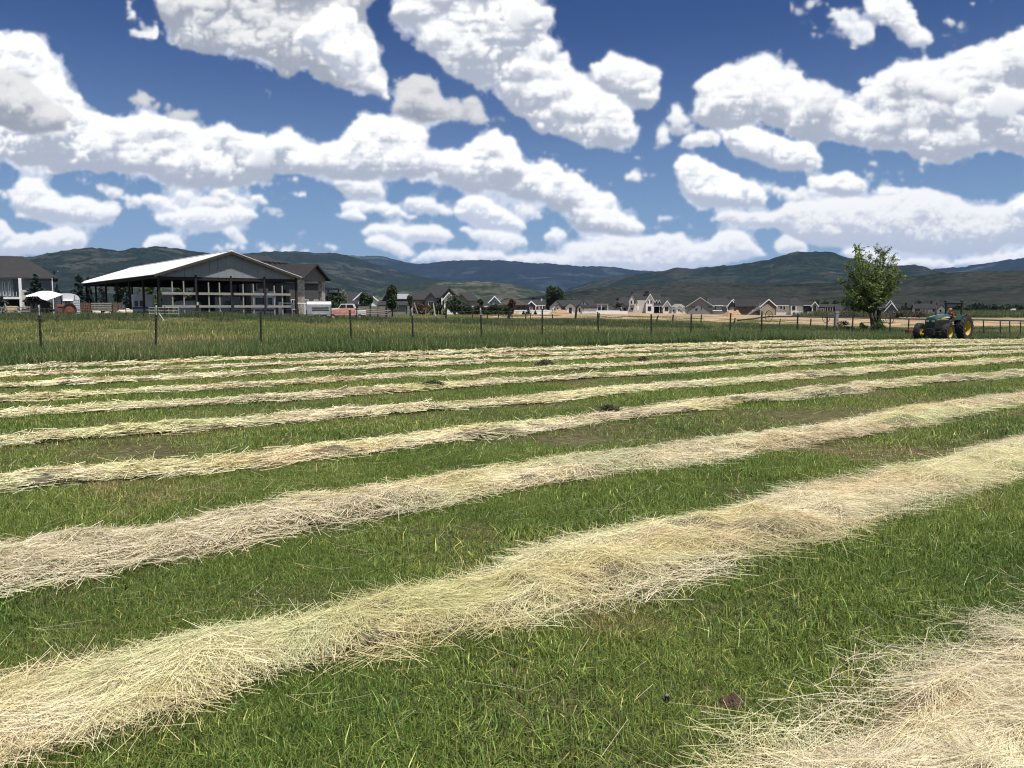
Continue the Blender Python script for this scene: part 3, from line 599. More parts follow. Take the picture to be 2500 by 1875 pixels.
def row_h(k, q): return .62*ROWS[k][2]*(.45+.8*vn(q*.9, q*0+k*9.3, 51)+.35*vn(q*2.8, q*0+k*4.3, 53))
def in_row(X, Y, grow=1.0):
    q, n = qn(X, Y); m = np.zeros(X.shape, bool)
    for k in range(len(ROWS)):
        d = n-row_n(k, q); m |= (d < row_w(k, q, 1)*grow) & (d > -row_w(k, q, 0)*grow)
    return m
def fill(rng, n0, r0, r1, dens, az0=-44, az1=44, cond=None):
    area = R(az1-az0)/2*(r1*r1-r0*r0); N_ = int(area*dens)
    r = np.sqrt(rng.uniform(r0*r0, r1*r1, N_)); a = np.radians(rng.uniform(az0, az1, N_)); X = r*np.sin(a); Y = r*np.cos(a)
    k = cond(X, Y) if cond else np.ones(N_, bool); return X[k], Y[k]
nq = lambda X, Y: qn(X, Y)[1]
rg = np.random.default_rng(77)
notrow = lambda X, Y: (nq(X, Y) < 25.6) & ~in_row(X, Y, .55)
X, Y = fill(rg, 0, 1.6, 9.5, 9.0, -60, 60, notrow); scatter('mown_grass', X, Y, near, 4, rg)
X, Y = fill(rg, 0, 9.3, 26, 2.0, -48, 50, notrow); scatter('mown_grass', X, Y, mid, 4, rg)
X, Y = fill(rg, 0, 25, 95, .42, -44, 50, lambda X, Y: nq(X, Y) < 26.2); scatter('mown_grass', X, Y, far, 3, rg)
X, Y = fill(rg, 0, 24, 125, 2.4, -44, 50, lambda X, Y: (nq(X, Y) > 25.8+.5*vn(X, Y, 3)+2.6*S(44, 52, qn(X, Y)[0])) & (nq(X, Y) < 33+3*vn(X*.2, Y*.2, 4)) & (vn(X*.6, Y*.6, 9) > .12)); scatter('tall_grass', X, Y, tall, 4, rg, .55, 1.4)
X, Y = fill(rg, 0, 28, 165, .42, -44, 48, lambda X, Y: (nq(X, Y) > 31) & ~((X/Y > -.05) & (Y > 106+6*vn(X*.1, Y*.1, 2)) & (vn(X*.3, Y*.3, 21) < .8))); scatter('pasture_grass', X, Y, past, 4, rg, .6, 1.2)
def weedy(X, Y):
    t = X/Y; left = (t < -.16) & (Y > 60) & (Y < 78+4*vn(X*.1, Y*.1, 6)); c = (t > -.22) & (t < .62) & (Y > 62) & (Y < 97) & (fbm(X*.05, Y*.05, 12) > .55)
    edge = (t > -.3) & (t < .0) & (Y > 62) & (Y < 84)
    return left | c | edge
X, Y = fill(rg, 0, 55, 180, .55, -44, 45, lambda X, Y: weedy(X, Y) & (fbm(X*.22, Y*.22, 77, 3) > .44)); scatter('tall_weeds', X, Y, weed, 4, rg, .5, .95)
X, Y = fill(rg, 0, 78, 87, 1.3, -44, -5, lambda X, Y: (X/Y > -.62) & (X/Y < -.13) & (fbm(X*.28, Y*.28, 19, 3) > .47)); scatter('tall_weeds', X, Y, weed, 4, rg, .55, 1.1)
# scrub band in front of the right-hand tree line
X, Y = fill(rg, 0, 180, 420, .035, -8, 40, lambda X, Y: (X/Y > .36) & (Y > 210)); scatter('sagebrush', X, Y, weed, 4, rg, 1.5, 2.8)
m_hay = mat('dry_hay', (.79, .715, .55), (.70, .63, .48), 2.2, .7, attr=True, trans=.12, spec=.3)
m_hay_under = mat('hay_underside', (.30, .26, .17), (.10, .085, .055), 26, .95, bump=1.0, spec=.1, bscale=60)  # mound under the strands darkened to stand in for shade in the gaps
HAYTINT = np.array([(1.16, 1.13, 1.05), (1.05, 1.04, .98), (.98, .98, .84), (.84, .86, .68), (1.0, .93, .76), (.58, .50, .36), (.66, .70, .58)])
def hay_strands(rng, k, q0, q1, per_m, w, l0, l1, segs):
    n = int((q1-q0)*per_m); q = rng.uniform(q0, q1, n)
    s = rng.normal(0, .60, n); s = np.where(np.abs(s) > 1.45, rng.uniform(-1.1, 1.1, n), s)
    wid = np.where(s > 0, row_w(k, q, 1), row_w(k, q, 0)); c = row_n(k, q)+s*wid
    H = row_h(k, q)*np.clip(1-s**4, 0, 1)**.8*(.22+1.45*fbm(q*3.4, c*4.6, 61, 3))
    lump = fbm(q*3.0, c*5.0, 71, 3); thin = (lump < .40) & (rng.random(n) < .9)
    gone = (lump < .45) & (rng.random(n) < .68)
    z = H+.004+rng.exponential(.006, n)-thin*.035
    ln = rng.uniform(l0, l1, n); fl = (vn(q*1.3, c*2.5, 81)-.5)*1.1
    th = fl*1.3+rng.normal(0, .52, n); wild = rng.random(n) < .20; th = np.where(wild, rng.uniform(-1.6, 1.6, n), th)
    el = rng.normal(0, .07, n)+wild*rng.normal(.08, .2, n); cu = rng.normal(0, 1.7, n)
    T = HAYTINT[rng.choice(len(HAYTINT), n, p=[.28, .22, .17, .10, .10, .07, .06])]*rng.uniform(.72, 1.18, n)[:, None]
    patch = fbm(q*.5, c*1.6, 91, 3); T = T*(1-.16*S(.52, .68, patch))[:, None]*np.where((patch < .40)[:, None], np.array([.95, .99, .88]), 1.0)
    pg = fbm(q*.9+40, c*2.4, 95, 3); T = T*np.where((pg > .57)[:, None], np.array([.88, .94, .87]), 1.0)*np.where((fbm(q*1.1-30, c*2.8, 97, 3) > .60)[:, None], np.array([.93, .88, .80]), 1.0)
    P = []; TT = []; prev = None; W = w*rng.uniform(.6, 1.4, n)*np.where(gone, .02, 1); roll = rng.uniform(-.9, .9, n)
    for i in range(segs+1):
        f = i/segs-.5; t2 = th+cu*f
        cq = q+np.cos(t2)*ln*f; cn = c+np.sin(t2)*ln*f; cz = z+np.sin(el)*ln*f-.9*ln*f*f*np.clip(H*4, .1, .6)
        cq_n = cn-row_n(k, cq); ww = np.where(cq_n > 0, row_w(k, cq, 1), row_w(k, cq, 0)); hh = row_h(k, cq)*np.clip(1-(cq_n/ww)**4, 0, 1)**.8
        cz = np.maximum(cz, hh*.80+.004); cz = np.where(np.abs(cq_n) > ww, np.maximum(cz, .03+.05*rng.random(n)), cz)
        hx, hy = -np.sin(t2)*W/2, np.cos(t2)*W/2
        a = np.stack([cq-hx*np.cos(roll), cn-hy*np.cos(roll), cz-np.sin(roll)*W/2], -1); b = np.stack([cq+hx*np.cos(roll), cn+hy*np.cos(roll), cz+np.sin(roll)*W/2], -1)
        if prev is not None: P.append(np.stack([prev[0], prev[1], b, a], 1)); TT.append(T)
        prev = (a, b)
    P = np.concatenate(P); TT = np.concatenate(TT); X, Y = xy(P[..., 0], P[..., 1]); Z = P[..., 2]+gz(X, Y)
    return np.stack([X, Y, Z], -1), TT
ROW_SPEC = [(-1, 7.2, 8600, .0014, .10, .52, 2), (-2.5, 12, 7600, .0017, .10, .52, 2), (-3.5, 19, 4600, .0027, .10, .48, 2), (-5, 28, 2200, .0050, .10, .42, 1), (-6, 36, 1500, .0070, .12, .45, 1),
            (-7, 44, 1050, .009, .14, .5, 1), (-8, 52, 800, .011, .15, .5, 1), (-9, 62, 620, .014, .2, .5, 1), (-10, 76, 520, .017, .2, .55, 1), (-10, 78, 540, .018, .2, .55, 1)]
ROW_LABEL = ['thick hay windrow in the bottom right corner of the field, nearest of all', 'broad pale hay windrow crossing the whole foreground from the bottom left corner', 'third hay windrow out from the photographer, with a dark underside at its left end',
 'fourth hay windrow out, with a dark green clump of wet hay on its crest', 'fifth hay windrow out from the photographer, halfway across the mown field', 'sixth hay windrow out, a narrow pale strip between green strips',
 'seventh hay windrow out, thin pale line of cut hay', 'eighth hay windrow out, with two dark clods of hay on it', 'last but one hay windrow, close against the farthest one', 'farthest hay windrow, lying beside the tall grass along the wire fence']
for k, (q0, q1, per, w, l0, l1, sg) in enumerate(ROW_SPEC):
    rg = np.random.default_rng(300+k); st = .05 if k < 3 else .12 if k < 6 else .3
    q = np.arange(q0-3, q1+(6 if k < 7 else 0), st); s = np.linspace(-.84, .84, 17 if k < 4 else 9)
    Q, Sg = np.meshgrid(q, s, indexing='ij'); W_ = np.where(Sg > 0, row_w(k, Q, 1), row_w(k, Q, 0)); C_ = row_n(k, Q)+Sg*W_
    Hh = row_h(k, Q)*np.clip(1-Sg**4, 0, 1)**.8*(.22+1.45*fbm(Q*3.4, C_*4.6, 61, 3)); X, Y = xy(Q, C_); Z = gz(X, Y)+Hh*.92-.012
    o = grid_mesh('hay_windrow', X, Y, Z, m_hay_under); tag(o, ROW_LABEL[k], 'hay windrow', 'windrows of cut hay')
    P, T = hay_strands(rg, k, q0, q1, per, w, l0, l1, sg)
    for a, b in ((q0-3, q0), (q1, q1+6)):
        if k < 7: P2, T2 = hay_strands(rg, k, a, b, per*.30, w*2.2, l0, l1, 1); P = np.concatenate([P, P2]); T = np.concatenate([T, T2])
    tag(quads('hay_strands', P, T, m_hay, o), kind='stuff')
# strays lying on the stubble between the rows
rg = np.random.default_rng(9); n = 3800; r = np.sqrt(rg.uniform(2.4**2, 24**2, n))*rg.uniform(.35, 1, n)+1.2; a = np.radians(rg.uniform(-45, 45, n)); X = r*np.sin(a); Y = r*np.cos(a); Z = gz(X, Y)+rg.uniform(.02, .07, n)
th = math.pi/2-R(54.7)+rg.normal(0, .9, n); ln = rg.uniform(.03, .16, n); TILT = rg.normal(0, .02, n); w = .0010+.00016*r; P = np.stack([np.stack([X+sx*np.cos(th)*ln-sy*np.sin(th)*w/2, Y+sx*np.sin(th)*ln+sy*np.cos(th)*w/2, Z+(sx > 0)*TILT], -1) for sx, sy in ((-1, -1), (1, -1), (1, 1), (-1, 1))], 1)
tag(quads('loose_straw', P, HAYTINT[rg.integers(0, 5, n)]*rg.uniform(.6, 1.0, n)[:, None], m_hay), kind='stuff')
# ============================ buildings ============================
WHITE = mat('white_siding', (.74, .74, .72), (.66, .66, .65), 1.2, .6); GREY = mat('grey_siding', (.20, .212, .21), (.165, .175, .175), 1.0, .7)
DGREY = mat('charcoal_siding', (.065, .072, .076), (.05, .055, .06), 1.2, .7); BLUEG = mat('blue_grey_siding', (.27, .33, .37), (.22, .27, .31), 1.0, .7)
TAN = mat('tan_siding', (.36, .31, .22), (.29, .25, .18), 1.0, .75); BROWN = mat('brown_siding', (.11, .085, .065), (.08, .062, .05), 1.2, .75)
OLIVE = mat('olive_siding', (.17, .18, .14), (.13, .14, .11), 1.0, .75)
TRIM = mat('white_trim', (.80, .80, .78), (.72, .72, .70), 2, .5); DTRIM = mat('dark_trim', (.03, .03, .032), (.02, .02, .022), 2, .5)
SHING = mat('dark_shingles', (.020, .020, .021), (.013, .013, .014), .8, .9, bump=.5, bscale=14); SHING2 = mat('grey_shingles', (.029, .029, .030), (.020, .020, .021), .8, .9, bump=.5, bscale=14)
SHING3 = mat('brown_shingles', (.055, .047, .040), (.036, .031, .027), .8, .9, bump=.5, bscale=14)
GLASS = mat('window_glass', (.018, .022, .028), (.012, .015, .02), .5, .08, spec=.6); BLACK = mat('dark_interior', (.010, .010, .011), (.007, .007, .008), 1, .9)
STONE = mat('stone_veneer', (.55, .51, .45), (.20, .18, .155), 3.2, .9, bump=.8); WSTEEL = mat('white_steel_roof', (.86, .86, .86), (.80, .80, .80), .4, .42, spec=.4)
STEELW = mat('grey_steel_siding', (.24, .255, .26), (.20, .215, .22), .8, .5); TIMBER = mat('old_timber', (.10, .070, .048), (.045, .032, .024), 6, .9, bump=.4)
PALEWOOD = mat('weathered_board', (.36, .335, .29), (.22, .205, .18), 7, .85, bump=.3); DARKWOOD = mat('creosoted_post', (.026, .022, .019), (.014, .012, .011), 8, .9)
GALV = mat('galvanised_steel', (.42, .43, .44), (.30, .31, .32), 6, .42, metal=.7); RUST = mat('rusty_steel', (.27, .10, .055), (.13, .05, .03), 7, .85, bump=.3)
def W_(px, py, Y): return at(px, py, Y)
def roof_gable(mb, x0, x1, y0, y1, ze, zr, axis, oh=.45, th=.16):
    if axis == 'y':
        xm = (x0+x1)/2; sl = (zr-ze)/(xm-x0); e = oh
        for s in (-1, 1):
            xe = xm+s*((x1-x0)/2+e); z = ze-sl*e
            p = [(xe, y0-oh, z), (xm, y0-oh, zr), (xm, y1+oh, zr), (xe, y1+oh, z)]
            mb.hexa(p+[(a, b, c+th) for a, b, c in p])
    else:
        ym = (y0+y1)/2; sl = (zr-ze)/(ym-y0); e = oh
        for s in (-1, 1):
            ye = ym+s*((y1-y0)/2+e); z = ze-sl*e
            p = [(x0-oh, ye, z), (x0-oh, ym, zr), (x1+oh, ym, zr), (x1+oh, ye, z)]
            mb.hexa(p+[(a, b, c+th) for a, b, c in p])
class House:
    def __init__(s, name, label, px, Y, cat='house', rz=None, X=None, group=None):
        if rz is None: rz = -math.atan((px-PX)/F)*.8
        s.rz = rz; s.Y = Y; s.X = at(px, 750, Y).x if X is None else X; s.Z = G(s.X, Y)
        s.o = empty(name, (s.X, Y, s.Z), rz, label, cat, group)
    def L(s, px, py, yf=0):          # picture point on the plane yf metres behind the front -> local x, z
        if not s.rz: p = at(px, py, s.Y+yf); return p.x-s.X, p.z-s.Z
        d = at(px, py, 1.0)-Vector((0, 0, CAMZ)); c, n = math.cos(s.rz), math.sin(s.rz)
        k = ((s.X*-n+s.Y*c)+yf)/(d.x*-n+d.y*c); p = Vector((0, 0, CAMZ))+d*k
        return (p.x-s.X)*c+(p.y-s.Y)*n, p.z-s.Z
    def blk(s, x0, x1, y0, y1, ze, zr, axis='y', wall=WHITE, roof=SHING, trim=TRIM, oh=.45, zb=-.6, hip=None, tw=.22):
        w = MB()
        if hip or axis is None: w.box(x0, x1, y0, y1, zb, ze)
        elif axis == 'y': w.prism([(x0, zb), (x1, zb), (x1, ze), ((x0+x1)/2, zr), (x0, ze)], y0, y1, 'y')
        else: w.prism([(y0, zb), (y1, zb), (y1, ze), ((y0+y1)/2, zr), (y0, ze)], x0, x1, 'x')
        w.build('wall', wall, s.o)
        if axis is None: return s
        r = MB()
        if hip:
            a, b = hip; e = oh; ym = (y0+y1)/2; th = .16; z = ze-.1
            lo = [(x0-e, y0-e, z), (x1+e, y0-e, z), (x1+e, y1+e, z), (x0-e, y1+e, z)]; hi = [(x0+a, ym, zr), (x1-b, ym, zr)]
            v = lo+[(p[0], p[1], p[2]+th) for p in lo]+hi
            r.add(v, [(0, 3, 2, 1), (0, 1, 5, 4), (1, 2, 6, 5), (2, 3, 7, 6), (3, 0, 4, 7), (4, 5, 9, 8), (5, 6, 9), (6, 7, 8, 9), (7, 4, 8)])
        else: roof_gable(r, x0, x1, y0, y1, ze+.02, zr+.02, axis, oh)
        r.build('roof', roof, s.o)
        if trim and axis == 'y' and not hip:
            t = MB(); xm = (x0+x1)/2; sl = (zr-ze)/(xm-x0)
            for q in (-1, 1):
                xe = xm+q*((x1-x0)/2+oh); t.hexa([(xe, y0-oh-.06, ze-sl*oh-.06), (xm, y0-oh-.06, zr-.06), (xm, y0-oh-.005, zr-.06), (xe, y0-oh-.005, ze-sl*oh-.06),
                                               (xe, y0-oh-.06, ze-sl*oh+tw-.02), (xm, y0-oh-.06, zr+tw-.02), (xm, y0-oh-.005, zr+tw-.02), (xe, y0-oh-.005, ze-sl*oh+tw-.02)])
            t.build('rake_board', trim, s.o)
        if trim and axis == 'x' and not hip:
            ym = (y0+y1)/2; sl = (zr-ze)/(ym-y0); MB().box(x0-oh, x1+oh, y0-oh-.08, y0-oh-.005, ze-sl*oh-.04, ze-sl*oh+.15).build('fascia', trim, s.o)
        return s
    def F(s, px0, px1, ye, yr, yf=0, d=8, **k):
        x0, ze = s.L(px0, ye, yf); x1, _ = s.L(px1, ye, yf); _, zr = s.L((px0+px1)/2, yr, yf); return s.blk(x0, x1, yf, yf+d, ze, zr, 'y', **k)
    def Sd(s, px0, px1, ye, yr, yf=0, d=9, hip=None, **k):
        x0, ze = s.L(px0, ye, yf); x1, _ = s.L(px1, ye, yf); _, zr = s.L(px0, yr, yf+d/2)
        if hip: hip = tuple(h*(s.Y+yf)/F for h in hip)
        return s.blk(x0, x1, yf, yf+d, ze, zr, 'x', hip=hip, **k)
    def win(s, px0, px1, y0, y1, yf=0, frame=TRIM, cols=1, name='window', pane=GLASS, sub='pane', fw=.10, rows=1):
        x0, z1 = s.L(px0, y0, yf); x1, z0 = s.L(px1, y1, yf); return s.winl(x0, x1, z0, z1, yf, frame, cols, name, pane, sub, fw, rows)
    def winl(s, x0, x1, z0, z1, yf=0, frame=TRIM, cols=1, name='window', pane=GLASS, sub='pane', fw=.10, rows=1):
        m = MB(); y = yf
        m.box(x0, x0+fw, y-.07, y-.003, z0, z1); m.box(x1-fw, x1, y-.07, y-.003, z0, z1); m.box(x0+fw, x1-fw, y-.07, y-.003, z1-fw, z1); m.box(x0+fw, x1-fw, y-.07, y-.003, z0, z0+fw)
        for i in range(1, cols): xm = x0+(x1-x0)*i/cols; m.box(xm-fw*.35, xm+fw*.35, y-.065, y-.03, z0+fw, z1-fw)
        for i in range(1, rows): zm = z0+(z1-z0)*i/rows; m.box(x0+fw, x1-fw, y-.06, y-.03, zm-fw*.3, zm+fw*.3)
        o = m.build(name, frame, s.o); MB().box(x0+fw, x1-fw, y-.028, y-.004, z0+fw, z1-fw).build(sub, pane, o); return o
    def garage(s, px0, px1, y0, y1, yf=0, m=TRIM, wins=True):
        x0, z1 = s.L(px0, y0, yf); x1, z0 = s.L(px1, y1, yf); h = (z1-z0)/4; g = MB()
        for i in range(4): g.box(x0, x1, yf-.05-.01*(i % 2), yf-.003, z0+h*i+.01, z0+h*(i+1)-.01)
        o = g.build('garage_door', m, s.o)
        if wins:
            n = 6; w = MB(); 
            for i in range(n): a = x0+(x1-x0)*(i+.2)/n; w.box(a, a+(x1-x0)/n*.6, yf-.075, yf-.062, z1-h*.8, z1-h*.25)
            w.build('door_window', GLASS, o)
        return s
    def post(s, px, y0, y1, yf=0, w=.2, m=TRIM, name='post'):
        x, z1 = s.L(px, y0, yf); _, z0 = s.L(px, y1, yf); MB().box(x-w/2, x+w/2, yf-w/2, yf+w/2, z0, z1).build(name, m, s.o); return s
    def box(s, px0, px1, y0, y1, yf=0, d=1, m=TRIM, name='porch_beam'):
        x0, z1 = s.L(px0, y0, yf); x1, z0 = s.L(px1, y1, yf); MB().box(x0, x1, yf, yf+d, z0, z1).build(name, m, s.o); return s
    def chimney(s, px0, px1, y0, y1, yf=3, m=TRIM, cap=DTRIM):
        x0, z1 = s.L(px0, y0, yf); x1, z0 = s.L(px1, y1, yf); o = MB().box(x0, x1, yf, yf+1.2, z0, z1).build('chimney', m, s.o)
        MB().box(x0-.12, x1+.12, yf-.12, yf+1.32, z1, z1+.45).build('chimney_cap', cap, o); return s
# ---- the open pole barn ----
def barn():
    Xc, Yc = at(390, 750, 80).x, 80.0; th = R(37.6); W, Ln = 14.25, 44.0; ze = at(390, 667, 80).z; zr = ze+2.38; gx = G(-24, 92)
    o = empty('pole_barn', (Xc, Yc, gx), th, 'open sided pole barn with a bright white steel roof, sheltering parked campers', 'barn')
    ze -= gx; zr -= gx; nb = 7; bay = Ln/nb
    oh = .55
    sl = (zr-ze)/(W/2)
    n = 44
    for side in (-1, 1):
        for i in range(n):                     # each roofing sheet, with its raised seam
            y0 = -oh+(Ln+2*oh)*i/n; y1 = y0+(Ln+2*oh)/n; xe = W/2+side*(W/2+.5); z = ze-sl*.5
            m = MB(); p = [(xe, y0+.01, z), (W/2, y0+.01, zr), (W/2, y1-.01, zr), (xe, y1-.01, z)]; m.hexa(p+[(a, b, c+.05) for a, b, c in p])
            p = [(xe, y0-.04, z+.05), (W/2, y0-.04, zr+.05), (W/2, y0+.05, zr+.05), (xe, y0+.05, z+.05)]; m.hexa(p+[(a, b, c+.05) for a, b, c in p])
            m.build('roof_sheet', WSTEEL, o)
    MB().box(W/2-.2, W/2+.2, -oh, Ln+oh, zr+.08, zr+.14).build('ridge_cap', WSTEEL, o)
    # gable siding: vertical sheets
    k = 17
    for yy in (0.0,):
        for i in range(k):
            a = W*i/k; b = W*(i+1)/k; top = lambda x: ze+sl*(W/2-abs(x-W/2))-.12
            m = MB(); m.prism([(a+.012, ze-.30), (b-.012, ze-.30), (b-.012, top(b-.012)), ((a+b)/2, top((a+b)/2)), (a+.012, top(a+.012))], yy-.05, yy, 'y')
            m.box(a-.03, a+.03, yy-.09, yy-.05, ze-.30, top(a)); m.build('gable_sheet', STEELW, o)
    t = MB()
    for s in (-1, 1):
        xe = W/2+s*(W/2+.5); z = ze-sl*.5
        t.hexa([(xe, -oh-.05, z-.22), (W/2, -oh-.05, zr-.22), (W/2, -oh, zr-.22), (xe, -oh, z-.22), (xe, -oh-.05, z+.04), (W/2, -oh-.05, zr+.04), (W/2, -oh, zr+.04), (xe, -oh, z+.04)])
    t.build('rake_trim', mat('brown_trim', (.06, .045, .035), (.04, .03, .025), 3, .7), o)
    posts = [(0, bay*i) for i in range(nb+1)]+[(W, bay*i) for i in range(nb+1)]+[(W*f, 0) for f in (.25, .5, .75)]+[(W*f, Ln) for f in (.25, .5, .75)]
    for x, y in posts: MB().box(x-.10, x+.10, y-.10, y+.10, -.5, ze-.1).build('barn_post', DARKWOOD, o)
    for x in (0, W): MB().box(x-.08, x+.08, 0, Ln, ze-.45, ze-.1).build('eave_beam', DARKWOOD, o)
    for i in range(1, nb+1):
        y = bay*i; m = MB(); m.bar((0, y, ze-.25), (W, y, ze-.25), .1, .25); m.bar((0, y, ze-.15), (W/2, y, zr-.3), .1, .2); m.bar((W, y, ze-.15), (W/2, y, zr-.3), .1, .2)
        for f in (.25, .5, .75): m.bar((W*f, y, ze-.2), (W*f, y, ze+sl*(W/2-abs(W*f-W/2))-.3), .08, .12)
        m.build('roof_truss', DARKWOOD, o)
    for i in range(1, 8):                       # purlins under the sheets
        for s in (-1, 1): x = W/2+s*W/2*i/8; z = ze+sl*(W/2-abs(x-W/2))-.10; MB().box(x-.04, x+.04, 0, Ln, z-.12, z).build('purlin', DARKWOOD, o)
    MB().box(0, W, -.02, .12, ze-.62, ze-.31).build('header_beam', DARKWOOD, o)
    # storage rack: pale boards between the front posts with uprights
    rk = empty('board_rack', (Xc, Yc, gx), th, 'rack of pale boards and uprights across the open front of the barn', 'rack')
    for j in range(4):
        a, b = W*j/4+.16, W*(j+1)/4-.16
        if j == 3: b -= .6
        for z in (1.55, 2.85): MB().box(a, b, -.33, -.27, z-.12, z+.12).build('board', PALEWOOD, rk)
        for f in (.32, .66): x = a+(b-a)*f; MB().box(x-.06, x+.06, -.24, -.16, -.3, 4.1-.1*j).build('upright', PALEWOOD, rk)
barn()
# ---- left house ----
h = House('house', 'two storey house at the left edge, wide dark hipped roof and deck', 128, 112, rz=R(30))
h.Sd(-200, 128, 675, 619, 0, 12, hip=(60, 60), wall=mat('shaded_blue_siding', (.13, .155, .17), (.11, .13, .145), 1, .7), roof=SHING2, oh=.7)  # blue siding darkened: shade of eave and porch put into its colour
h.box(-200, 128, 676, 681, -.85, .12, TRIM, 'eave_fascia')
for a, b in ((-60, -34), (-20, 0), (5, 14), (19, 27)): h.win(a, b, 688, 722, 0, BLUEG, 1)
h.win(31, 47, 681, 724, 0, DGREY, 1, 'door'); h.box(-200, 50, 724, 730, -2.2, 2.1, TRIM, 'deck'); h.box(-200, 50, 732, 752, -.06, .05, BLACK, 'under_deck_dark')  # black sheet stands in for the dark opening under the deck
for p in (-150, -60, 48): h.post(p, 679, 768, -2.0, .35, TRIM, 'column')
for k_ in range(16): x, z1 = h.L(-80+k_*8, 714, -2.1); MB().box(x-.02, x+.02, -2.12, -2.08, z1-.45, z1+.1).build('baluster', TRIM, h.o)
h.post(60, 708, 772, -1.9, .75, mat('pale_stone', (.62, .61, .58), (.40, .39, .37), 6, .9, bump=.6), 'stone_pillar'); h.post(127, 680, 768, -.7, .12, TRIM, 'downspout')
sdx = empty('satellite_dish', (*at(132, 672, 111.2)[:3],), R(-40), 'dark satellite dish on the right end of the left house roof', 'satellite dish')
MB().lathe([(.02, -.10), (.30, -.03), (.42, .05), (.44, .05), (.31, -.055), (.02, -.13)], (0, 0, .55), 'y', 20, False).build('dish', DTRIM, sdx); MB().tube([(0, 0, -.1), (0, 0, .5)], .03).tube([(0, .0, .3), (.1, .45, .55)], .02).build('mast', DTRIM, sdx); MB().box(.05, .15, .42, .52, .5, .6).build('feed_horn', GALV, sdx)
# ---- house behind the barn, with the stone pillared porch ----
h = House('house', 'dark shingled house with roof vents and stone pillared porch behind the barn', 0, 100, X=-26.05, rz=R(70))
z0 = h.Z
h.blk(5.0, 14.2, 7, 21, 5.0-z0, 8.95-z0, 'x', wall=DGREY, roof=SHING2, trim=None, hip=(.1, 2.2), oh=.5)
h.blk(.05, 5.1, .02, 8.5, 5.35-z0, 6.95-z0, 'y', wall=mat('taupe_siding', (.17, .165, .15), (.14, .135, .125), 1, .8), roof=SHING, trim=DTRIM, oh=.5, zb=5.0-z0)
h.blk(-2.5, 5.2, 6.6, 7.0, 4.8-z0, 5, None, wall=DGREY)
for x in (.3, 4.8): MB().box(x-.3, x+.3, .1, .7, -.5, 5.2-z0).build('stone_pillar', STONE, h.o)
for i in range(7): x = 5.6+i*1.15; MB().hexa([(x, 11.4, 7.75-z0), (x+.5, 11.4, 7.75-z0), (x+.5, 11.9, 7.9-z0), (x, 11.9, 7.9-z0), (x, 11.4, 7.98-z0), (x+.5, 11.4, 7.98-z0), (x+.5, 12.1, 8.12-z0), (x, 12.1, 8.12-z0)]).build('roof_vent', DTRIM, h.o)
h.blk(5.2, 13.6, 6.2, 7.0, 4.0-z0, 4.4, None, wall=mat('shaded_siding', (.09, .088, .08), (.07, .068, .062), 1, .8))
for x in (6.2, 9.0, 11.6): h.winl(x, x+1.3, 1.2, 2.6, 6.2, TRIM, 2)
h.winl(1.2, 2.6, .1, 2.2, 6.58, TRIM, 1, 'door')
# ---- small lean-to by that house ----
h = House('garden_pavilion', 'small dark pavilion with flat roofs right of the stone pillared porch', 808, 118, 'pavilion')
h.box(778, 828, 703, 707, 0, 4, DTRIM, 'roof'); h.box(800, 828, 716, 740, 1, 3, DGREY, 'wall'); h.post(801, 706, 770, .2, .18, DTRIM); h.post(826, 706, 770, .2, .18, DTRIM); h.box(798, 832, 715, 718, .5, 4, SHING, 'lower_roof')
# grey roofed sheds seen through the barn
h = House('long_shed', 'long shed with a pale grey roof seen through the posts of the barn', 600, 150, 'shed')
h.Sd(480, 720, 712, 690, 0, 12, wall=BROWN, roof=mat('pale_grey_roof', (.36, .36, .36), (.28, .28, .28), .6, .6), trim=DTRIM); h.win(600, 622, 728, 744, 0, DTRIM)
for i_ in range(4): h.win(640+i_*16, 650+i_*16, 726, 738, 0, TRIM)
# ---- middle distance houses, left to right ----
h = House('house', 'blue grey house with a white edged gable between the pickup truck and a small tree', 873, 205)
h.Sd(848, 905, 734, 717, 3, 9, wall=BLUEG, roof=SHING2); h.F(864, 902, 733, 716, 0, 8, wall=BLUEG, roof=SHING2, tw=.35); h.Sd(838, 888, 744, 735, -4, 6, wall=DGREY, roof=SHING2, trim=DTRIM)
h.win(875, 881, 737, 745, -4.05); h.win(862, 868, 748, 754, -4.05); h.win(893, 898, 732, 740, 0)
h = House('house', 'pale gabled house partly behind a dark tree, left of the tall columnar tree', 910, 240)
h.F(893, 925, 737, 724, 0, 9, wall=WHITE, roof=SHING2, tw=.4); h.Sd(915, 942, 743, 734, 3, 9, wall=GREY, roof=SHING); h.win(903, 909, 734, 741, 0, DTRIM); h.win(926, 934, 747, 753, 3, DTRIM)
h = House('house', 'house with light grey roof just right of the tall columnar tree', 975, 215)
h.Sd(945, 993, 730, 719, 4, 9, wall=DGREY, roof=mat('light_grey_roof', (.25, .26, .27), (.2, .21, .22), .8, .8), trim=DTRIM); h.F(934, 950, 733, 720, 2, 6, wall=DGREY, roof=SHING, trim=DTRIM); h.Sd(925, 990, 745, 737, -3, 7, wall=GREY, roof=SHING2, trim=DTRIM)
h.win(968, 974, 748, 755, -3.02); h.win(978, 985, 737, 743, 4)
h = House('house', 'large grey house with dark steep roofs and three front gables left of the garage wing', 1070, 190)
h.Sd(1018, 1118, 727, 696, 6, 14, hip=(34, 30), wall=GREY, roof=SHING2); h.Sd(996, 1062, 732, 712, 2, 9, hip=(18, 4), wall=GREY, roof=SHING2)
h.F(1037, 1066, 732, 716, -1, 7, wall=GREY, roof=SHING, trim=DTRIM, oh=.7); h.F(1076, 1118, 727, 705, -1, 8, wall=GREY, roof=SHING, trim=DTRIM, oh=.7)
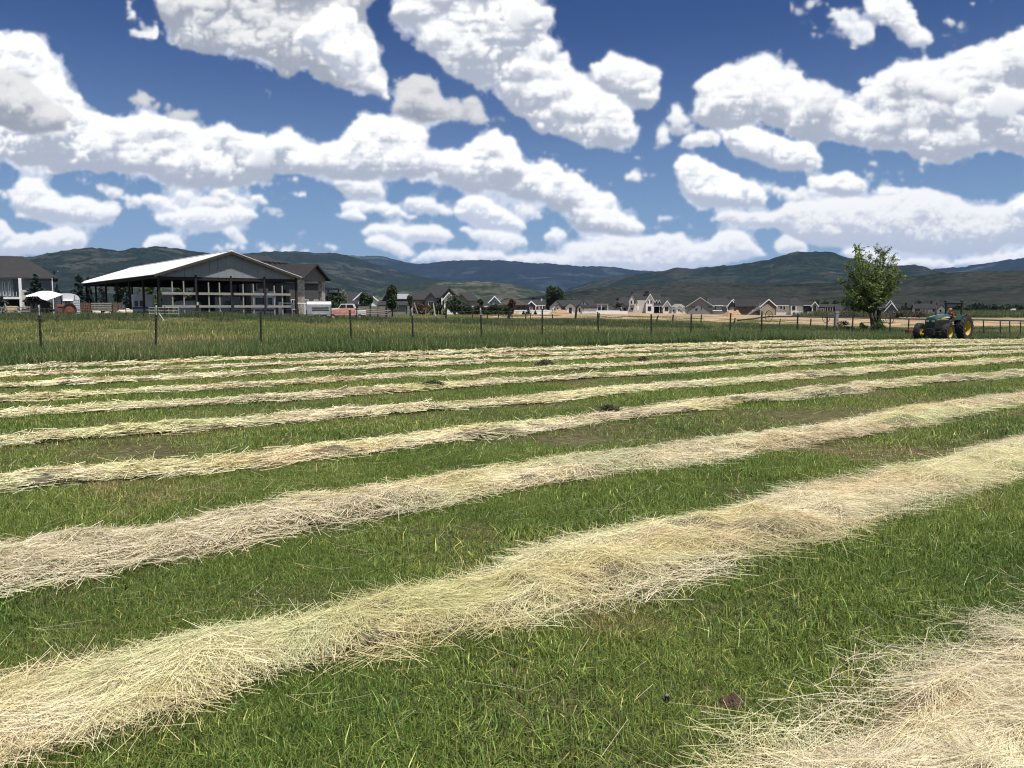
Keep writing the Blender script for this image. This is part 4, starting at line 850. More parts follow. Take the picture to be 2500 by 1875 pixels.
h.F(1084, 1108, 730, 716, -2.5, 1.6, wall=WHITE, roof=SHING, tw=.3); h.F(1112, 1140, 734, 720, 1, 8, wall=GREY, roof=SHING, trim=DTRIM); h.Sd(1112, 1168, 735, 714, 4, 12, hip=(8, 16), wall=GREY, roof=SHING2)
h.win(1046, 1058, 735, 746, -1, TRIM, 2); h.win(1088, 1104, 736, 752, -2.5, DTRIM, 2, 'entrance', BLACK); h.win(1121, 1130, 736, 748, 1, TRIM, 2); h.box(1136, 1166, 746, 752, 3.9, .1, TRIM, 'stone_band')
for p in (1079, 1115): h.post(p, 727, 766, -1.6, .3)
h.win(1020, 1030, 740, 750, 1.98, TRIM, 2)
h = House('house', 'grey two storey house with a white edged gable behind the hedge', 1205, 235)
h.Sd(1180, 1212, 740, 727, 3, 9, wall=GREY, roof=SHING2); h.F(1193, 1222, 740, 725, 0, 8, wall=BLUEG, roof=SHING2, tw=.4); h.Sd(1175, 1196, 747, 738, -2, 5, wall=GREY, roof=SHING2)
h.win(1208, 1212, 734, 740, 0); h.win(1200, 1206, 744, 751, 0); h.win(1212, 1217, 744, 751, 0)
h = House('house', 'low brown house with hipped brown roof behind the brown leaved tree', 1253, 225)
h.Sd(1218, 1288, 745, 730, 0, 11, hip=(24, 26), wall=BROWN, roof=SHING3, trim=None, oh=.8); h.win(1230, 1240, 749, 757, 0, DTRIM, 2); h.win(1262, 1270, 749, 757, 0, DTRIM); h.win(1276, 1282, 749, 757, 0, DTRIM)
h = House('house', 'grey house with a white chimney and a white edged gable', 1300, 250)
h.Sd(1270, 1328, 745, 733, 3, 10, wall=DGREY, roof=SHING2); h.F(1287, 1307, 746, 737, 0, 6, wall=DGREY, roof=SHING, tw=.4); h.chimney(1320.5, 1324, 728, 738, 7, TRIM)
h.win(1293, 1300, 749, 757, 0, TRIM, 2); h.win(1310, 1314, 748, 757, 3); h.win(1317, 1320, 748, 757, 3)
for p in (1308, 1316, 1324): h.post(p, 746, 763, -.4, .2)
h = House('house', 'long white house with four front gables and white garage doors', 1395, 265)
h.Sd(1362, 1448, 748, 734, 5, 11, wall=WHITE, roof=SHING2, trim=DTRIM); h.F(1342, 1373, 749, 734, 1, 9, wall=WHITE, roof=SHING, trim=DTRIM); h.F(1380, 1405, 750, 739, -1, 7, wall=WHITE, roof=SHING, trim=DTRIM); h.F(1356, 1370, 751, 744, -1.5, 3, wall=WHITE, roof=SHING, trim=DTRIM)
h.F(1410, 1440, 748, 734, 2, 8, wall=WHITE, roof=SHING, trim=DTRIM); h.F(1409, 1422, 753, 745, -.5, 3, wall=WHITE, roof=SHING, trim=DTRIM); h.Sd(1421, 1457, 750.5, 746, -.8, 3, wall=WHITE, roof=SHING, trim=DTRIM, oh=.3)
h.win(1347, 1350, 753, 761, 1); h.win(1360, 1364, 752, 763, -1.5, DTRIM); h.win(1389, 1396, 751, 765, -1, DTRIM, 2, 'front_door', GLASS, 'pane'); h.win(1413, 1417, 752, 762, -.5, DTRIM); h.win(1423.5, 1425.5, 738, 743, 2, DTRIM, fw=.04)
h.garage(1423, 1438, 752, 764, -.8); h.garage(1440, 1454, 752, 764, -.8)
h = House('house', 'green grey house under construction behind the white fence, with a flat topped porch', 1490, 290)
h.F(1478, 1502, 752, 742, 0, 9, wall=mat('green_grey_siding', (.25, .29, .28), (.2, .24, .23), 1, .7), roof=SHING2, trim=DTRIM); h.box(1457, 1486, 741.5, 744, -1, 5, GREY, 'porch_roof'); h.Sd(1452, 1480, 753, 744, 4, 8, wall=BROWN, roof=SHING2, trim=DTRIM)
for p in (1459, 1468, 1484): h.post(p, 744, 764, -.8, .2)
h.win(1462, 1468, 749, 758, 3.95, TRIM); h.win(1472, 1476, 749, 758, 3.95, TRIM)
h = House('house', 'grey house with tall entry windows tucked left of the big white farmhouse', 1520, 330)
h.Sd(1496, 1534, 747, 725, 6, 12, hip=(22, 0.2), wall=GREY, roof=SHING2, trim=None); h.F(1508, 1530, 750, 740, 0, 8, wall=GREY, roof=SHING2, trim=DTRIM); h.F(1500, 1516, 756, 749, -.5, 4, wall=GREY, roof=SHING2, trim=DTRIM)
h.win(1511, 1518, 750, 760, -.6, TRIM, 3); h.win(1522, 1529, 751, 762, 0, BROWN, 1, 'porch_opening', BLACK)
# the big white farmhouse
h = House('farmhouse', 'tall white farmhouse with two steep gables, twin dormers and a black chimney stack', 1585, 340, 'house')
h.Sd(1543, 1612, 735, 716, 5, 11, wall=GREY, roof=SHING2, trim=DTRIM, oh=.3); h.F(1532, 1555, 736, 717.5, 0, 12, wall=mat('cream_siding', (.55, .53, .49), (.49, .47, .44), 1, .7), roof=SHING, trim=DTRIM, oh=.3)
h.blk(*[h.L(1555, 735, 1.5)[0], h.L(1577, 735, 1.5)[0], 1.5, 6, h.L(1560, 733, 1.5)[1], h.L(1560, 733, 1.5)[1]+.1, None], wall=mat('cream_siding', (1, 1, 1)))
h.F(1577, 1597, 735.5, 719, -1, 12, wall=WHITE, roof=SHING, tw=.4, oh=.45); h.Sd(1594, 1636, 744, 726, 3, 10, wall=GREY, roof=SHING2, trim=DTRIM, oh=.3); h.Sd(1596, 1619, 746.5, 742.5, -.5, 3.2, wall=GREY, roof=SHING, trim=TRIM, zb=8.0-h.Z if False else 2.9)
h.F(1619, 1638, 748, 735.5, -1, 9, wall=WHITE, roof=SHING, tw=.4, oh=.45)
for a in (1600, 1607): h.F(a, a+5.2, 738, 733, 1.2, 4, wall=GREY, roof=SHING, tw=.3, oh=.25, zb=h.L(a, 743.5, 1.2)[1]); h.win(a+1.3, a+3.9, 737.5, 742.5, 1.2, DTRIM, fw=.05)
h.chimney(1574, 1583.5, 713, 724, 8, DTRIM, DTRIM); h.chimney(1541.5, 1544.5, 714, 719, 3, DTRIM, DTRIM)
for a, b, c, d, yf in ((1540, 1543, 734, 741.5, 0), (1548.5, 1551.5, 734, 741.5, 0), (1541, 1546, 751, 757, 0), (1581, 1584, 734, 741, -1), (1588, 1591, 734, 741, -1), (1581.5, 1590, 748, 759, -1), (1623, 1631.5, 748.5, 759, -1)): h.win(a, b, c, d, yf, DTRIM, 1 if b-a < 4 else 2, fw=.07)
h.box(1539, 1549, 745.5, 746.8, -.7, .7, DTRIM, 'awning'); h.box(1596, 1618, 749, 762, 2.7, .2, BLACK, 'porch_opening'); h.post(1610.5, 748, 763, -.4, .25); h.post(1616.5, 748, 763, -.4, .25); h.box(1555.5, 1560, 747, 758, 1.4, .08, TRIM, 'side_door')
h = House('house', 'small white cottage with grey roof at the right of the big farmhouse', 1658, 330)
h.Sd(1640, 1672, 750, 742, 2, 8, hip=(8, 8), wall=WHITE, roof=mat('stone_grey_roof', (.20, .20, .19), (.15, .15, .15), 1, .9), trim=None); h.F(1650, 1668, 752, 745, 0, 5, wall=WHITE, roof=SHING2); h.win(1656, 1659, 755, 760, 0, DTRIM, fw=.05); h.win(1661, 1664, 758, 761, 0, DTRIM, fw=.05); h.win(1643, 1646, 756, 761, 2, DTRIM, fw=.05)
h = House('house', 'wide grey house with one broad low gable facing the field', 1715, 275)
h.Sd(1730, 1775, 746, 728, 5, 12, wall=GREY, roof=SHING2); h.F(1679, 1740, 747, 727, 0, 13, wall=GREY, roof=SHING, oh=.6, trim=mat('grey_trim', (.45, .46, .46), (.4, .4, .4), 2, .6)); h.Sd(1738, 1762, 745, 739, 1, 5, wall=GREY, roof=SHING2)
for a in (1687.5, 1691, 1694.5, 1729, 1732, 1735): h.win(a, a+2.2, 748, 751, 0, DTRIM, fw=.04)
h.win(1711, 1713, 748.5, 756.5, 0, DTRIM, fw=.06); h.win(1745, 1748, 748, 756, 1, DTRIM, fw=.06); h.box(1740, 1763, 757, 759.5, -1.5, 2, TRIM, 'deck'); h.win(1698, 1703, 753, 758, 0, DTRIM, fw=.06)
h = House('house', 'house with a covered porch under a double white edged gable behind the dirt mound', 1785, 280)
h.Sd(1752, 1776, 747, 738, 3, 9, wall=GREY, roof=SHING2); h.F(1776, 1798, 748, 734, -2, 3, wall=DGREY, roof=SHING, tw=.4, zb=h.L(1780, 748, -2)[1]-.2); h.F(1779, 1801, 747, 732, 3, 8, wall=DGREY, roof=SHING, tw=.4); h.Sd(1752, 1812, 748, 733, 5, 10, wall=BROWN, roof=SHING2, trim=None)
for p in (1776.5, 1796.5): h.post(p, 748, 764, -2, .3)
h.win(1782, 1792, 748, 756, 2.9, TRIM, 3); h.win(1758, 1766, 749, 757, 2.9, DTRIM, 2)
h = House('house', 'long dark brown house with a tan single garage block at its right end', 1850, 255)
h.Sd(1798, 1878, 748, 732, 3, 12, wall=BROWN, roof=SHING, trim=DTRIM); h.F(1858, 1895, 748, 732, 0, 13, wall=BROWN, roof=SHING, tw=.35); h.F(1856, 1893, 757, 744, -2.5, 2.4, wall=TAN, roof=TAN, trim=None, oh=.05)
h.win(1816, 1821, 751, 753.5, 2.98, DTRIM, fw=.05); h.win(1839, 1847, 750, 753, 2.98, DTRIM, 3, fw=.05)
h = House('house', 'white walkout house with a tall window bay and a raised porch left of the willow', 1945, 270)
h.Sd(1892, 1960, 745, 730, 2, 11, wall=WHITE, roof=SHING, trim=TRIM); h.Sd(1930, 1958, 745, 727, 1, 10, hip=(2, 10), wall=WHITE, roof=SHING2, trim=None); h.Sd(1950, 1985, 745, 737, 3, 8, wall=WHITE, roof=SHING, trim=TRIM); h.F(1982.5, 1996, 746, 738, -1.5, 8, wall=GREY, roof=SHING, tw=.35, zb=h.L(1985, 747, -1.5)[1])
h.box(1932, 1944, 745, 768, .6, 1, TRIM, 'window_bay'); h.win(1934, 1942, 747, 757, .6, DTRIM, 3, rows=2, fw=.07); h.win(1936.5, 1940.5, 762.5, 767.5, .6, DTRIM, fw=.06)
for a, b, c, d in ((1905, 1909, 748, 754), (1913, 1916, 748, 756), (1928, 1931, 748, 756), (1954, 1957, 748, 757), (1899, 1903, 748, 750)): h.win(a, b, c, d, 2, DTRIM, fw=.06)
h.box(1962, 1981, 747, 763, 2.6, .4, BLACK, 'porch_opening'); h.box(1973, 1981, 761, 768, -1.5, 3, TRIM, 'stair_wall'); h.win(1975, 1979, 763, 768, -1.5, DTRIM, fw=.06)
for p in (1984, 1994.5): h.post(p, 746, 768, -1.4, .3)
h = House('pavilion', 'white cottage with long covered patios beside the walkout house', 2020, 290, 'pavilion')
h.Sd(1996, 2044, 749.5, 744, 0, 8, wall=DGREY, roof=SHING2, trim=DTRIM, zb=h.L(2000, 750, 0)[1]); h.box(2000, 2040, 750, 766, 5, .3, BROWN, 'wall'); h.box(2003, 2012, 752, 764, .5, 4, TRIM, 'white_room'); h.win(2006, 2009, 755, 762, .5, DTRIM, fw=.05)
for p in (1997, 2015, 2021, 2027, 2033, 2039): h.post(p, 750, 766, .2, .22)
h = House('house', 'dark gabled shed half hidden behind the trunk of the willow', 2065, 250, 'shed')
h.F(2055, 2090, 762, 740, 0, 10, wall=mat('slate_siding', (.13, .14, .155), (.11, .12, .13), 1, .8), roof=SHING, trim=None); h.Sd(2043, 2070, 760, 745, 3, 9, wall=DGREY, roof=SHING2, trim=None); h.win(2070, 2074, 757, 764, 0, DTRIM, fw=.06)
h = House('house', 'grey house with slate gable just right of the willow trunk', 2170, 250)
h.Sd(2138, 2172, 753, 744, 3, 9, wall=DGREY, roof=SHING, trim=None); h.F(2160, 2192, 760, 741, 0, 8, wall=mat('slate_siding', (1, 1, 1)), roof=SHING2, tw=.3); h.F(2165, 2182, 745, 734, 5, 7, wall=WHITE, roof=SHING2, tw=.3, zb=3)
for a in (2146, 2152): h.win(a, a+4, 751, 757, 3, TRIM, fw=.07)
h = House('ranch_house', 'long white ranch house with black roof and white end gables behind the tractor', 2285, 230, 'house')
h.Sd(2234, 2300, 754, 743, 3, 10, wall=WHITE, roof=SHING, trim=DTRIM); h.F(2289, 2307, 754, 745, 0, 12, wall=WHITE, roof=SHING, trim=DTRIM, oh=.3); h.F(2314, 2323.5, 756, 748.5, 0, 8, wall=WHITE, roof=SHING, trim=DTRIM, oh=.25); h.Sd(2300, 2318, 757, 749, 3, 8, wall=DGREY, roof=SHING, trim=None)
h.box(2234, 2246, 755, 764, 2.85, .1, DGREY, 'stained_panel')
for a, b, c, d, yf in ((2255, 2257, 756, 763, 3), (2262, 2264, 757, 763, 3), (2277, 2282, 755, 761, 3), (2294, 2298, 756, 763, 0), (2316.5, 2321, 756, 762, 0)): h.win(a, b, c, d, yf, DTRIM, fw=.06)
h = House('long_shed', 'low pale shed at the far right edge beyond the tree line', 2490, 330, 'shed')
h.Sd(2472, 2540, 760, 754.5, 0, 10, wall=GREY, roof=mat('pale_grey_roof', (1, 1, 1)), trim=None); h.win(2484, 2487, 760, 763, 0, DTRIM, fw=.06)
# white fences round the new gardens
def white_fence(px0, px1, y0, Y, label):
    a = at(px0, y0, Y); b = at(px1, y0, Y); z0 = G(a.x, Y); o = empty('garden_fence', (a.x, Y, z0), 0, label, 'fence', 'white garden fences'); n = max(3, int((b.x-a.x)/2.4)); w = (b.x-a.x)/n; h_ = a.z-z0
    for i in range(n): MB().box(i*w+.08, (i+1)*w-.08, -.02, .02, .08, h_).build('fence_panel', TRIM, o)
    for i in range(n+1): MB().box(i*w-.07, i*w+.07, -.07, .07, -.3, h_+.12).build('post', TRIM, o)
white_fence(1255, 1343, 757, 222, 'white board fence in front of the house with the white chimney')
white_fence(1456, 1512, 758, 262, 'white board fence in front of the green grey house under construction')
white_fence(1513, 1532, 759.5, 268, 'short white board fence left of the tall white farmhouse')
# ============================ trees ============================
BARK = mat('bark', (.075, .058, .044), (.035, .027, .021), 9, .95, bump=.6)
LEAF = mat('green_leaf', (.075, .125, .030), (.042, .080, .020), 1.2, .6, attr=True, trans=.3); LEAFD = mat('dark_leaf', (.036, .062, .022), (.022, .040, .015), 1.0, .7, attr=True, trans=.2)
NEEDLE = mat('spruce_needle', (.040, .062, .048), (.022, .038, .028), 1.5, .75, attr=True, trans=.1); BROWNLEAF = mat('brown_leaf', (.13, .075, .045), (.07, .042, .028), 1.2, .7, attr=True, trans=.2)
PALELEAF = mat('silver_leaf', (.19, .22, .15), (.12, .15, .10), 1.2, .6, attr=True, trans=.3)
def leaf_quads(rng, C, size, flat=.0, dirs=None):
    n = len(C); u = rng.normal(size=(n, 3)); u /= np.linalg.norm(u, axis=1)[:, None]
    if dirs is not None: u = dirs+.45*u; u /= np.linalg.norm(u, axis=1)[:, None]
    v = rng.normal(size=(n, 3)); v -= u*(v*u).sum(1)[:, None]; v /= np.linalg.norm(v, axis=1)[:, None]
    s = size*rng.uniform(.6, 1.35, n)[:, None]; u = u*s; v = v*s*.42
    return np.stack([C-u, C-v*.9-u*.1, C+u, C+v*.9-u*.1], 1)
def tree(name, label, X, Y, H, W, leaf=LEAF, n=1500, ls=.25, trunk=.25, seed=1, lobes=9, cat='tree', group=None, shape='round', lean=0, z=None):
    rng = np.random.default_rng(seed); z0 = G(X, Y) if z is None else z; o = empty(name, (X, Y, z0), rng.uniform(0, 6), label, cat, group)
    m = MB(); r = max(.05, H*.022); top = np.array([lean*H*.3, 0, H*.8]); m.tube([(0, 0, -.2), (lean*H*.05, 0, H*trunk), tuple(top*.7), tuple(top)], [r*1.25, r, r*.55, r*.15], 7)
    Cc = []; zc = H*(trunk+1)/2; hz = H*(1-trunk)/2
    for i in range(lobes):
        f = rng.uniform(-.8, .85); a = rng.uniform(0, 6.283); prof = {'round': math.sqrt(max(.05, 1-f*f)), 'column': .8*math.sqrt(max(.05, 1-f**4)), 'vase': .45+.5*(f+1)/2}[shape]
        c = np.array([math.cos(a)*W/2*prof*.62, math.sin(a)*W/2*prof*.62, zc+f*hz*.85]); Cc.append(c)
        b = np.array([lean*H*.05, 0, H*trunk*rng.uniform(.8, 1.6)]); m.tube([tuple(b), tuple((b+c)/2+np.array([0, 0, .05*H])), tuple(c)], [r*.5, r*.3, r*.08], 5)
    m.build('trunk', BARK, o, smooth=True)
    Cc = np.array(Cc); k = rng.integers(0, lobes, n); d = rng.normal(size=(n, 3)); d /= np.linalg.norm(d, axis=1)[:, None]; rad = rng.uniform(.25, 1, n)**.45
    lr = (W*.27 if shape != 'column' else W*.36); P = Cc[k]+d*rad[:, None]*np.array([lr, lr, min(lr*1.1, hz*.55)])*rng.uniform(.65, 1.25, lobes)[k][:, None]
    T = np.repeat(rng.uniform(.62, 1.45, n)[:, None], 3, 1)*np.array([1, 1, 1]); T *= rng.uniform(.75, 1.25, lobes)[k][:, None]; T[:, 0] *= rng.uniform(.85, 1.25, n)
    quads('crown', leaf_quads(rng, P, ls), T, leaf, o); return o
def spruce(name, label, X, Y, H, W, seed=1, group=None, leaf=NEEDLE, n=2600, z=None, ls=.20, cat='tree'):
    rng = np.random.default_rng(seed); z0 = G(X, Y) if z is None else z; o = empty(name, (X, Y, z0), 0, label, cat, group)
    MB().tube([(0, 0, -.2), (0, 0, H*.5), (0, 0, H*.97)], [H*.022, H*.013, .015], 7).build('trunk', BARK, o, smooth=True)
    nb = 90; bz = rng.random(nb)**1.25*.93; ba = rng.uniform(0, 6.283, nb); bl = (1-bz)**.8*W/2*rng.uniform(.85, 1.3, nb)
    k = rng.choice(nb, n, p=bl/bl.sum()); f = rng.random(n)**.6; l = bl[k]*f; a = ba[k]+rng.normal(0, .16, n)*(1.3-f)
    zz = .04*H+bz[k]*H*.96-l*.22+.10*l*f+rng.normal(0, .05+.010*H, n); P = np.stack([np.cos(a)*l, np.sin(a)*l, zz], -1)
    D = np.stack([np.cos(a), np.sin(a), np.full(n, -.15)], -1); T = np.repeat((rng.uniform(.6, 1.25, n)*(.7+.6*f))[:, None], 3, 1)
    quads('needles', leaf_quads(rng, P, ls, dirs=D), T, leaf, o); return o
def T_(px, ytop, ybase, Y): p = at(px, ytop, Y); return p.x, p.z
def tr(fn, name, label, px, ytop, wpx, Y, **k):
    p = at(px, ytop, Y); z = G(p.x, Y); return fn(name, label, p.x, Y, p.z-z, wpx/F*Y, **k)
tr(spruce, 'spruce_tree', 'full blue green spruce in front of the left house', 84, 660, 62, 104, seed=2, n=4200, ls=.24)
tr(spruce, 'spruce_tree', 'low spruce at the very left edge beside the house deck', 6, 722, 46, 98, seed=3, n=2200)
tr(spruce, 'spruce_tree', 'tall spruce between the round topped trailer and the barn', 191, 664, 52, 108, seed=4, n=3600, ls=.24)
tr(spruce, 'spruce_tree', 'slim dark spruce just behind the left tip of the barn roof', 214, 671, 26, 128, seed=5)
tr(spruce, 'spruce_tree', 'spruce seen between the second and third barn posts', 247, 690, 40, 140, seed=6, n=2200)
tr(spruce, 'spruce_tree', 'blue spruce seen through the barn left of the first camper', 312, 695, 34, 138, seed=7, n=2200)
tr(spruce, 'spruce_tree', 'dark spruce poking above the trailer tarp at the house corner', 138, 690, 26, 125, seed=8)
tr(tree, 'poplar_tree', 'narrow green poplar seen through the barn near its left end', 292, 688, 26, 135, shape='column', seed=9, leaf=LEAFD, n=1200)
for i, (p, t, w) in enumerate(((360, 696, 46), (400, 700, 44), (445, 697, 50), (478, 706, 40))):
    tr(tree, 'leafy_tree', ['bright green tree above the first camper in the barn', 'green tree above the second camper, behind the barn', 'broad dark tree behind the barn above the covered pickup', 'small tree behind the barn at the first gable post'][i], p, t, w, 142, seed=20+i, n=1300, ls=.32, leaf=LEAFD if i > 1 else LEAF, group='trees seen through the barn')
tr(tree, 'round_shrub', 'rounded dark shrub behind the silver stock trailer', 812, 716, 46, 112, seed=30, trunk=.08, n=1500, leaf=LEAFD, cat='shrub')
tr(tree, 'young_tree', 'pale silvery leaved young tree behind the pickup truck cab', 838, 705, 26, 120, seed=31, leaf=PALELEAF, n=700, ls=.18, shape='column')
tr(tree, 'leafy_tree', 'bushy dark tree in front of the blue grey house', 893, 712, 30, 150, seed=32, leaf=LEAFD, n=1500, ls=.3, trunk=.15)
tr(tree, 'poplar_tree', 'tall columnar dark tree standing alone left of the large grey house', 957, 694, 26, 118, seed=33, leaf=LEAFD, n=3600, ls=.19, shape='column', trunk=.10, lobes=14)
tr(tree, 'young_tree', 'slim young tree left of the large grey house', 1001, 717, 13, 125, seed=34, leaf=LEAFD, n=700, ls=.16, shape='column', trunk=.2)
for i, (p, t, w) in enumerate(((1030, 735, 46), (1062, 742, 40), (1110, 722, 44), (1135, 740, 40), (1172, 730, 13))):
    tr(tree, 'garden_tree' if i in (2, 4) else 'round_shrub', ['dark reddish shrub before the left gable of the large grey house', 'low dark shrub under the middle gable of the large grey house', 'dark leafy tree before the entrance gable of the large grey house', 'dark rounded shrub under the garage wing', 'thin dark tree at the right end of the garage wing'][i], p, t, w, 160, seed=40+i, leaf=LEAFD if i else BROWNLEAF, n=1300, ls=.26, trunk=.08 if i != 4 else .2, shape='round' if i != 4 else 'column', cat='shrub' if i not in (2, 4) else 'tree')
for i, p in enumerate((1056, 1086)): tr(tree, 'flowering_bush', ['yellow green round bush left of the porch of the large grey house', 'yellow green round bush right of the porch of the large grey house'][i], p, 751, 14, 150, seed=48+i, leaf=mat('yellow_leaf', (.22, .23, .04), (.13, .15, .03), 2, .7, attr=True, trans=.3), n=500, ls=.13, trunk=.05, cat='bush')
HL = ['leftmost dark hedge shrub beside the garage wing', 'second dark hedge shrub, below the thin dark tree', 'dark hedge shrub before the grey house with white edged gable', 'tall dark hedge shrub left of the brown leaved tree', 'dark hedge shrub at the right end, nearest the brown hipped house']
for i, p in enumerate((1142, 1165, 1190, 1212, 1228)): tr(tree, 'hedge_shrub', HL[i], p, 747-4*(i > 2), 34, 168, seed=50+i, leaf=LEAFD, n=1000, ls=.26, trunk=.05, cat='shrub', group='dark shrubs in front of the middle houses')
tr(tree, 'brown_leaved_tree', 'small drying tree with brown leaves beside the leaning dark post', 1250, 731, 22, 103, seed=60, leaf=BROWNLEAF, n=900, ls=.16, trunk=.38, lobes=6)
tr(tree, 'leafy_tree', 'largest round dark green tree on the skyline left of the long white house', 1352, 702, 44, 300, seed=61, leaf=LEAFD, n=3200, ls=.55, trunk=.12, lobes=14)
tr(tree, 'leafy_tree', 'smaller round tree touching the right side of the largest skyline tree', 1375, 715, 18, 305, seed=62, leaf=LEAFD, n=900, ls=.5, trunk=.1)
tr(tree, 'leafy_tree', 'small round tree behind the house with the white chimney', 1303, 723, 22, 300, seed=63, leaf=LEAFD, n=900, ls=.5, trunk=.1); tr(tree, 'leafy_tree', 'low dark tree above the brown hipped roof', 1276, 729, 12, 300, seed=64, leaf=LEAFD, n=500, ls=.45, trunk=.1)
tr(tree, 'leafy_tree', 'tiny round tree above the ridge of the long white house', 1397, 727, 8, 310, seed=65, leaf=LEAFD, n=400, ls=.4, trunk=.1)
for i, p in enumerate((1278, 1290, 1307)): tr(spruce, 'young_spruce', ['small dark spruce left in front of the white board fence', 'middle dark spruce in front of the white board fence, tallest of three', 'small spruce right in front of the white board fence'][i], p, (759, 748, 758)[i], 7+3*(i == 1), 215, seed=70+i, n=500, ls=.22, group='young spruces by the white fence')
for i, (p, t, w) in enumerate(((1985, 731, 26), (2015, 736, 24), (2038, 733, 26), (2160, 742, 20), (1510, 722, 10))):
    tr(tree, 'leafy_tree', ['dark tree behind the raised porch of the walkout house', 'dark tree behind the covered patios', 'dark tree left of the willow, behind the slate shed', 'dark tree behind the grey house right of the willow', 'small dark tree on the slope behind the farmhouse roof'][i], p, t, w, 330, seed=80+i, leaf=LEAFD, n=900, ls=.55, trunk=.1)
for i, (p, t, w) in enumerate(((2212, 737, 8), (2242, 734, 14), (2274, 733, 9), (2200, 748, 22), (2225, 749, 20))):
    fn = spruce if i in (0, 2) else tree; kw = {} if i in (0, 2) else dict(leaf=LEAFD, trunk=.1)
    tr(fn, 'spruce_tree' if i in (0, 2) else 'leafy_tree', ['pointed spruce in the gap left of the ranch house', 'round dark tree at the left end of the ranch house roof', 'pointed spruce above the ranch house roof', 'low grey green tree right of the slate gabled house', 'low grey green tree beside the pointed spruce'][i], p, t, w, 300, seed=90+i, n=700, ls=.42, **kw)
rg = np.random.default_rng(5)
for i in range(24):
    p = 2336+i*8.2+rg.uniform(-3, 3); t = 745+rg.uniform(-5, 4)+.12*i
    tr(tree, 'woodland_tree', 'dark tree in the long tree line at the right, beyond the tractor', p, t, rg.uniform(13, 22), 340+rg.uniform(-15, 15), seed=120+i, leaf=LEAFD, n=420, ls=.75, trunk=.08, group='trees of the far right tree line')
for i, (p, w) in enumerate(((2055, 40), (2075, 30), (2190, 40), (2215, 44), (2245, 40))):
    tr(tree, 'sagebrush_bush', ['grey brown bush on the dirt left of the willow', 'grey brown bush right behind the willow trunk fence', 'olive bush under the slate gable', 'wide olive bush left of the tractor', 'olive bush in front of the ranch house'][i], p, 763-3*(i > 1), w, 200, seed=150+i, leaf=mat('sage_leaf', (.10, .10, .06), (.06, .06, .04), 2, .8, attr=True, trans=.2), n=700, ls=.3, trunk=.03, cat='bush')
# the willow in the fence line, leaning a little and blown by the wind
def willow():
    Y = 69.0; p = at(2133, 812, Y); z0 = G(p.x, Y); rng = np.random.default_rng(8)
    o = empty('willow_tree', (p.x, Y, z0), 0, 'lone wind blown green willow growing in the wire fence left of the tractor', 'tree'); m = MB()
    def W2(px, py, dy=0): q = at(px, py, Y+dy); return np.array([q.x-p.x, dy, q.z-z0])
    fork = W2(2126, 764); m.tube([(0, 0, -.3), tuple(W2(2131, 795)), tuple(W2(2129, 778)), tuple(fork)], [.24, .20, .17, .15], 9)
    m.tube([tuple(W2(2139, 812, .3)), tuple(W2(2140, 790, .2)), tuple(W2(2132, 768)), tuple(W2(2140, 742))], [.13, .1, .09, .05], 7)
    ends = []
    tips = [(2052, 690), (2058, 652), (2070, 634), (2086, 612), (2096, 606), (2112, 622), (2127, 614), (2140, 628), (2156, 618), (2172, 622), (2184, 632), (2190, 650), (2186, 676), (2180, 700), (2170, 722), (2060, 716), (2072, 738), (2090, 752), (2110, 700), (2130, 690), (2150, 690), (2100, 670), (2120, 655), (2145, 655), (2168, 672), (2080, 700), (2095, 725), (2165, 700), (2066, 672), (2180, 660)]
    allp = []
    for i, (a, b) in enumerate(tips):
        dy = rng.uniform(-1.5, 1.5); e = W2(a, b, 0)+np.array([0, dy, 0]); mid = fork*.45+e*.55+np.array([rng.normal(0, .12), dy*.2, rng.normal(.1, .15)]); pts = [fork*(1-t)**2+2*mid*t*(1-t)+e*t*t for t in np.linspace(0, 1, 7)]
        m.tube([tuple(q) for q in pts], list(np.linspace(.085, .012, 7)), 6)
        for j in range(2, 7):
            for _ in range(9):
                d = rng.normal(size=3); d /= np.linalg.norm(d); d[2] += .25; d[0] += .15; l = rng.uniform(.35, 1.05)*(1.1-j*.07); s = pts[j]; en = s+d*l; m.tube([tuple(s), tuple((s+en)/2+np.array([0, 0, .05])), tuple(en)], [.012, .008, .004], 3, False)
                t = rng.random(15)[:, None]; cl = s*(1-t)+en*t+rng.normal(0, .055, (15, 3)); allp.append(np.concatenate([cl, np.repeat(d[None], 15, 0), np.full((15, 1), rng.uniform(.65, 1.5))], 1))
    m.build('trunk', BARK, o, smooth=True); A = np.concatenate(allp); n = len(A)
    D = A[:, 3:6]+np.array([.45, 0, -.15]); D /= np.linalg.norm(D, axis=1)[:, None]
    T = A[:, 6:7]*rng.uniform(.75, 1.3, (n, 1))*np.ones((1, 3)); T[:, 0] *= 1.1; u = D*.085
    quads('crown', leaf_quads(rng, A[:, :3], .092, dirs=D), T, mat('willow_leaf', (.175, .245, .062), (.115, .175, .045), .9, .5, attr=True, trans=.35), o)
    return o
willow()
for i, (p, t, w) in enumerate(((2105, 789, 26), (2146, 783, 30), (2062, 785, 44))):
    tr(tree, 'round_shrub', ['dark round bush at the left foot of the willow', 'pale green sucker growth right of the willow trunk', 'tangled grey green bush left of the willow under the irrigation pipe'][i], p, t, w, 68.5+2*(i == 2), seed=160+i, leaf=(LEAFD, LEAF, LEAFD)[i], n=1100, ls=.08, trunk=.03, cat='bush')
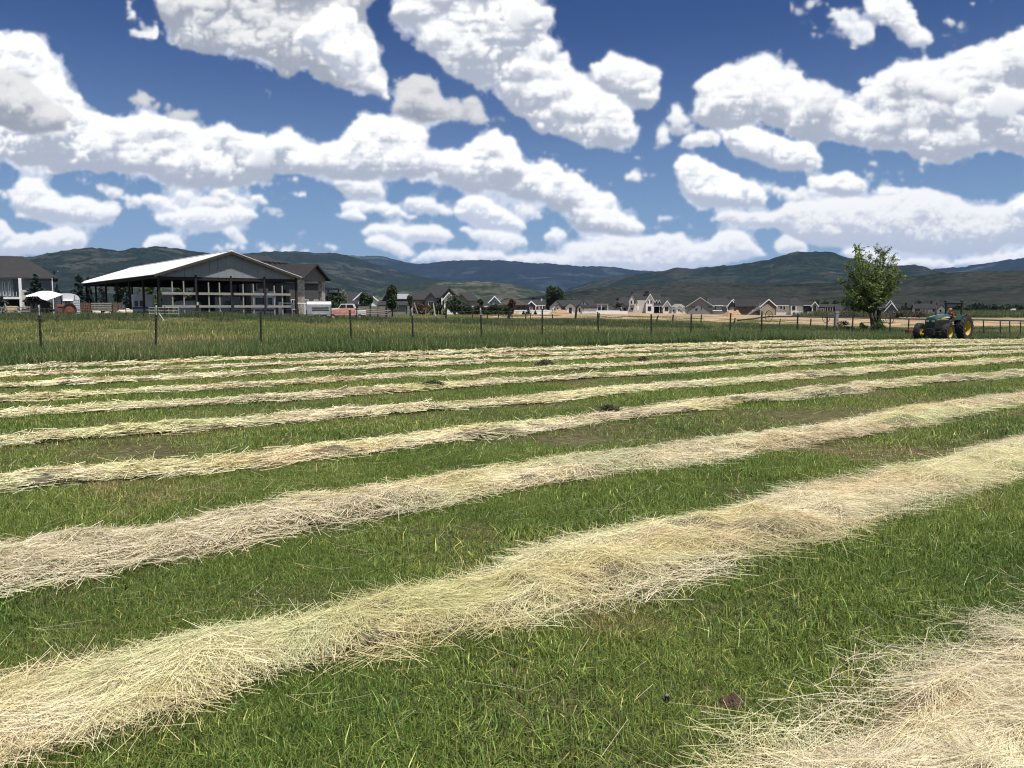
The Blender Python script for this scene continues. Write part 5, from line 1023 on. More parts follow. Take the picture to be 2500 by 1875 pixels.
# ============================ fences, vehicles, tractor and small things ============================
TPOST = mat('green_steel_post', (.045, .050, .040), (.030, .032, .028), 8, .7, metal=.2); TIPW = mat('post_tip_paint', (.55, .55, .53), (.45, .45, .44), 9, .6); WIRE = mat('fence_wire', (.30, .29, .27), (.20, .18, .16), 5, .5, metal=.6)
def rayline(px, n_):      # where the view ray of column px crosses the line n = n_
    t = (px-PX)/F; q = n_*(t*UX+UY)/(UX-t*UY); return xy(q, n_)
def tee_post(mb, x, y, z0, h, lean=(0, 0), w=.045):
    tx, ty = x+lean[0], y+lean[1]; mb.bar((x, y, z0-.3), (tx, ty, z0+h), w*1.6, w*.35); mb.bar((x+.001, y+.02, z0-.3), (tx+.001, ty+.02, z0+h), w*.35, w)
    for k in range(int(h/.12)): f = (k+.5)*.12/h; mb.box(x+lean[0]*f-.012, x+lean[0]*f+.012, y+lean[1]*f-.045, y+lean[1]*f-.02, z0+h*f-.012, z0+h*f+.012)
PP = [(-60, 742, 3), (95, 745, 5), (382, 746, -4), (636, 754, 1), (854, 757, 5), (1006, 752, 3), (1173, 752, 4), (1324, 754, 0), (1459, 762, 3), (1590, 767, 0), (1688, 767, -2), (1784, 764, -3), (1860, 760, -1), (1948, 765, -3), (2020, 768, -3), (2083, 764, -4), (2174, 768, -3), (2219, 778, -3), (2285, 778, -2), (2370, 780, 0), (2401, 781, 0), (2442, 782, 0), (2465, 783, 0), (2492, 782, -2), (2530, 783, 0), (2562, 784, 0)]
fx, fy = rayline(95, 31.3); FO = empty('wire_fence', (fx, fy, G(fx, fy)), 0, 'long wire fence on dark steel posts along the far edge of the mown field', 'fence'); fo = Vector((fx, fy, G(fx, fy)))
tops = []
for i, (px, yt, ln) in enumerate(PP):
    x, y = rayline(px+ln, 31.3); p = at(px, yt, y); z0 = G(x, y); h = max(1.05, p.z-z0); m = MB(); tee_post(m, x-fo.x, y-fo.y, z0-fo.z, h, ((p.x-x), 0), .05 if i < 9 else .06); o = m.build('post', TPOST, FO)
    top = Vector((p.x-fo.x, y-fo.y, z0+h-fo.z)); base = Vector((x-fo.x, y-fo.y, z0-fo.z)); tops.append((base, top))
    if i in (1, 2, 5, 6): MB().bar(base.lerp(top, .80), top+Vector((0, 0, .01)), .055, .028).build('pale_tip', TIPW, o)
for f in (.28, .52, .74, .93):
    for i in range(len(tops)-1):
        a = tops[i][0].lerp(tops[i][1], f)+Vector((0, -.06, 0)); b = tops[i+1][0].lerp(tops[i+1][1], f)+Vector((0, -.06, 0)); sag = .03+.08*((i*7+int(f*100)) % 5)/5
        pts = [a.lerp(b, t)-Vector((0, 0, sag*4*t*(1-t))) for t in (0, .25, .5, .75, 1)]; MB().tube(pts, .0065 if f < .9 else .008, 3, False).build('wire', WIRE, FO)
ox = at(1152, 780, 98); OF = empty('old_fence', (ox.x, 98, G(ox.x, 98)), 0, 'old fence of leaning dark posts across the far side of the pasture', 'fence'); oo = Vector((ox.x, 98, G(ox.x, 98))); prev = None
for px, yt, dx, Y, w in ((1088, 752, 2, 97, .07), (1152, 764, 3, 98, .05), (1188, 767, 3, 98, .05), (1214, 768, 4, 98, .05), (1238, 752, 11, 98, .14), (1283, 762, 1, 98, .05), (1293, 763, 4, 101, .04), (1349, 768, 0, 97, .05), (1404, 757, 3, 96, .09), (1462, 764, 1, 97, .05), (1599, 770, 8, 92, .05), (1640, 768, 4, 90, .06), (1710, 768, 3, 97, .05), (1790, 776, 5, 92, .05), (1903, 778, 2, 96, .04), (1979, 778, 1, 98, .05)):
    p = at(px, 778, Y); q_ = at(px+dx, yt, Y); z0 = G(p.x, Y); a = Vector((p.x, Y, z0-.2))-oo; b = Vector((q_.x, Y, max(q_.z, z0+.8)))-oo
    MB().bar(a, b, w*2.6, w*2).build('post', DARKWOOD, OF)
    if prev is not None:
        for f in (.5, .85): MB().tube([prev[0].lerp(prev[1], f), a.lerp(b, f)], .006, 3, False).build('wire', WIRE, OF)
    prev = (a, b)
# wooden corner post and tall post in the fence line by the willow
def bigpost(name, label, px, yt, Y, w, m, cap=None):
    p = at(px, yt, Y); z0 = G(p.x, Y); o = empty(name, (p.x, Y, z0), .2, label, 'post'); MB().box(-w/2, w/2, -w/2, w/2, -.4, p.z-z0).build('shaft', m, o, bevel=.01)
    if cap: MB().box(-w*.6, w*.6, -w*.6, w*.6, p.z-z0, p.z-z0+.08).build('cap', cap, o)
bigpost('fence_post', 'thick pale edged wooden post left of the willow', 2042, 763, 73, .30, PALEWOOD, TIPW); bigpost('fence_post', 'tall dark square post just right of the willow trunk', 2146, 757, 70.5, .26, DARKWOOD)
# wheel line irrigation pipe
pts = [(1800, 782, 108), (1838, 778, 109), (1878, 773, 110), (1950, 773, 112), (2017, 774.5, 113), (2100, 776, 113), (2172, 777, 114), (2240, 779, 114), (2320, 780.5, 115), (2400, 781, 115), (2500, 783.5, 116), (2640, 785, 116)]
P0 = at(*pts[2]); IR = empty('wheel_line_sprinkler', (P0.x, P0.y, G(P0.x, P0.y)), 0, 'long black irrigation pipe carried on spoked hoop wheels across the right pasture', 'irrigation pipe'); o0 = Vector((P0.x, P0.y, G(P0.x, P0.y)))
MB().tube([at(*p)-o0 for p in pts], .10, 8).build('pipe', mat('black_pipe', (.035, .035, .036), (.02, .02, .02), 3, .5), IR)
def hoop(c, r, ang):
    m = MB(); ax = Vector((math.cos(ang), math.sin(ang), 0)); side = Vector((-math.sin(ang), math.cos(ang), 0)); n = 28
    ring = [c+side*(r*math.cos(2*math.pi*k/n))+Vector((0, 0, r*math.sin(2*math.pi*k/n))) for k in range(n+1)]
    m.tube(ring, .042, 5, False)
    for k in range(8): a = math.pi*2*k/8; m.tube([c, c+side*(r*math.cos(a))+Vector((0, 0, r*math.sin(a)))], .014, 4, False)
    return m
for px, y, Y in ((1877, 772.5, 110), (2017, 774.5, 113), (2172, 777, 114), (2330, 780.5, 115)):
    c = at(px, y, Y)-o0; hoop(c, .78, R(18)).build('wheel', mat('wheel_hoop', (.045, .043, .04), (.02, .02, .02), 4, .6), IR)
    MB().box(c.x-.12, c.x+.12, c.y-.12, c.y+.12, c.z-.1, c.z+.1).build('hub', DTRIM, IR)
# water spray from a garden sprinkler on the dirt
rg = np.random.default_rng(3); n = 1500; t = rg.random(n); a = at(1822, 772, 200); b = at(1868, 745, 200); C = np.outer(1-t, a)+np.outer(t, b); C[:, 2] += 1.0*t*(1-t)*1.2; C += rg.normal(0, 1, (n, 3))*(.05+.38*t[:, None])
tag(quads('water_spray', leaf_quads(rg, C, .045), np.ones((n, 3)), mat('water_drop', (.8, .82, .85), (.75, .78, .8), 1, .2, attr=True, trans=.5)), kind='stuff')
# dirt heaps
def heap(name, label, cx, Y, w, h, seed, m):
    p = at(cx, 765, Y); wm = w/F*Y; a = np.linspace(-1, 1, 40); A, B = np.meshgrid(a, a); r = np.sqrt(A*A+B*B); z = np.clip(1-r*r, 0, 1)**1.2*(.25+1.2*fbm(A*2.6+seed, B*2.6, seed, 4))*h*.75-.05; z += (fbm(A*9, B*9, seed+2, 3)-.5)*h*.18*(r < .95)
    o = grid_mesh(name, A*wm/2, B*wm/2.6, z, m); o.location = (p.x, Y, G(p.x, Y)); tag(o, label, 'dirt pile')
DIRT = mat('bare_dirt', (.40, .27, .16), (.24, .16, .10), 2.5, .95, bump=.8)
heap('dirt_pile', 'long brown dirt pile in front of the long white house', 1366, 190, 66, 1.9, 3, DIRT); heap('dirt_pile', 'orange brown dirt pile below the double gabled porch', 1790, 195, 60, 2.3, 5, DIRT); heap('dirt_pile', 'small pale dirt pile right of the white board fence corner', 1262, 185, 26, 1.0, 8, DIRT); heap('dirt_pile', 'low dirt pile below the dark brown house', 1905, 200, 46, 1.0, 9, DIRT)
def face(o, k=1.0):      # turn a thing that was laid out square to the picture towards where one looks at it from
    a = -math.atan2(o.location.x, o.location.y)*k; o.rotation_euler.z += a; o.scale.x = math.cos(a); return o
# ---- wheels ----
TYRE = mat('tyre_rubber', (.028, .028, .029), (.018, .018, .019), 5, .75, bump=.2); CHROME = mat('bright_metal', (.62, .62, .62), (.5, .5, .5), 4, .25, metal=.9)
def wheel(parent, loc, r, w, rim, name='wheel', axis='y', rr=.6):
    o = empty(name, loc, 0, parent=parent) if False else MB().lathe([(r*.55, -w/2), (r*.93, -w/2), (r, -w*.3), (r, w*.3), (r*.93, w/2), (r*.55, w/2)], (0, 0, 0), axis, 22).build('wheel', TYRE, parent, smooth=False, loc=loc)
    MB().lathe([(.02, -w*.42), (r*rr*.5, -w*.38), (r*rr, -w*.48), (r*rr, w*.48), (r*rr*.5, w*.38), (.02, w*.42)], (0, 0, 0), axis, 18, False).build('rim', rim, o); return o
# ---- campers and trailers in the barn ----
CAMPW = mat('camper_skin', (.66, .67, .69), (.58, .59, .62), .8, .45); CAMPS = mat('camper_stripe', (.10, .13, .22), (.08, .10, .18), 1, .5)
def camper(label, px0, px1, yt, yb, Y, d, wins, skin=CAMPW, stripe=True, name='camper', cab=None, cat='camper'):
    a = at(px0, yt, Y); b = at(px1, yb, Y); z0 = G((a.x+b.x)/2, Y); o = empty(name, ((a.x+b.x)/2, Y, z0), 0, label, cat); W = b.x-a.x; h = a.z-z0; zb = .55
    MB().box(-W/2, W/2, 0, d, zb, h).build('body', skin, o, bevel=.12)
    if stripe: MB().box(-W/2+.05, W/2-.05, -.015, -.002, zb+.35, zb+.6).build('stripe', CAMPS, o)
    for (x0, x1, y0, y1) in wins:
        p = at(x0, y0, Y); q = at(x1, y1, Y); x0_, x1_ = p.x-o.location.x, q.x-o.location.x; z1, z0_ = p.z-z0, q.z-z0
        f = MB().box(x0_, x1_, -.04, -.003, z0_, z1).build('window', mat('window_rubber', (.05, .05, .055), (.03, .03, .035), 2, .6), o, bevel=.02); MB().box(x0_+.07, x1_-.07, -.055, -.041, z0_+.07, z1-.07).build('pane', GLASS, f)
    for sx in (-.18*W, .08*W): wheel(o, (sx, .12, .36), .36, .22, GALV); wheel(o, (sx, d-.12, .36), .36, .22, GALV)
    MB().box(-W*.2, W*.2, .3, d-.3, h, h+.25).build('roof_unit', TRIM, o, bevel=.05) if name == 'camper' else None; return face(o)
camper('white camper with two dark windows under the left half of the barn', 321, 377, 718, 758, 92, 6, [(328, 337, 734, 748), (341, 353, 734, 748)])
camper('camper with slanted grey nose beside the first gable post', 385, 424, 720, 758, 95, 6, [(390, 395, 729, 734)], stripe=True)
camper('pale camper deep in the barn behind the rack, with a small dark window', 524, 588, 724, 766, 98, 6, [(548, 563, 735, 745)], stripe=False)
o = camper('tall white travel trailer with a wide dark window and small marks near its top', 612, 674, 710, 768, 93, 7, [(624, 650, 727, 743), (655, 665, 727, 743)], skin=mat('trailer_skin', (.72, .75, .75), (.62, .65, .65), 1, .5))
m = MB(); 
for i, (px, w_) in enumerate(((614, 1.5), (642, 2), (645, 1.4), (648, 2.4), (652, 1.3), (664, 3), (668, 1.6), (673, 1))): p = at(px, 714+(i % 3), 92.9); m.box(p.x-o.location.x, p.x-o.location.x+w_*.047, -.03, -.01, p.z-o.location.z-.12, p.z-o.location.z)
m.build('marks', DTRIM, o)
def covered_truck():
    Y = 88; a = at(424, 727, Y); b = at(492, 768, Y); z0 = G(a.x, Y); W = b.x-a.x; o = empty('covered_boat', ((a.x+b.x)/2, Y, z0), 0, 'boat on a trailer under a wrinkled grey cover behind the first rack bay', 'boat'); x = np.linspace(-1, 1, 36); yv = np.linspace(-1, 1, 14); A, B = np.meshgrid(x, yv)
    z = 1.9*(1-.12*np.abs(A)**4)*(1-.45*np.abs(B)**3)+.12*(fbm(A*6, B*4, 3)-.5); z = np.where(np.abs(B) > .95, .45, z); z = np.where(np.abs(A) > .97, .5, z); g = grid_mesh('cover', A*W/2, B*1.1+1.1, z, mat('boat_cover', (.50, .54, .62), (.34, .38, .46), 2, .7)); g.parent = o
    MB().box(-W/2+.2, W/2-.2, .3, 1.9, .45, .9).build('hull', CAMPW, o, bevel=.1); [wheel(o, (sx, .2, .32), .32, .2, GALV) for sx in (-.3, .5)]; face(o)
covered_truck()
camper('small white cargo box beside the last gable post of the barn', 679, 692, 737, 762, 92, 2, [], stripe=False, name='cargo_box', cat='box')
# ---- round topped old trailer, tarp covered stack ----
def teardrop():
    Y = 92; a = at(131.5, 716, Y); b = at(197, 772, Y); z0 = G(a.x, Y); xc = (a.x+b.x)/2; W = (b.x-a.x)/2; H = a.z-z0; o = empty('travel_trailer', (xc, Y, z0), 0, 'small old white travel trailer with a rounded roof and ribbed sides', 'trailer')
    prof = [(-W, .35), (W, .35), (W, H*.76)]+[(W*math.cos(t)**.8 if math.cos(t) > 0 else -W*(-math.cos(t))**.9, H*.76+H*.24*math.sin(t)) for t in np.linspace(.12, 2.6, 12)]+[(-W, H*.70)]
    MB().prism(prof, 0, 2.1, 'y').build('body', mat('trailer_white', (.66, .68, .72), (.60, .62, .66), 1, .4), o)
    r = MB()
    for k in range(1, 9): z = .35+(H*.76-.35)*k/8.5; r.box(-W+.03, W-.03, -.03, -.002, z-.015, z+.015)
    r.build('rib', mat('trailer_seam', (.33, .35, .38), (.3, .32, .35), 1, .5), o)
    def pp(px, py): q = at(px, py, Y); return q.x-xc, q.z-z0
    x0, z1 = pp(156, 734.5); x1, zz = pp(173, 743); f = MB().box(x0, x1, -.06, -.003, zz, z1).build('window', TRIM, o); MB().box(x0+.08, (x0+x1)/2-.03, -.075, -.061, zz+.08, z1-.05).box((x0+x1)/2+.03, x1-.08, -.075, -.061, zz+.08, z1-.05).build('pane', GLASS, f)
    x0, z1 = pp(152, 732.6); x1, _ = pp(178, 734); MB().hexa([(x0, -.35, z1-.08), (x1, -.35, z1-.08), (x1, -.03, z1), (x0, -.03, z1), (x0, -.35, z1-.05), (x1, -.35, z1-.05), (x1, -.03, z1+.03), (x0, -.03, z1+.03)]).build('awning', TRIM, o)
    for px in (147.5, 182): x, z1 = pp(px, 721); _, zz = pp(px, 731); MB().box(x-.05, x+.05, -.06, -.003, zz, z1).build('clip', mat('clip_grey', (.16, .17, .19), (.13, .14, .15), 1, .5), o)
    [wheel(o, (.2, y, .34), .34, .2, GALV) for y in (.1, 2.0)]; MB().bar((W, 1.05, .45), (W+1.1, 1.05, .45), .1).build('drawbar', DTRIM, o); face(o)
teardrop()
def tarp():
    Y = 90; a = at(63, 712, Y); b = at(131, 770, Y); z0 = G(a.x, Y); xc = (a.x+b.x)/2; W = b.x-a.x
    o = empty('covered_hay_stack', (xc, Y, z0), 0, 'dark stack under a sagging white tarp left of the round topped trailer', 'stack'); q = lambda px, py: (at(px, py, Y).x-xc, at(px, py, Y).z-z0)
    MB().box(-W/2+.05, W/2-.35, .1, 2.4, -.2, q(64, 736)[1]).build('stack', mat('dark_stack', (.035, .030, .025), (.02, .018, .016), 3, .95, bump=.6), o)
    up = [(63, 722), (80, 717), (95, 712), (108, 710.5), (125, 710.5), (138, 714), (154, 718)]; lo = [(63, 725.5), (80, 724), (92, 724), (101, 731), (114, 734.5), (124, 730.5), (140, 725), (154, 719.5)]
    n = 40; P = np.linspace(63, 154, n); rows = []
    for j, f in enumerate(np.linspace(0, 1, 9)):
        yy = np.interp(P, [u[0] for u in up], [u[1] for u in up])*(1-f)+np.interp(P, [u[0] for u in lo], [u[1] for u in lo])*f; X = np.array([at(p, 720, Y).x-xc for p in P]); Z = CAMZ+(750-yy)/F*Y-z0; rows.append((X, np.full(n, 1.6-1.9*f)+.15*np.sin(P*.6)*f, Z+.05*np.sin(P*1.3+f*4)*f))
    g = grid_mesh('tarp', np.array([r[0] for r in rows]), np.array([r[1] for r in rows]), np.array([r[2] for r in rows]), mat('white_tarp', (.80, .80, .80), (.70, .70, .72), 1.5, .5)); g.parent = o
    s = g.modifiers.new('thickness', 'SOLIDIFY'); s.thickness = .03
    for px in (66, 127, 150): x, z = q(px, 724); MB().bar((x, .2, -.2), (x, .2, z), .08).build('pole', DARKWOOD, o)
    face(o)
tarp()
def old_tractor():
    Y = 86; c = at(170, 757, Y); z0 = G(c.x, Y); o = empty('old_tractor', (c.x, Y, z0), 0, 'rusty red old tractor wheel and hood parked in front of the round topped trailer', 'tractor'); q = lambda px, py: (at(px, py, Y).x-c.x, at(px, py, Y).z-z0)
    ORG = mat('faded_orange', (.24, .075, .045), (.16, .055, .035), 3, .6, bump=.2); r = .78; RW = mat('rust_wheel', (.24, .085, .05), (.14, .05, .035), 4, .9, bump=.3)
    MB().lathe([(r*.78, -.16), (r*.97, -.17), (r, -.1), (r, .1), (r*.97, .17), (r*.78, .16)], (0, 0, 0), 'y', 28).build('wheel', TYRE, o, loc=(0, 0, c.z-z0)); MB().lathe([(.02, -.1), (r*.3, -.12), (r*.74, -.05), (r*.79, -.12), (r*.79, .12), (.02, .1)], (0, 0, 0), 'y', 24, False).build('wheel_disc', RW, o, loc=(0, 0, c.z-z0))
    MB().lathe([(r*.78, -.16), (r*.97, -.17), (r, -.1), (r, .1), (r*.97, .17), (r*.78, .16)], (0, 0, 0), 'y', 28).build('wheel', TYRE, o, loc=(0, 1.5, c.z-z0))
    x0, z1 = q(134, 744); x1, zz = q(158, 748); MB().box(x0+.15, x1+.2, .45, .95, zz-.12, z1).build('hood', ORG, o, bevel=.06); MB().box(x0+.3, x1+.3, .5, .85, zz-.7, zz-.12).build('engine', RW, o)
    for px in (135, 141, 146): x, z = q(px, 741); MB().tube([(x, .6, zz), (x, .6, z)], .05, 6).build('pipe', RUST, o)
    [wheel(o, (x0+.3, y, .34), .34, .16, ORG) for y in (.1, 1.2)]; face(o)
old_tractor()
def rail_panel():
    Y = 84; p = at(0, 770, Y); z0 = G(p.x, Y); o = empty('corral_panel', (p.x, Y, z0), 0, 'bare pale wooden corral rails with two slanting braces at the left edge', 'corral panel'); q = lambda px, py, dy=0: Vector((at(px, py, Y).x-p.x, dy, at(px, py, Y).z-z0))
    for a, b in (((-80, 753), (72, 750)), ((-80, 761), (72, 759.5)), ((-80, 772), (62, 769))): MB().bar(q(*a), q(*b), .09, .13).build('rail', PALEWOOD, o)
    for a, b in (((13, 741), (20, 758)), ((14, 753), (30, 770)), ((37, 750), (54, 771)), ((8, 750), (2, 775))): MB().bar(q(*a, -.12), q(*b, -.12), .1, .1).build('brace', PALEWOOD, o)
    for px in (-50, 8, 64, 71): MB().bar(q(px, 748, .1), q(px, 776, .1), .1, .1).build('post', PALEWOOD, o)
    c = at(29, 759, 87); b = empty('round_bale', (c.x, 87, G(c.x, 87)), R(20), 'straw coloured round bale behind the corral rails', 'bale'); MB().lathe([(.02, -.6), (.55, -.6), (.62, -.55), (.62, .55), (.55, .6), (.02, .6)], (0, 0, .6), 'x', 24, False).build('bale_body', mat('bale_straw', (.42, .30, .16), (.24, .17, .09), 14, .95, bump=.8), b)
rail_panel()
def pallet(px0, px1, yt, yb, Y, label):
    a = at(px0, yt, Y); b = at(px1, yb, Y); z0 = G(a.x, Y); w = b.x-a.x; h = a.z-z0; o = empty('pallet_panel', (a.x, Y, z0), 0, label, 'pallet'); W2 = mat('pallet_wood', (.22, .13, .08), (.12, .075, .05), 5, .9)
    for k in range(6): x = w*k/5; MB().box(x-.05, x+.05, -.04, 0, 0, h).build('slat', W2, o)
    for k in range(5): z = h*(k+.5)/5; MB().box(0, w, .001, .05, z-.05, z+.05).build('rail', W2, o)
    return o
pallet(198, 221, 739, 775, 90, 'brown slatted pallet left end of the plank fence by the trailer'); pallet(273, 296, 739, 772, 91, 'upright pallet with pale lit slats right end of the plank fence')
a = at(222, 740, 90.5); pf = empty('plank_fence', (a.x, 90.5, G(a.x, 90.5)), 0, 'four board plank fence between the two pallets left of the barn', 'fence')
for k in range(4): z = a.z-G(a.x, 90.5)-.05-.24*k; MB().box(0, at(272, 740, 90.5).x-a.x, -.03, .03, z-.08, z+.08).build('plank', PALEWOOD, pf)
for px in (222, 246, 272): x = at(px, 740, 90.5).x-a.x; MB().box(x-.06, x+.06, .04, .14, -.3, 1.35).build('post', DARKWOOD, pf)
for i, (px, Y, w, h) in enumerate(((232, 93, 1.0, .45), (243, 93, .7, .35), (300, 86, 1.3, .5), (312, 86.5, 1.1, .6), (262, 92, .8, .3))):
    p = at(px, 760, Y); rk = MB(); 
    bm = bmesh.new(); bmesh.ops.create_icosphere(bm, subdivisions=2, radius=1); rr = random.Random(i)
    for v in bm.verts: v.co = Vector((v.co.x*w/2, v.co.y*w/2.5, v.co.z*h*.75))*(1+.22*(rr.random()-.5))
    me = bpy.data.meshes.new('boulder'); bm.to_mesh(me); bm.free(); me.materials.append(mat('pale_rock', (.55, .50, .40), (.38, .34, .27), 2.5, .9, bump=.6)); b = bpy.data.objects.new('boulder', me); link(b); b.location = (p.x, Y, G(p.x, Y)+h*.5+.25)
    tag(b, ['pale boulder behind the middle of the plank fence', 'smaller pale boulder touching the middle one behind the plank fence', 'large cream boulder left of the corner barn post', 'cream boulder against the corner barn post', 'low boulder near the right pallet'][i], 'boulder')
# ---- stock trailer, pickup, feeder panels ----
def stock_trailer():
    Y = 84; a = at(748, 735, Y); b = at(810, 768, Y); z0 = G(a.x, Y); xc = (a.x+b.x)/2; W = b.x-a.x; H = a.z-z0; o = empty('stock_trailer', (xc, Y, z0), 0, 'bare metal livestock trailer with a rounded shiny top beside the stone pillars', 'trailer'); ALU = mat('dull_aluminium', (.60, .58, .57), (.42, .41, .41), 2.2, .32, metal=.55)
    prof = [(0, .4), (1.9, .4), (1.9, H-.32), (1.78, H-.10), (1.45, H), (.45, H), (.12, H-.10), (0, H-.32)]; MB().prism([(p[0], p[1]) for p in prof], -W/2, W/2, 'x').build('body', ALU, o, bevel=.10)
    for k in range(6):
        x = -W/2+.55+k*(W-.9)/6
        for z in (H-.78, H-1.0): MB().box(x, x+.34, -.02, -.003, z, z+.12).build('vent_slot', BLACK, o)
    MB().box(-W/2+.6, W/2-.5, -.22, 0, .62, .68).build('fender', ALU, o); [wheel(o, (sx, -.1, .34), .34, .2, GALV) for sx in (-.2, .55)]; [wheel(o, (sx, 2.0, .34), .34, .2, GALV) for sx in (-.2, .55)]; MB().bar((-W/2, .95, .5), (-W/2-1.2, .95, .5), .1).build('drawbar', GALV, o); face(o)
stock_trailer()
def pickup():
    Y = 90; a = at(796, 750, Y); z0 = G(a.x, Y); k = Y/F; o = empty('pickup_truck', (at(846, 750, Y).x, Y, z0), R(-4), 'old pickup truck with faded orange and white paint and a white cab roof', 'truck'); cx = at(846, 750, Y).x; q = lambda px, py: ((px-846)*k, CAMZ+(750-py)*k-z0)
    ORG = mat('faded_orange_paint', (.52, .11, .05), (.60, .42, .36), 2.6, .5); WHP = mat('old_white_paint', (.74, .72, .70), (.62, .58, .56), 1.5, .5); D = 1.9
    x0, _ = q(796, 0); xh, zh = q(826, 752.5); xc1, _ = q(866, 0); xe, _ = q(893, 0); zt = q(0, 742)[1]
    MB().prism([(x0, .55), (xc1, .55), (xc1, zh-.02), (xh, zh-.03), (x0+.1, zh-.16), (x0, zh-.35)], 0, D, 'y').build('body', ORG, o, bevel=.05); MB().box(xc1+.04, xe, 0, D, .6, zh-.22).build('bed', WHP, o, bevel=.04); MB().prism([(x0+.05, zh-.30), (xh, zh-.14), (xh, zh+.03), (x0+.15, zh-.08)], -.01, D+.01, 'y').build('hood', WHP, o, bevel=.03)
    pil = MB(); zc = zh; x1, x2, x3 = q(831, 0)[0], q(845, 0)[0], q(862, 0)[0]
    MB().box(x1+.05, x3+.02, .10, D-.10, zt-.10, zt).build('cab_roof', WHP, o, bevel=.04)
    for y in (.08, D-.14):
        pil.bar((xh, y, zc), (x1+.08, y, zt-.05), .07); pil.bar((x2, y, zc), (x2, y, zt-.05), .08); pil.bar((xc1, y, zc), (x3, y, zt-.05), .12)
    pil.build('cab_pillar', WHP, o); MB().prism([(xh+.08, zc), (x2-.06, zc), (x2-.06, zt-.1), (x1+.14, zt-.1)], .12, .14, 'y').build('side_window', GLASS, o); MB().prism([(x2+.06, zc), (xc1-.1, zc), (x3-.08, zt-.1), (x2+.06, zt-.1)], .12, .14, 'y').build('side_window', GLASS, o)
    MB().hexa([(xh+.02, .16, zc), (xh+.06, .16, zc), (xh+.06, D-.16, zc), (xh+.02, D-.16, zc), (x1+.07, .16, zt-.1), (x1+.11, .16, zt-.1), (x1+.11, D-.16, zt-.1), (x1+.07, D-.16, zt-.1)]).build('windscreen', GLASS, o); MB().box(xh+.3, xc1-.3, .4, D-.4, zc-.3, zc+.25).build('bench_seat', DTRIM, o)
    MB().box(xc1+.05, xe-.05, .08, D-.08, zh-.22, zh-.20).build('bed_floor', BLACK, o); MB().box(x0-.12, x0-.02, .05, D-.05, .5, .65).build('bumper', CHROME, o)
    for y in (.25, D-.25): MB().lathe([(.01, -.04), (.11, -.03), (.12, .02)], (x0-.01, y, .95), 'x', 14, False).build('headlight', TRIM, o)
    for x in (x0+.75, xe-.7):
        for y in (-.02, D+.02): wheel(o, (x, y, .37), .37, .22, TRIM)
    MB().box(xh+.02, x2-.03, -.02, -.003, .62, zc-.1).build('door', ORG, o); face(o)
pickup()
def feeders():
    Y = 92; p = at(875, 770, Y); z0 = G(p.x, Y); o = empty('panel_windbreak', (p.x, Y, z0), 0, 'weathered brown sheet windbreak with black posts behind the pickup truck', 'windbreak'); k = Y/F; SH = mat('weathered_sheet', (.24, .20, .18), (.15, .125, .11), 2.2, .8, bump=.4)
    for a, b, yt in ((875, 902, 747.5), (906, 921, 747.5), (925, 945, 748)): MB().box((a-875)*k, (b-875)*k, 0, .05, -.1, CAMZ+(750-yt)*k-z0).build('sheet', SH, o)
    MB().prism([((944-875)*k, -.1), ((956-875)*k, -.1), ((944-875)*k, CAMZ+1*k-z0)], 0, .05, 'y').build('slanted_sheet', SH, o)
    for px in (868, 871, 904, 923, 943): MB().box((px-1.2-875)*k, (px+1.2-875)*k, -.1, .1, -.3, CAMZ+(750-743)*k-z0 if px < 880 else CAMZ+3*k-z0).build('post', DARKWOOD, o)
    Y2 = 86; k2 = Y2/F; g0 = at(872, 770, Y2); zz = G(g0.x, Y2); g = empty('tube_gate', (g0.x, Y2, zz), 0, 'low pale tube gate in the weeds in front of the sheet windbreak', 'gate'); TG = mat('gate_tube', (.38, .33, .29), (.28, .22, .19), 4, .6)
    for j, (a, b) in enumerate((((872, 754), (955, 759)), ((872, 758.5), (950, 763)), ((872, 764), (944, 768)))): MB().tube([((a[0]-872)*k2, 0, CAMZ+(750-a[1])*k2-zz), ((b[0]-872)*k2, 0, CAMZ+(750-b[1])*k2-zz)], .03, 6).build('rail', TG, g)
    for px in (873, 894, 928, 948): MB().tube([((px-872)*k2, .03, 0), ((px-872)*k2, .03, CAMZ-5.0*k2-zz)], .03, 6).build('upright', TG, g)
feeders()
def tube_panel():
    Y = 72; p = at(364, 765, Y); z0 = G(p.x, Y); k = Y/F; o = empty('tube_gate', (p.x, Y, z0), 0, 'pale green tube gate lying in the weeds before the barn', 'gate'); TG = mat('green_tube', (.42, .45, .33), (.33, .36, .27), 4, .6)
    for z in (.35, .62, .9): MB().tube([(0, 0, z+.15), (72*k, 0, z+.15)], .025, 6).build('rail', TG, o)
    for px in (0, 24, 48, 72): MB().tube([(px*k, .02, .2), (px*k, .02, 1.1)], .025, 6).build('upright', TG, o)
tube_panel()
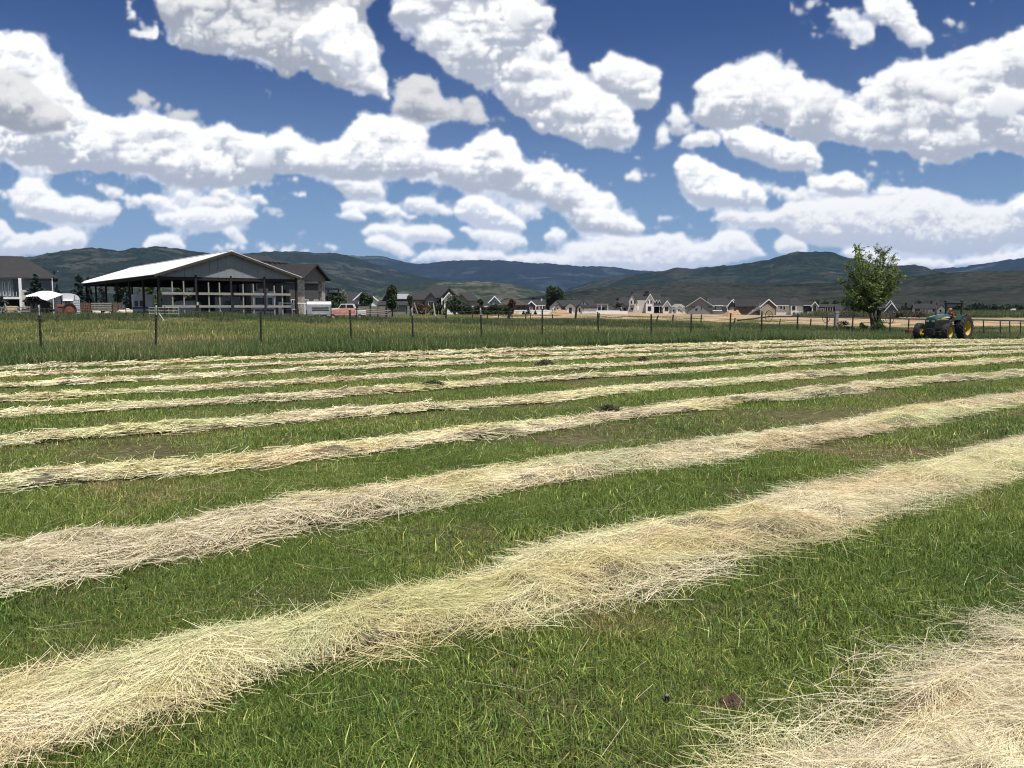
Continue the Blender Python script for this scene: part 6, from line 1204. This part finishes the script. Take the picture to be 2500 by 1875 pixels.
for i, (px, yt, px2, yb, Y, w, m_, lab) in enumerate(((389, 766, 401, 783, 58, .05, TRIM, 'short white stick leaning by the second fence post'), (532, 744, 544, 768, 74, .05, PALEWOOD, 'thin pale pole leaning before the third bay of the barn'), (1011, 739, 1020, 766, 93, .13, PALEWOOD, 'pale ladder like board leaning left of the large grey house'), (1058, 741, 1063, 773, 92, .12, TIPW, 'tall pale post with a slanting foot before the large grey house'), (1058, 768, 1068, 778, 92, .12, DARKWOOD, 'dark timber propped at the foot of the tall pale post'), (1040, 756, 1039, 775, 94, .08, PALEWOOD, 'short pale post between the ladder board and the tall pale post'), (1071, 759, 1071, 776, 94, .06, PALEWOOD, 'short pale stake right of the tall pale post'), (734, 748, 742, 756, 80, .25, PALEWOOD, 'white board leaning before the stone pillar'))):
    a = at(px, yt, Y); b = at(px2, yb, Y); z = G(b.x, Y); b.z = max(min(b.z, a.z-.2), z+.0) if b.z < z+.5 else b.z; o = MB().bar((0, 0, 0), a-b, w, w*.4).build('leaning_board' if i not in (3, 5, 6) else 'stake', m_, None, loc=b); tag(o, lab, 'board' if i not in (3, 5, 6) else 'stake')
pr = at(690, 740, 90); o = empty('pole_rail', (pr.x, 90, G(pr.x, 90)), 0, 'white pole rail running from the barn to the stone pillar', 'rail'); MB().tube([(-.5, 0, pr.z-o.location.z), (at(748, 741, 90).x-pr.x, 0, pr.z-o.location.z-.05)], .06, 8).build('rail', TRIM, o)
for f in (0, .5, 1): x = -.4+f*2.9; MB().box(x-.05, x+.05, -.05, .05, -.3, pr.z-o.location.z).build('post', TRIM, o)
yf = empty('yard_fence', (*at(402, 770, 70)[:2], G(at(402, 770, 70).x, 70)), 0, 'thin steel posts of the yard fence standing in the weeds before the barn', 'fence'); y0 = yf.location
pv = None
for px, yt in ((307, 752), (350, 755), (402, 750), (483, 739), (545, 752), (600, 752), (660, 752), (728, 752), (808, 746), (870, 750)):
    p = at(px, yt, 70); z = G(p.x, 70); m = MB(); tee_post(m, p.x-y0.x, 0, z-y0.z, p.z-z, w=.05); o = m.build('post', TPOST, yf); t = Vector((p.x-y0.x, 0, p.z-y0.z-.12))
    if px == 483: MB().box(t.x-.07, t.x+.07, -.07, -.04, t.z-.1, t.z+.18).build('pale_tag', TIPW, o)
    if pv: MB().tube([pv, t], .006, 3, False).tube([pv-Vector((0, 0, .45)), t-Vector((0, 0, .45))], .006, 3, False).build('wire', WIRE, yf)
    pv = t
# ---- small things in the mown field ----
DHAY = mat('wet_green_hay', (.16, .165, .085), (.085, .09, .05), 9, .9, attr=True, trans=.1)
def clump(label, px, py, w, h, seed, m=DHAY):
    a, b = (px-PX)/F, (PY-py)/F; c, s = math.cos(PITCH), math.sin(PITCH); dx, dy, dz = a, c+b*s, -s+b*c; t = (CAMZ-.06)/-dz; X, Y = dx*t, dy*t; rng = np.random.default_rng(seed); n = 700
    r = rng.random(n)**.6; th = rng.uniform(0, 6.28, n); C = np.stack([np.cos(th)*r*w/2, np.sin(th)*r*w/3, (1-r*r)*h*rng.uniform(.3, 1.1, n)+.05], -1); D = rng.normal(size=(n, 3)); D[:, 2] *= .35; D /= np.linalg.norm(D, axis=1)[:, None]; T = np.repeat(rng.uniform(.5, 1.5, n)[:, None], 3, 1)
    u = D*rng.uniform(.04, .10, n)[:, None]; v = np.cross(u, rng.normal(size=(n, 3))); v /= np.linalg.norm(v, axis=1)[:, None]; v *= .002+.0004*Y
    o = empty('hay_clump', (X, Y, G(X, Y)), 0, label, 'hay clump'); quads('clump_strands', np.stack([C-u-v, C+u-v, C+u+v, C-u+v], 1), T, m, o)
clump('dark green clump of wet hay on the crest of the fourth windrow', 1486, 1004, .32, .085, 1); clump('dark clod of hay on the eighth windrow, left one', 1330, 889, .5, .12, 2); clump('smaller dark clod of hay on the eighth windrow, right one', 1570, 882, .32, .12, 3); clump('grey green tuft poking up from the seventh windrow', 1055, 942, .5, .10, 4)
def field_pt(px, py): a, b = (px-PX)/F, (PY-py)/F; c, s = math.cos(PITCH), math.sin(PITCH); dz = -s+b*c; t = -(CAMZ-.02)/dz; return a*t, (c+b*s)*t
X, Y = field_pt(1787, 1712); a = np.linspace(-1, 1, 26); A, B = np.meshgrid(a, a); r = np.sqrt(A*A+B*B)
o = grid_mesh('gopher_mound', A*.075, B*.06, np.clip(1-r, 0, 1)**.8*.04*(.3+1.4*fbm(A*5, B*5, 2, 3))+.006-.03*S(.6, 1, r), mat('damp_soil', (.16, .095, .060), (.07, .045, .03), 30, .95, bump=.9, bscale=90)); o.location = (X, Y, G(X, Y)); tag(o, 'small reddish brown mound of fresh soil in the stubble', 'soil mound')
X, Y = field_pt(1628, 1712); o = empty('sprinkler_stub', (X, Y, G(X, Y)), 0, 'small black plastic stub with a pale tip hidden in the grass', 'pipe stub'); MB().lathe([(.001, 0), (.010, 0), (.010, .045), (.001, .045)], (0, 0, 0), 'z', 12, False).build('stub', BLACK, o); MB().lathe([(.001, .045), (.008, .045), (.006, .050), (.001, .051)], (0, 0, 0), 'z', 12, False).build('tip', GALV, o)
# ---- the tractor ----
GRN = mat('green_paint', (.022, .068, .042), (.017, .055, .034), 1.5, .22, spec=.9); YEL = mat('yellow_paint', (.50, .36, .05), (.38, .27, .04), 2, .4, spec=.5); IRON = mat('black_iron', (.022, .022, .023), (.014, .014, .015), 4, .6); LAMP = mat('lamp_glass', (.45, .45, .43), (.35, .35, .34), 3, .15)
THT = R(127.5)
def tractor():
    fwx, fwy = -math.sin(THT), math.cos(THT); C = (31.1+.95*fwy, 55.0-.95*fwx*1.0); z0 = G(*C)-.02; o = empty('farm_tractor', (C[0], C[1], z0), THT, 'green farm tractor with yellow wheel centres, open roll bar and a driver, facing left', 'tractor')
    def big_wheel(x, y, r, w, side, nl):
        t = MB().lathe([(r*.60, -w*.46), (r*.80, -w*.52), (r*.93, -w*.50), (r*.95, -w*.30), (r*.96, 0), (r*.95, w*.30), (r*.93, w*.50), (r*.80, w*.52), (r*.60, w*.46)], (0, 0, 0), 'x', 40)
        for k in range(nl):
            for s in (-1, 1):
                a0 = 2*math.pi*(k+(.25 if s > 0 else -.25))/nl; a1 = a0+.30; pts = []
                def P(a, t_, rr): return (t_, rr*math.sin(a), rr*math.cos(a))
                hw = .045; q = [P(a0-hw, s*.01, r*.95), P(a0+hw, s*.01, r*.95), P(a1+hw, s*w*.52, r*.90), P(a1-hw, s*w*.52, r*.90), P(a0-hw*.7, s*.01, r*1.0), P(a0+hw*.7, s*.01, r*1.0), P(a1+hw*.7, s*w*.52, r*.985), P(a1-hw*.7, s*w*.52, r*.985)]; t.hexa(q)
        wh = t.build('wheel', TYRE, o, loc=(x, y, r))
        MB().lathe([(r*.61, -w*.42), (r*.57, -w*.38), (r*.52, -w*.1), (r*.52, w*.1), (r*.57, w*.38), (r*.61, w*.42), (r*.62, 0)], (0, 0, 0), 'x', 36).build('rim', YEL, wh)
        s = side; MB().lathe([(.01, -s*w*.02), (r*.16, -s*w*.02), (r*.18, -s*w*.14), (r*.40, -s*w*.26), (r*.53, -s*w*.20), (r*.53, -s*w*.26), (r*.4, -s*w*.32), (.01, -s*w*.2)], (0, 0, 0), 'x', 32, False).build('wheel_disc', YEL, wh)
        hb = MB().lathe([(.01, s*w*.10), (r*.10, s*w*.10), (r*.13, s*w*.02), (r*.14, -s*w*.1)], (0, 0, 0), 'x', 16, False)
        for k in range(8): a = 2*math.pi*k/8; hb.box(s*w*.02-.01, s*w*.02+.03, r*.17*math.cos(a)-.015, r*.17*math.cos(a)+.015, r*.17*math.sin(a)-.015, r*.17*math.sin(a)+.015)
        hb.build('hub', IRON if r < .7 else YEL, wh)
    big_wheel(-.95, 0, .84, .50, -1, 20); big_wheel(.95, 0, .84, .50, 1, 20); big_wheel(-.93, 2.40, .60, .38, -1, 16); big_wheel(.93, 2.40, .60, .38, 1, 16)
    MB().box(-.30, .30, .2, 2.9, .55, 1.0).box(-.36, .36, -.35, .5, .5, 1.05).box(-.22, .22, 2.9, 3.12, .48, .85).build('chassis', IRON, o, bevel=.03)
    MB().tube([(-.75, 0, .8), (.75, 0, .8)], .12, 12).build('rear_axle', IRON, o); MB().tube([(-.75, 2.4, .57), (.75, 2.4, .57)], .085, 10).box(-.25, .25, 2.25, 2.55, .45, .7).build('front_axle', GRN, o)
    h = MB(); rows = [(1.00, 1.80, .40), (1.55, 1.76, .40), (2.35, 1.67, .385), (2.80, 1.60, .37), (2.93, 1.53, .35)]
    for (y, z, w), (y2, z2, w2) in zip(rows[:-1], rows[1:]):
        pr_ = lambda yy, zz, ww: [(-ww, yy, zz-.24), (-ww, yy, zz-.10), (-ww*.78, yy, zz-.01), (0, yy, zz+.025), (ww*.78, yy, zz-.01), (ww, yy, zz-.10), (ww, yy, zz-.24)]
        a = pr_(y, z, w); b = pr_(y2, z2, w2); h.add(a+b, [(i, i+1, i+8, i+7) for i in range(6)])
    a = pr_(*rows[-1]); h.add(a, [tuple(range(7))]); h.build('hood', GRN, o, smooth=False)
    MB().box(-.365, .365, 1.05, 2.85, .80, 1.40).build('side_panel', IRON, o, bevel=.02)
    for s in (-1, 1):
        MB().box(min(s*.366, s*.38), max(s*.366, s*.38), 1.15, 2.75, 1.40, 1.45).build('yellow_stripe', mat('stripe_yellow', (.45, .36, .06), (.38, .30, .05), 2, .5), o)
        g = MB(); [g.box(min(s*.367, s*.375), max(s*.367, s*.375), 1.3+k*.18, 1.42+k*.18, 1.0, 1.30) for k in range(8)]; g.build('side_louvre', BLACK, o)
    fr = MB().box(-.36, .36, 2.86, 2.95, .80, 1.42).build('grille', mat('grille_green', (.018, .055, .035), (.012, .04, .026), 4, .6), o, bevel=.02)
    g = MB(); [g.box(-.28, .28, 2.95, 2.965, .86+k*.09, .90+k*.09) for k in range(4)]; g.build('grille_bar', IRON, fr)
    for x in (-.19, .19): MB().box(x-.10, x+.10, 2.95, 2.98, 1.26, 1.37).build('headlight', LAMP, fr, bevel=.015)
    MB().box(-.32, .32, 2.80, 3.08, .36, .79).build('front_weight', IRON, o, bevel=.04)
    for s in (-1, 1):          # fender: arc of sheet over the rear wheel
        f = MB(); n = 9; rr = .92; A = [math.radians(-28+k*148/n) for k in range(n+1)]
        xi, xo = s*.56, s*.98
        for k in range(n):
            p = []
            for a in (A[k], A[k+1]):
                for r_ in (rr, rr+.035): p.append((a, r_))
            def Q(x, a, r_): return (x, -r_*math.sin(a-.4), .80+r_*math.cos(a-.4))
            f.hexa([Q(xi, p[0][0], rr), Q(xo, p[0][0], rr), Q(xo, p[2][0], rr), Q(xi, p[2][0], rr), Q(xi, p[0][0], rr+.035), Q(xo, p[0][0], rr+.035), Q(xo, p[2][0], rr+.035), Q(xi, p[2][0], rr+.035)])
        f.prism([(.35, 1.0), (-.9, 1.0), (-.7, 1.55), (0, 1.75), (.45, 1.62), (.75, 1.15)], min(xi, xi-s*.03), max(xi, xi-s*.03), 'x'); f.build('fender', GRN, o)
        MB().box(min(s*.95, s*1.15), max(s*.95, s*1.15), -.2, -.1, 1.72, 1.84).build('fender_lamp', mat('amber_lamp', (.45, .12, .03), (.4, .1, .03), 2, .3), o)
        MB().box(s*.42-.07*0, s*.42+.28*s if s > 0 else s*.42, .55, 1.0, .45, .50).build('step', IRON, o) if s > 0 else MB().box(-.70, -.42, .55, 1.0, .45, .50).build('step', IRON, o)
        MB().box(s*.52-.045, s*.52+.045, -.42, -.32, 1.0, 2.52).build('roll_bar_post', IRON, o, bevel=.01)
        MB().bar((s*.52, -.37, 1.45), (s*.52, -.75, 1.0), .06).build('roll_bar_brace', IRON, o)
    MB().box(-.62, .62, -.43, -.31, 2.46, 2.56).build('roll_bar', IRON, o, bevel=.01)
    for x in (-.54, .54): l = MB().lathe([(.01, 0), (.09, 0), (.10, .07), (.05, .12), (.01, .13)], (0, 0, 0), 'y', 14, False).build('work_lamp', IRON, o, loc=(x, -.37, 2.70)); MB().lathe([(.01, .135), (.085, .075)], (0, 0, 0), 'y', 14, False).build('lens', LAMP, l); MB().box(x-.02, x+.02, -.39, -.35, 2.55, 2.66).build('lamp_bracket', IRON, o)
    MB().tube([(.40, 1.35, 1.3), (.40, 1.35, 1.55), (.40, 1.35, 2.42)], [.055, .045, .035], 10).tube([(.40, 1.35, 2.38), (.40, 1.27, 2.58), (.40, 1.17, 2.72)], [.04, .04, .045], 10).build('exhaust_stack', IRON, o, smooth=True)
    MB().lathe([(.001, 0), (.07, 0), (.08, .12), (.001, .16)], (-.2, 1.7, 1.6), 'z', 12, False).build('air_cleaner', IRON, o)
    MB().box(-.34, .34, .95, 1.02, 1.1, 1.72).build('dashboard', IRON, o, bevel=.02); MB().tube([(0, .95, 1.45), (0, .62, 1.68)], .025, 8).build('steering_column', IRON, o)
    ring = [(.20*math.cos(t), .60+.20*math.sin(t)*.45, 1.69+.20*math.sin(t)*.89*.5+.0) for t in np.linspace(0, 2*math.pi, 21)]; MB().tube(ring, .016, 6, False).tube([ring[0], ring[10]], .012, 5).tube([ring[5], ring[15]], .012, 5).build('steering_wheel', IRON, o)
    MB().box(-.26, .26, -.18, .30, 1.12, 1.24).build('seat', mat('seat_vinyl', (.40, .31, .06), (.30, .23, .05), 3, .6), o, bevel=.04); MB().box(-.25, .25, -.27, -.17, 1.24, 1.62).build('backrest', mat('seat_vinyl', (1, 1, 1)), o, bevel=.04); MB().box(-.42, .42, .35, 1.0, .92, .97).build('platform', IRON, o)
    MB().bar((-.3, -.5, .5), (-.35, -1.15, .45), .07).bar((.3, -.5, .5), (.35, -1.15, .45), .07).bar((-.4, -1.15, .45), (.4, -1.15, .45), .08).build('hitch_arm', IRON, o)
    im = empty('disc_mower', (C[0]-1.1*fwx, C[1]-1.1*fwy, z0), THT, 'low dull red mower bar sticking out beyond the left front wheel of the tractor', 'mower'); RD = mat('dull_red_paint', (.15, .032, .025), (.10, .025, .02), 3, .6)
    MB().bar((-.4, -.1, .5), (3.3, -.1, .38), .16, .14).bar((0, .3, .5), (0, -.1, .5), .12).build('frame', RD, im); MB().box(1.3, 3.35, -.5, .35, .16, .30).build('cutter_bar', RD, im, bevel=.03)
    MB().box(3.15, 3.5, -.6, .45, .18, .62).build('end_guard', RD, im, bevel=.05)
    for k in range(5): MB().lathe([(.001, -.02), (.2, -.02), (.2, .01), (.001, .03)], (1.5+k*.4, -.05, .14), 'z', 14, False).build('cutter_disc', IRON, im)
    # driver: one skinned figure, seated, hands on the wheel
    V = []; E = []; RAD = []
    def v(p, r, par=None):
        V.append(p); RAD.append(r if isinstance(r, tuple) else (r, r)); i = len(V)-1
        if par is not None: E.append((par, i))
        return i
    pel = v((0, 0, 1.34), (.165, .13)); wa = v((0, -.01, 1.50), (.15, .115), pel); ch = v((0, .03, 1.68), (.185, .125), wa); sh = v((0, .05, 1.82), (.13, .09), ch); ne = v((0, .07, 1.90), .055, sh); hd0 = v((0, .095, 1.98), (.072, .08), ne); hd = v((0, .105, 2.07), (.082, .098), hd0); v((0, .10, 2.15), (.05, .06), hd)
    v((0, .205, 2.03), .014, hd0)
    for s in (-1, 1):
        ear = v((s*.085, .09, 2.05), .016, hd)
        a = v((s*.19, .05, 1.79), .062, sh); e = v((s*.27, .20, 1.58), .048, a); w = v((s*.19, .44, 1.68), .032, e); hnd = v((s*.175, .50, 1.70), (.036, .022), w)
        for k in range(4): f1 = v((s*(.150+.022*k), .555-.004*k, 1.715), .0095, hnd); f2 = v((s*(.150+.022*k), .585, 1.70), .0085, f1); v((s*(.150+.022*k), .580, 1.675-.003*(k % 2)), .0075, f2)
        t1 = v((s*.140, .52, 1.72), .011, hnd); v((s*.125, .55, 1.735), .009, t1)
        hp = v((s*.10, .04, 1.32), .105, pel); kn = v((s*.20, .47, 1.36), .068, hp); an = v((s*.20, .62, 1.03), .044, kn); v((s*.20, .64, .985), .045, an); v((s*.21, .77, .99), (.042, .03), an)
    me = bpy.data.meshes.new('body'); me.from_pydata(V, E, []); b = bpy.data.objects.new('body', me); COL.objects.link(b)
    sk = b.modifiers.new('skin', 'SKIN'); sk.use_smooth_shade = True
    for i, r_ in enumerate(RAD): me.skin_vertices[0].data[i].radius = r_
    me.skin_vertices[0].data[0].use_root = True
    ss = b.modifiers.new('sub', 'SUBSURF'); ss.levels = 1; ss.render_levels = 1
    dg = bpy.context.evaluated_depsgraph_get(); me2 = bpy.data.meshes.new_from_object(b.evaluated_get(dg)); bpy.data.objects.remove(b)
    for c_ in (mat('maroon_shirt', (.13, .022, .024), (.09, .016, .018), 6, .9), mat('skin', (.42, .24, .17), (.38, .21, .15), 5, .6), mat('jeans', (.035, .055, .11), (.028, .04, .08), 12, .9), mat('boots', (.05, .035, .025), (.03, .02, .015), 6, .7)): me2.materials.append(c_)
    for f in me2.polygons:
        c_ = f.center; f.use_smooth = True
        f.material_index = 1 if (c_.z > 1.875 or (abs(c_.x) < .26 and c_.y > .41 and c_.z > 1.62)) else 3 if c_.z < 1.05 else 2 if (c_.z < 1.44 and not (abs(c_.x) > .22 and c_.z > 1.45)) else 0
    P_ = empty('driver', (C[0], C[1], z0), THT); tag(P_, 'driver in a maroon shirt, jeans and an orange brown cap steering the green tractor', 'person')
    me2.name = 'body'; bo = bpy.data.objects.new('body', me2); link(bo, P_)
    MB().lathe([(.102, 0), (.108, .02), (.10, .07), (.06, .11), (.001, .12)], (0, .095, 2.075), 'z', 18, False).hexa([(-.08, .17, 2.075), (.08, .17, 2.075), (.06, .28, 2.06), (-.06, .28, 2.06), (-.08, .17, 2.09), (.08, .17, 2.09), (.06, .28, 2.073), (-.06, .28, 2.073)]).build('cap', mat('orange_cap', (.42, .20, .07), (.34, .15, .05), 6, .8), P_, smooth=True)
    hr = MB().lathe([(.088, -.10), (.093, -.04), (.09, .02)], (0, .085, 2.075), 'z', 18, False); hr.v = [(x, min(y, .13), z) for x, y, z in hr.v]; hr.build('hair', mat('dark_hair', (.05, .03, .02), (.03, .02, .014), 9, .8), P_)
    MB().lathe([(.001, -.004), (.010, 0), (.001, .004)], (-.035, .192, 2.065), 'y', 8, False).lathe([(.001, -.004), (.010, 0), (.001, .004)], (.035, .192, 2.065), 'y', 8, False).build('eyes', BLACK, P_); MB().box(-.028, .028, .182, .192, 1.985, 1.993).build('mouth', mat('lips', (.28, .10, .08), (.25, .09, .07), 5, .6), P_)
tractor()
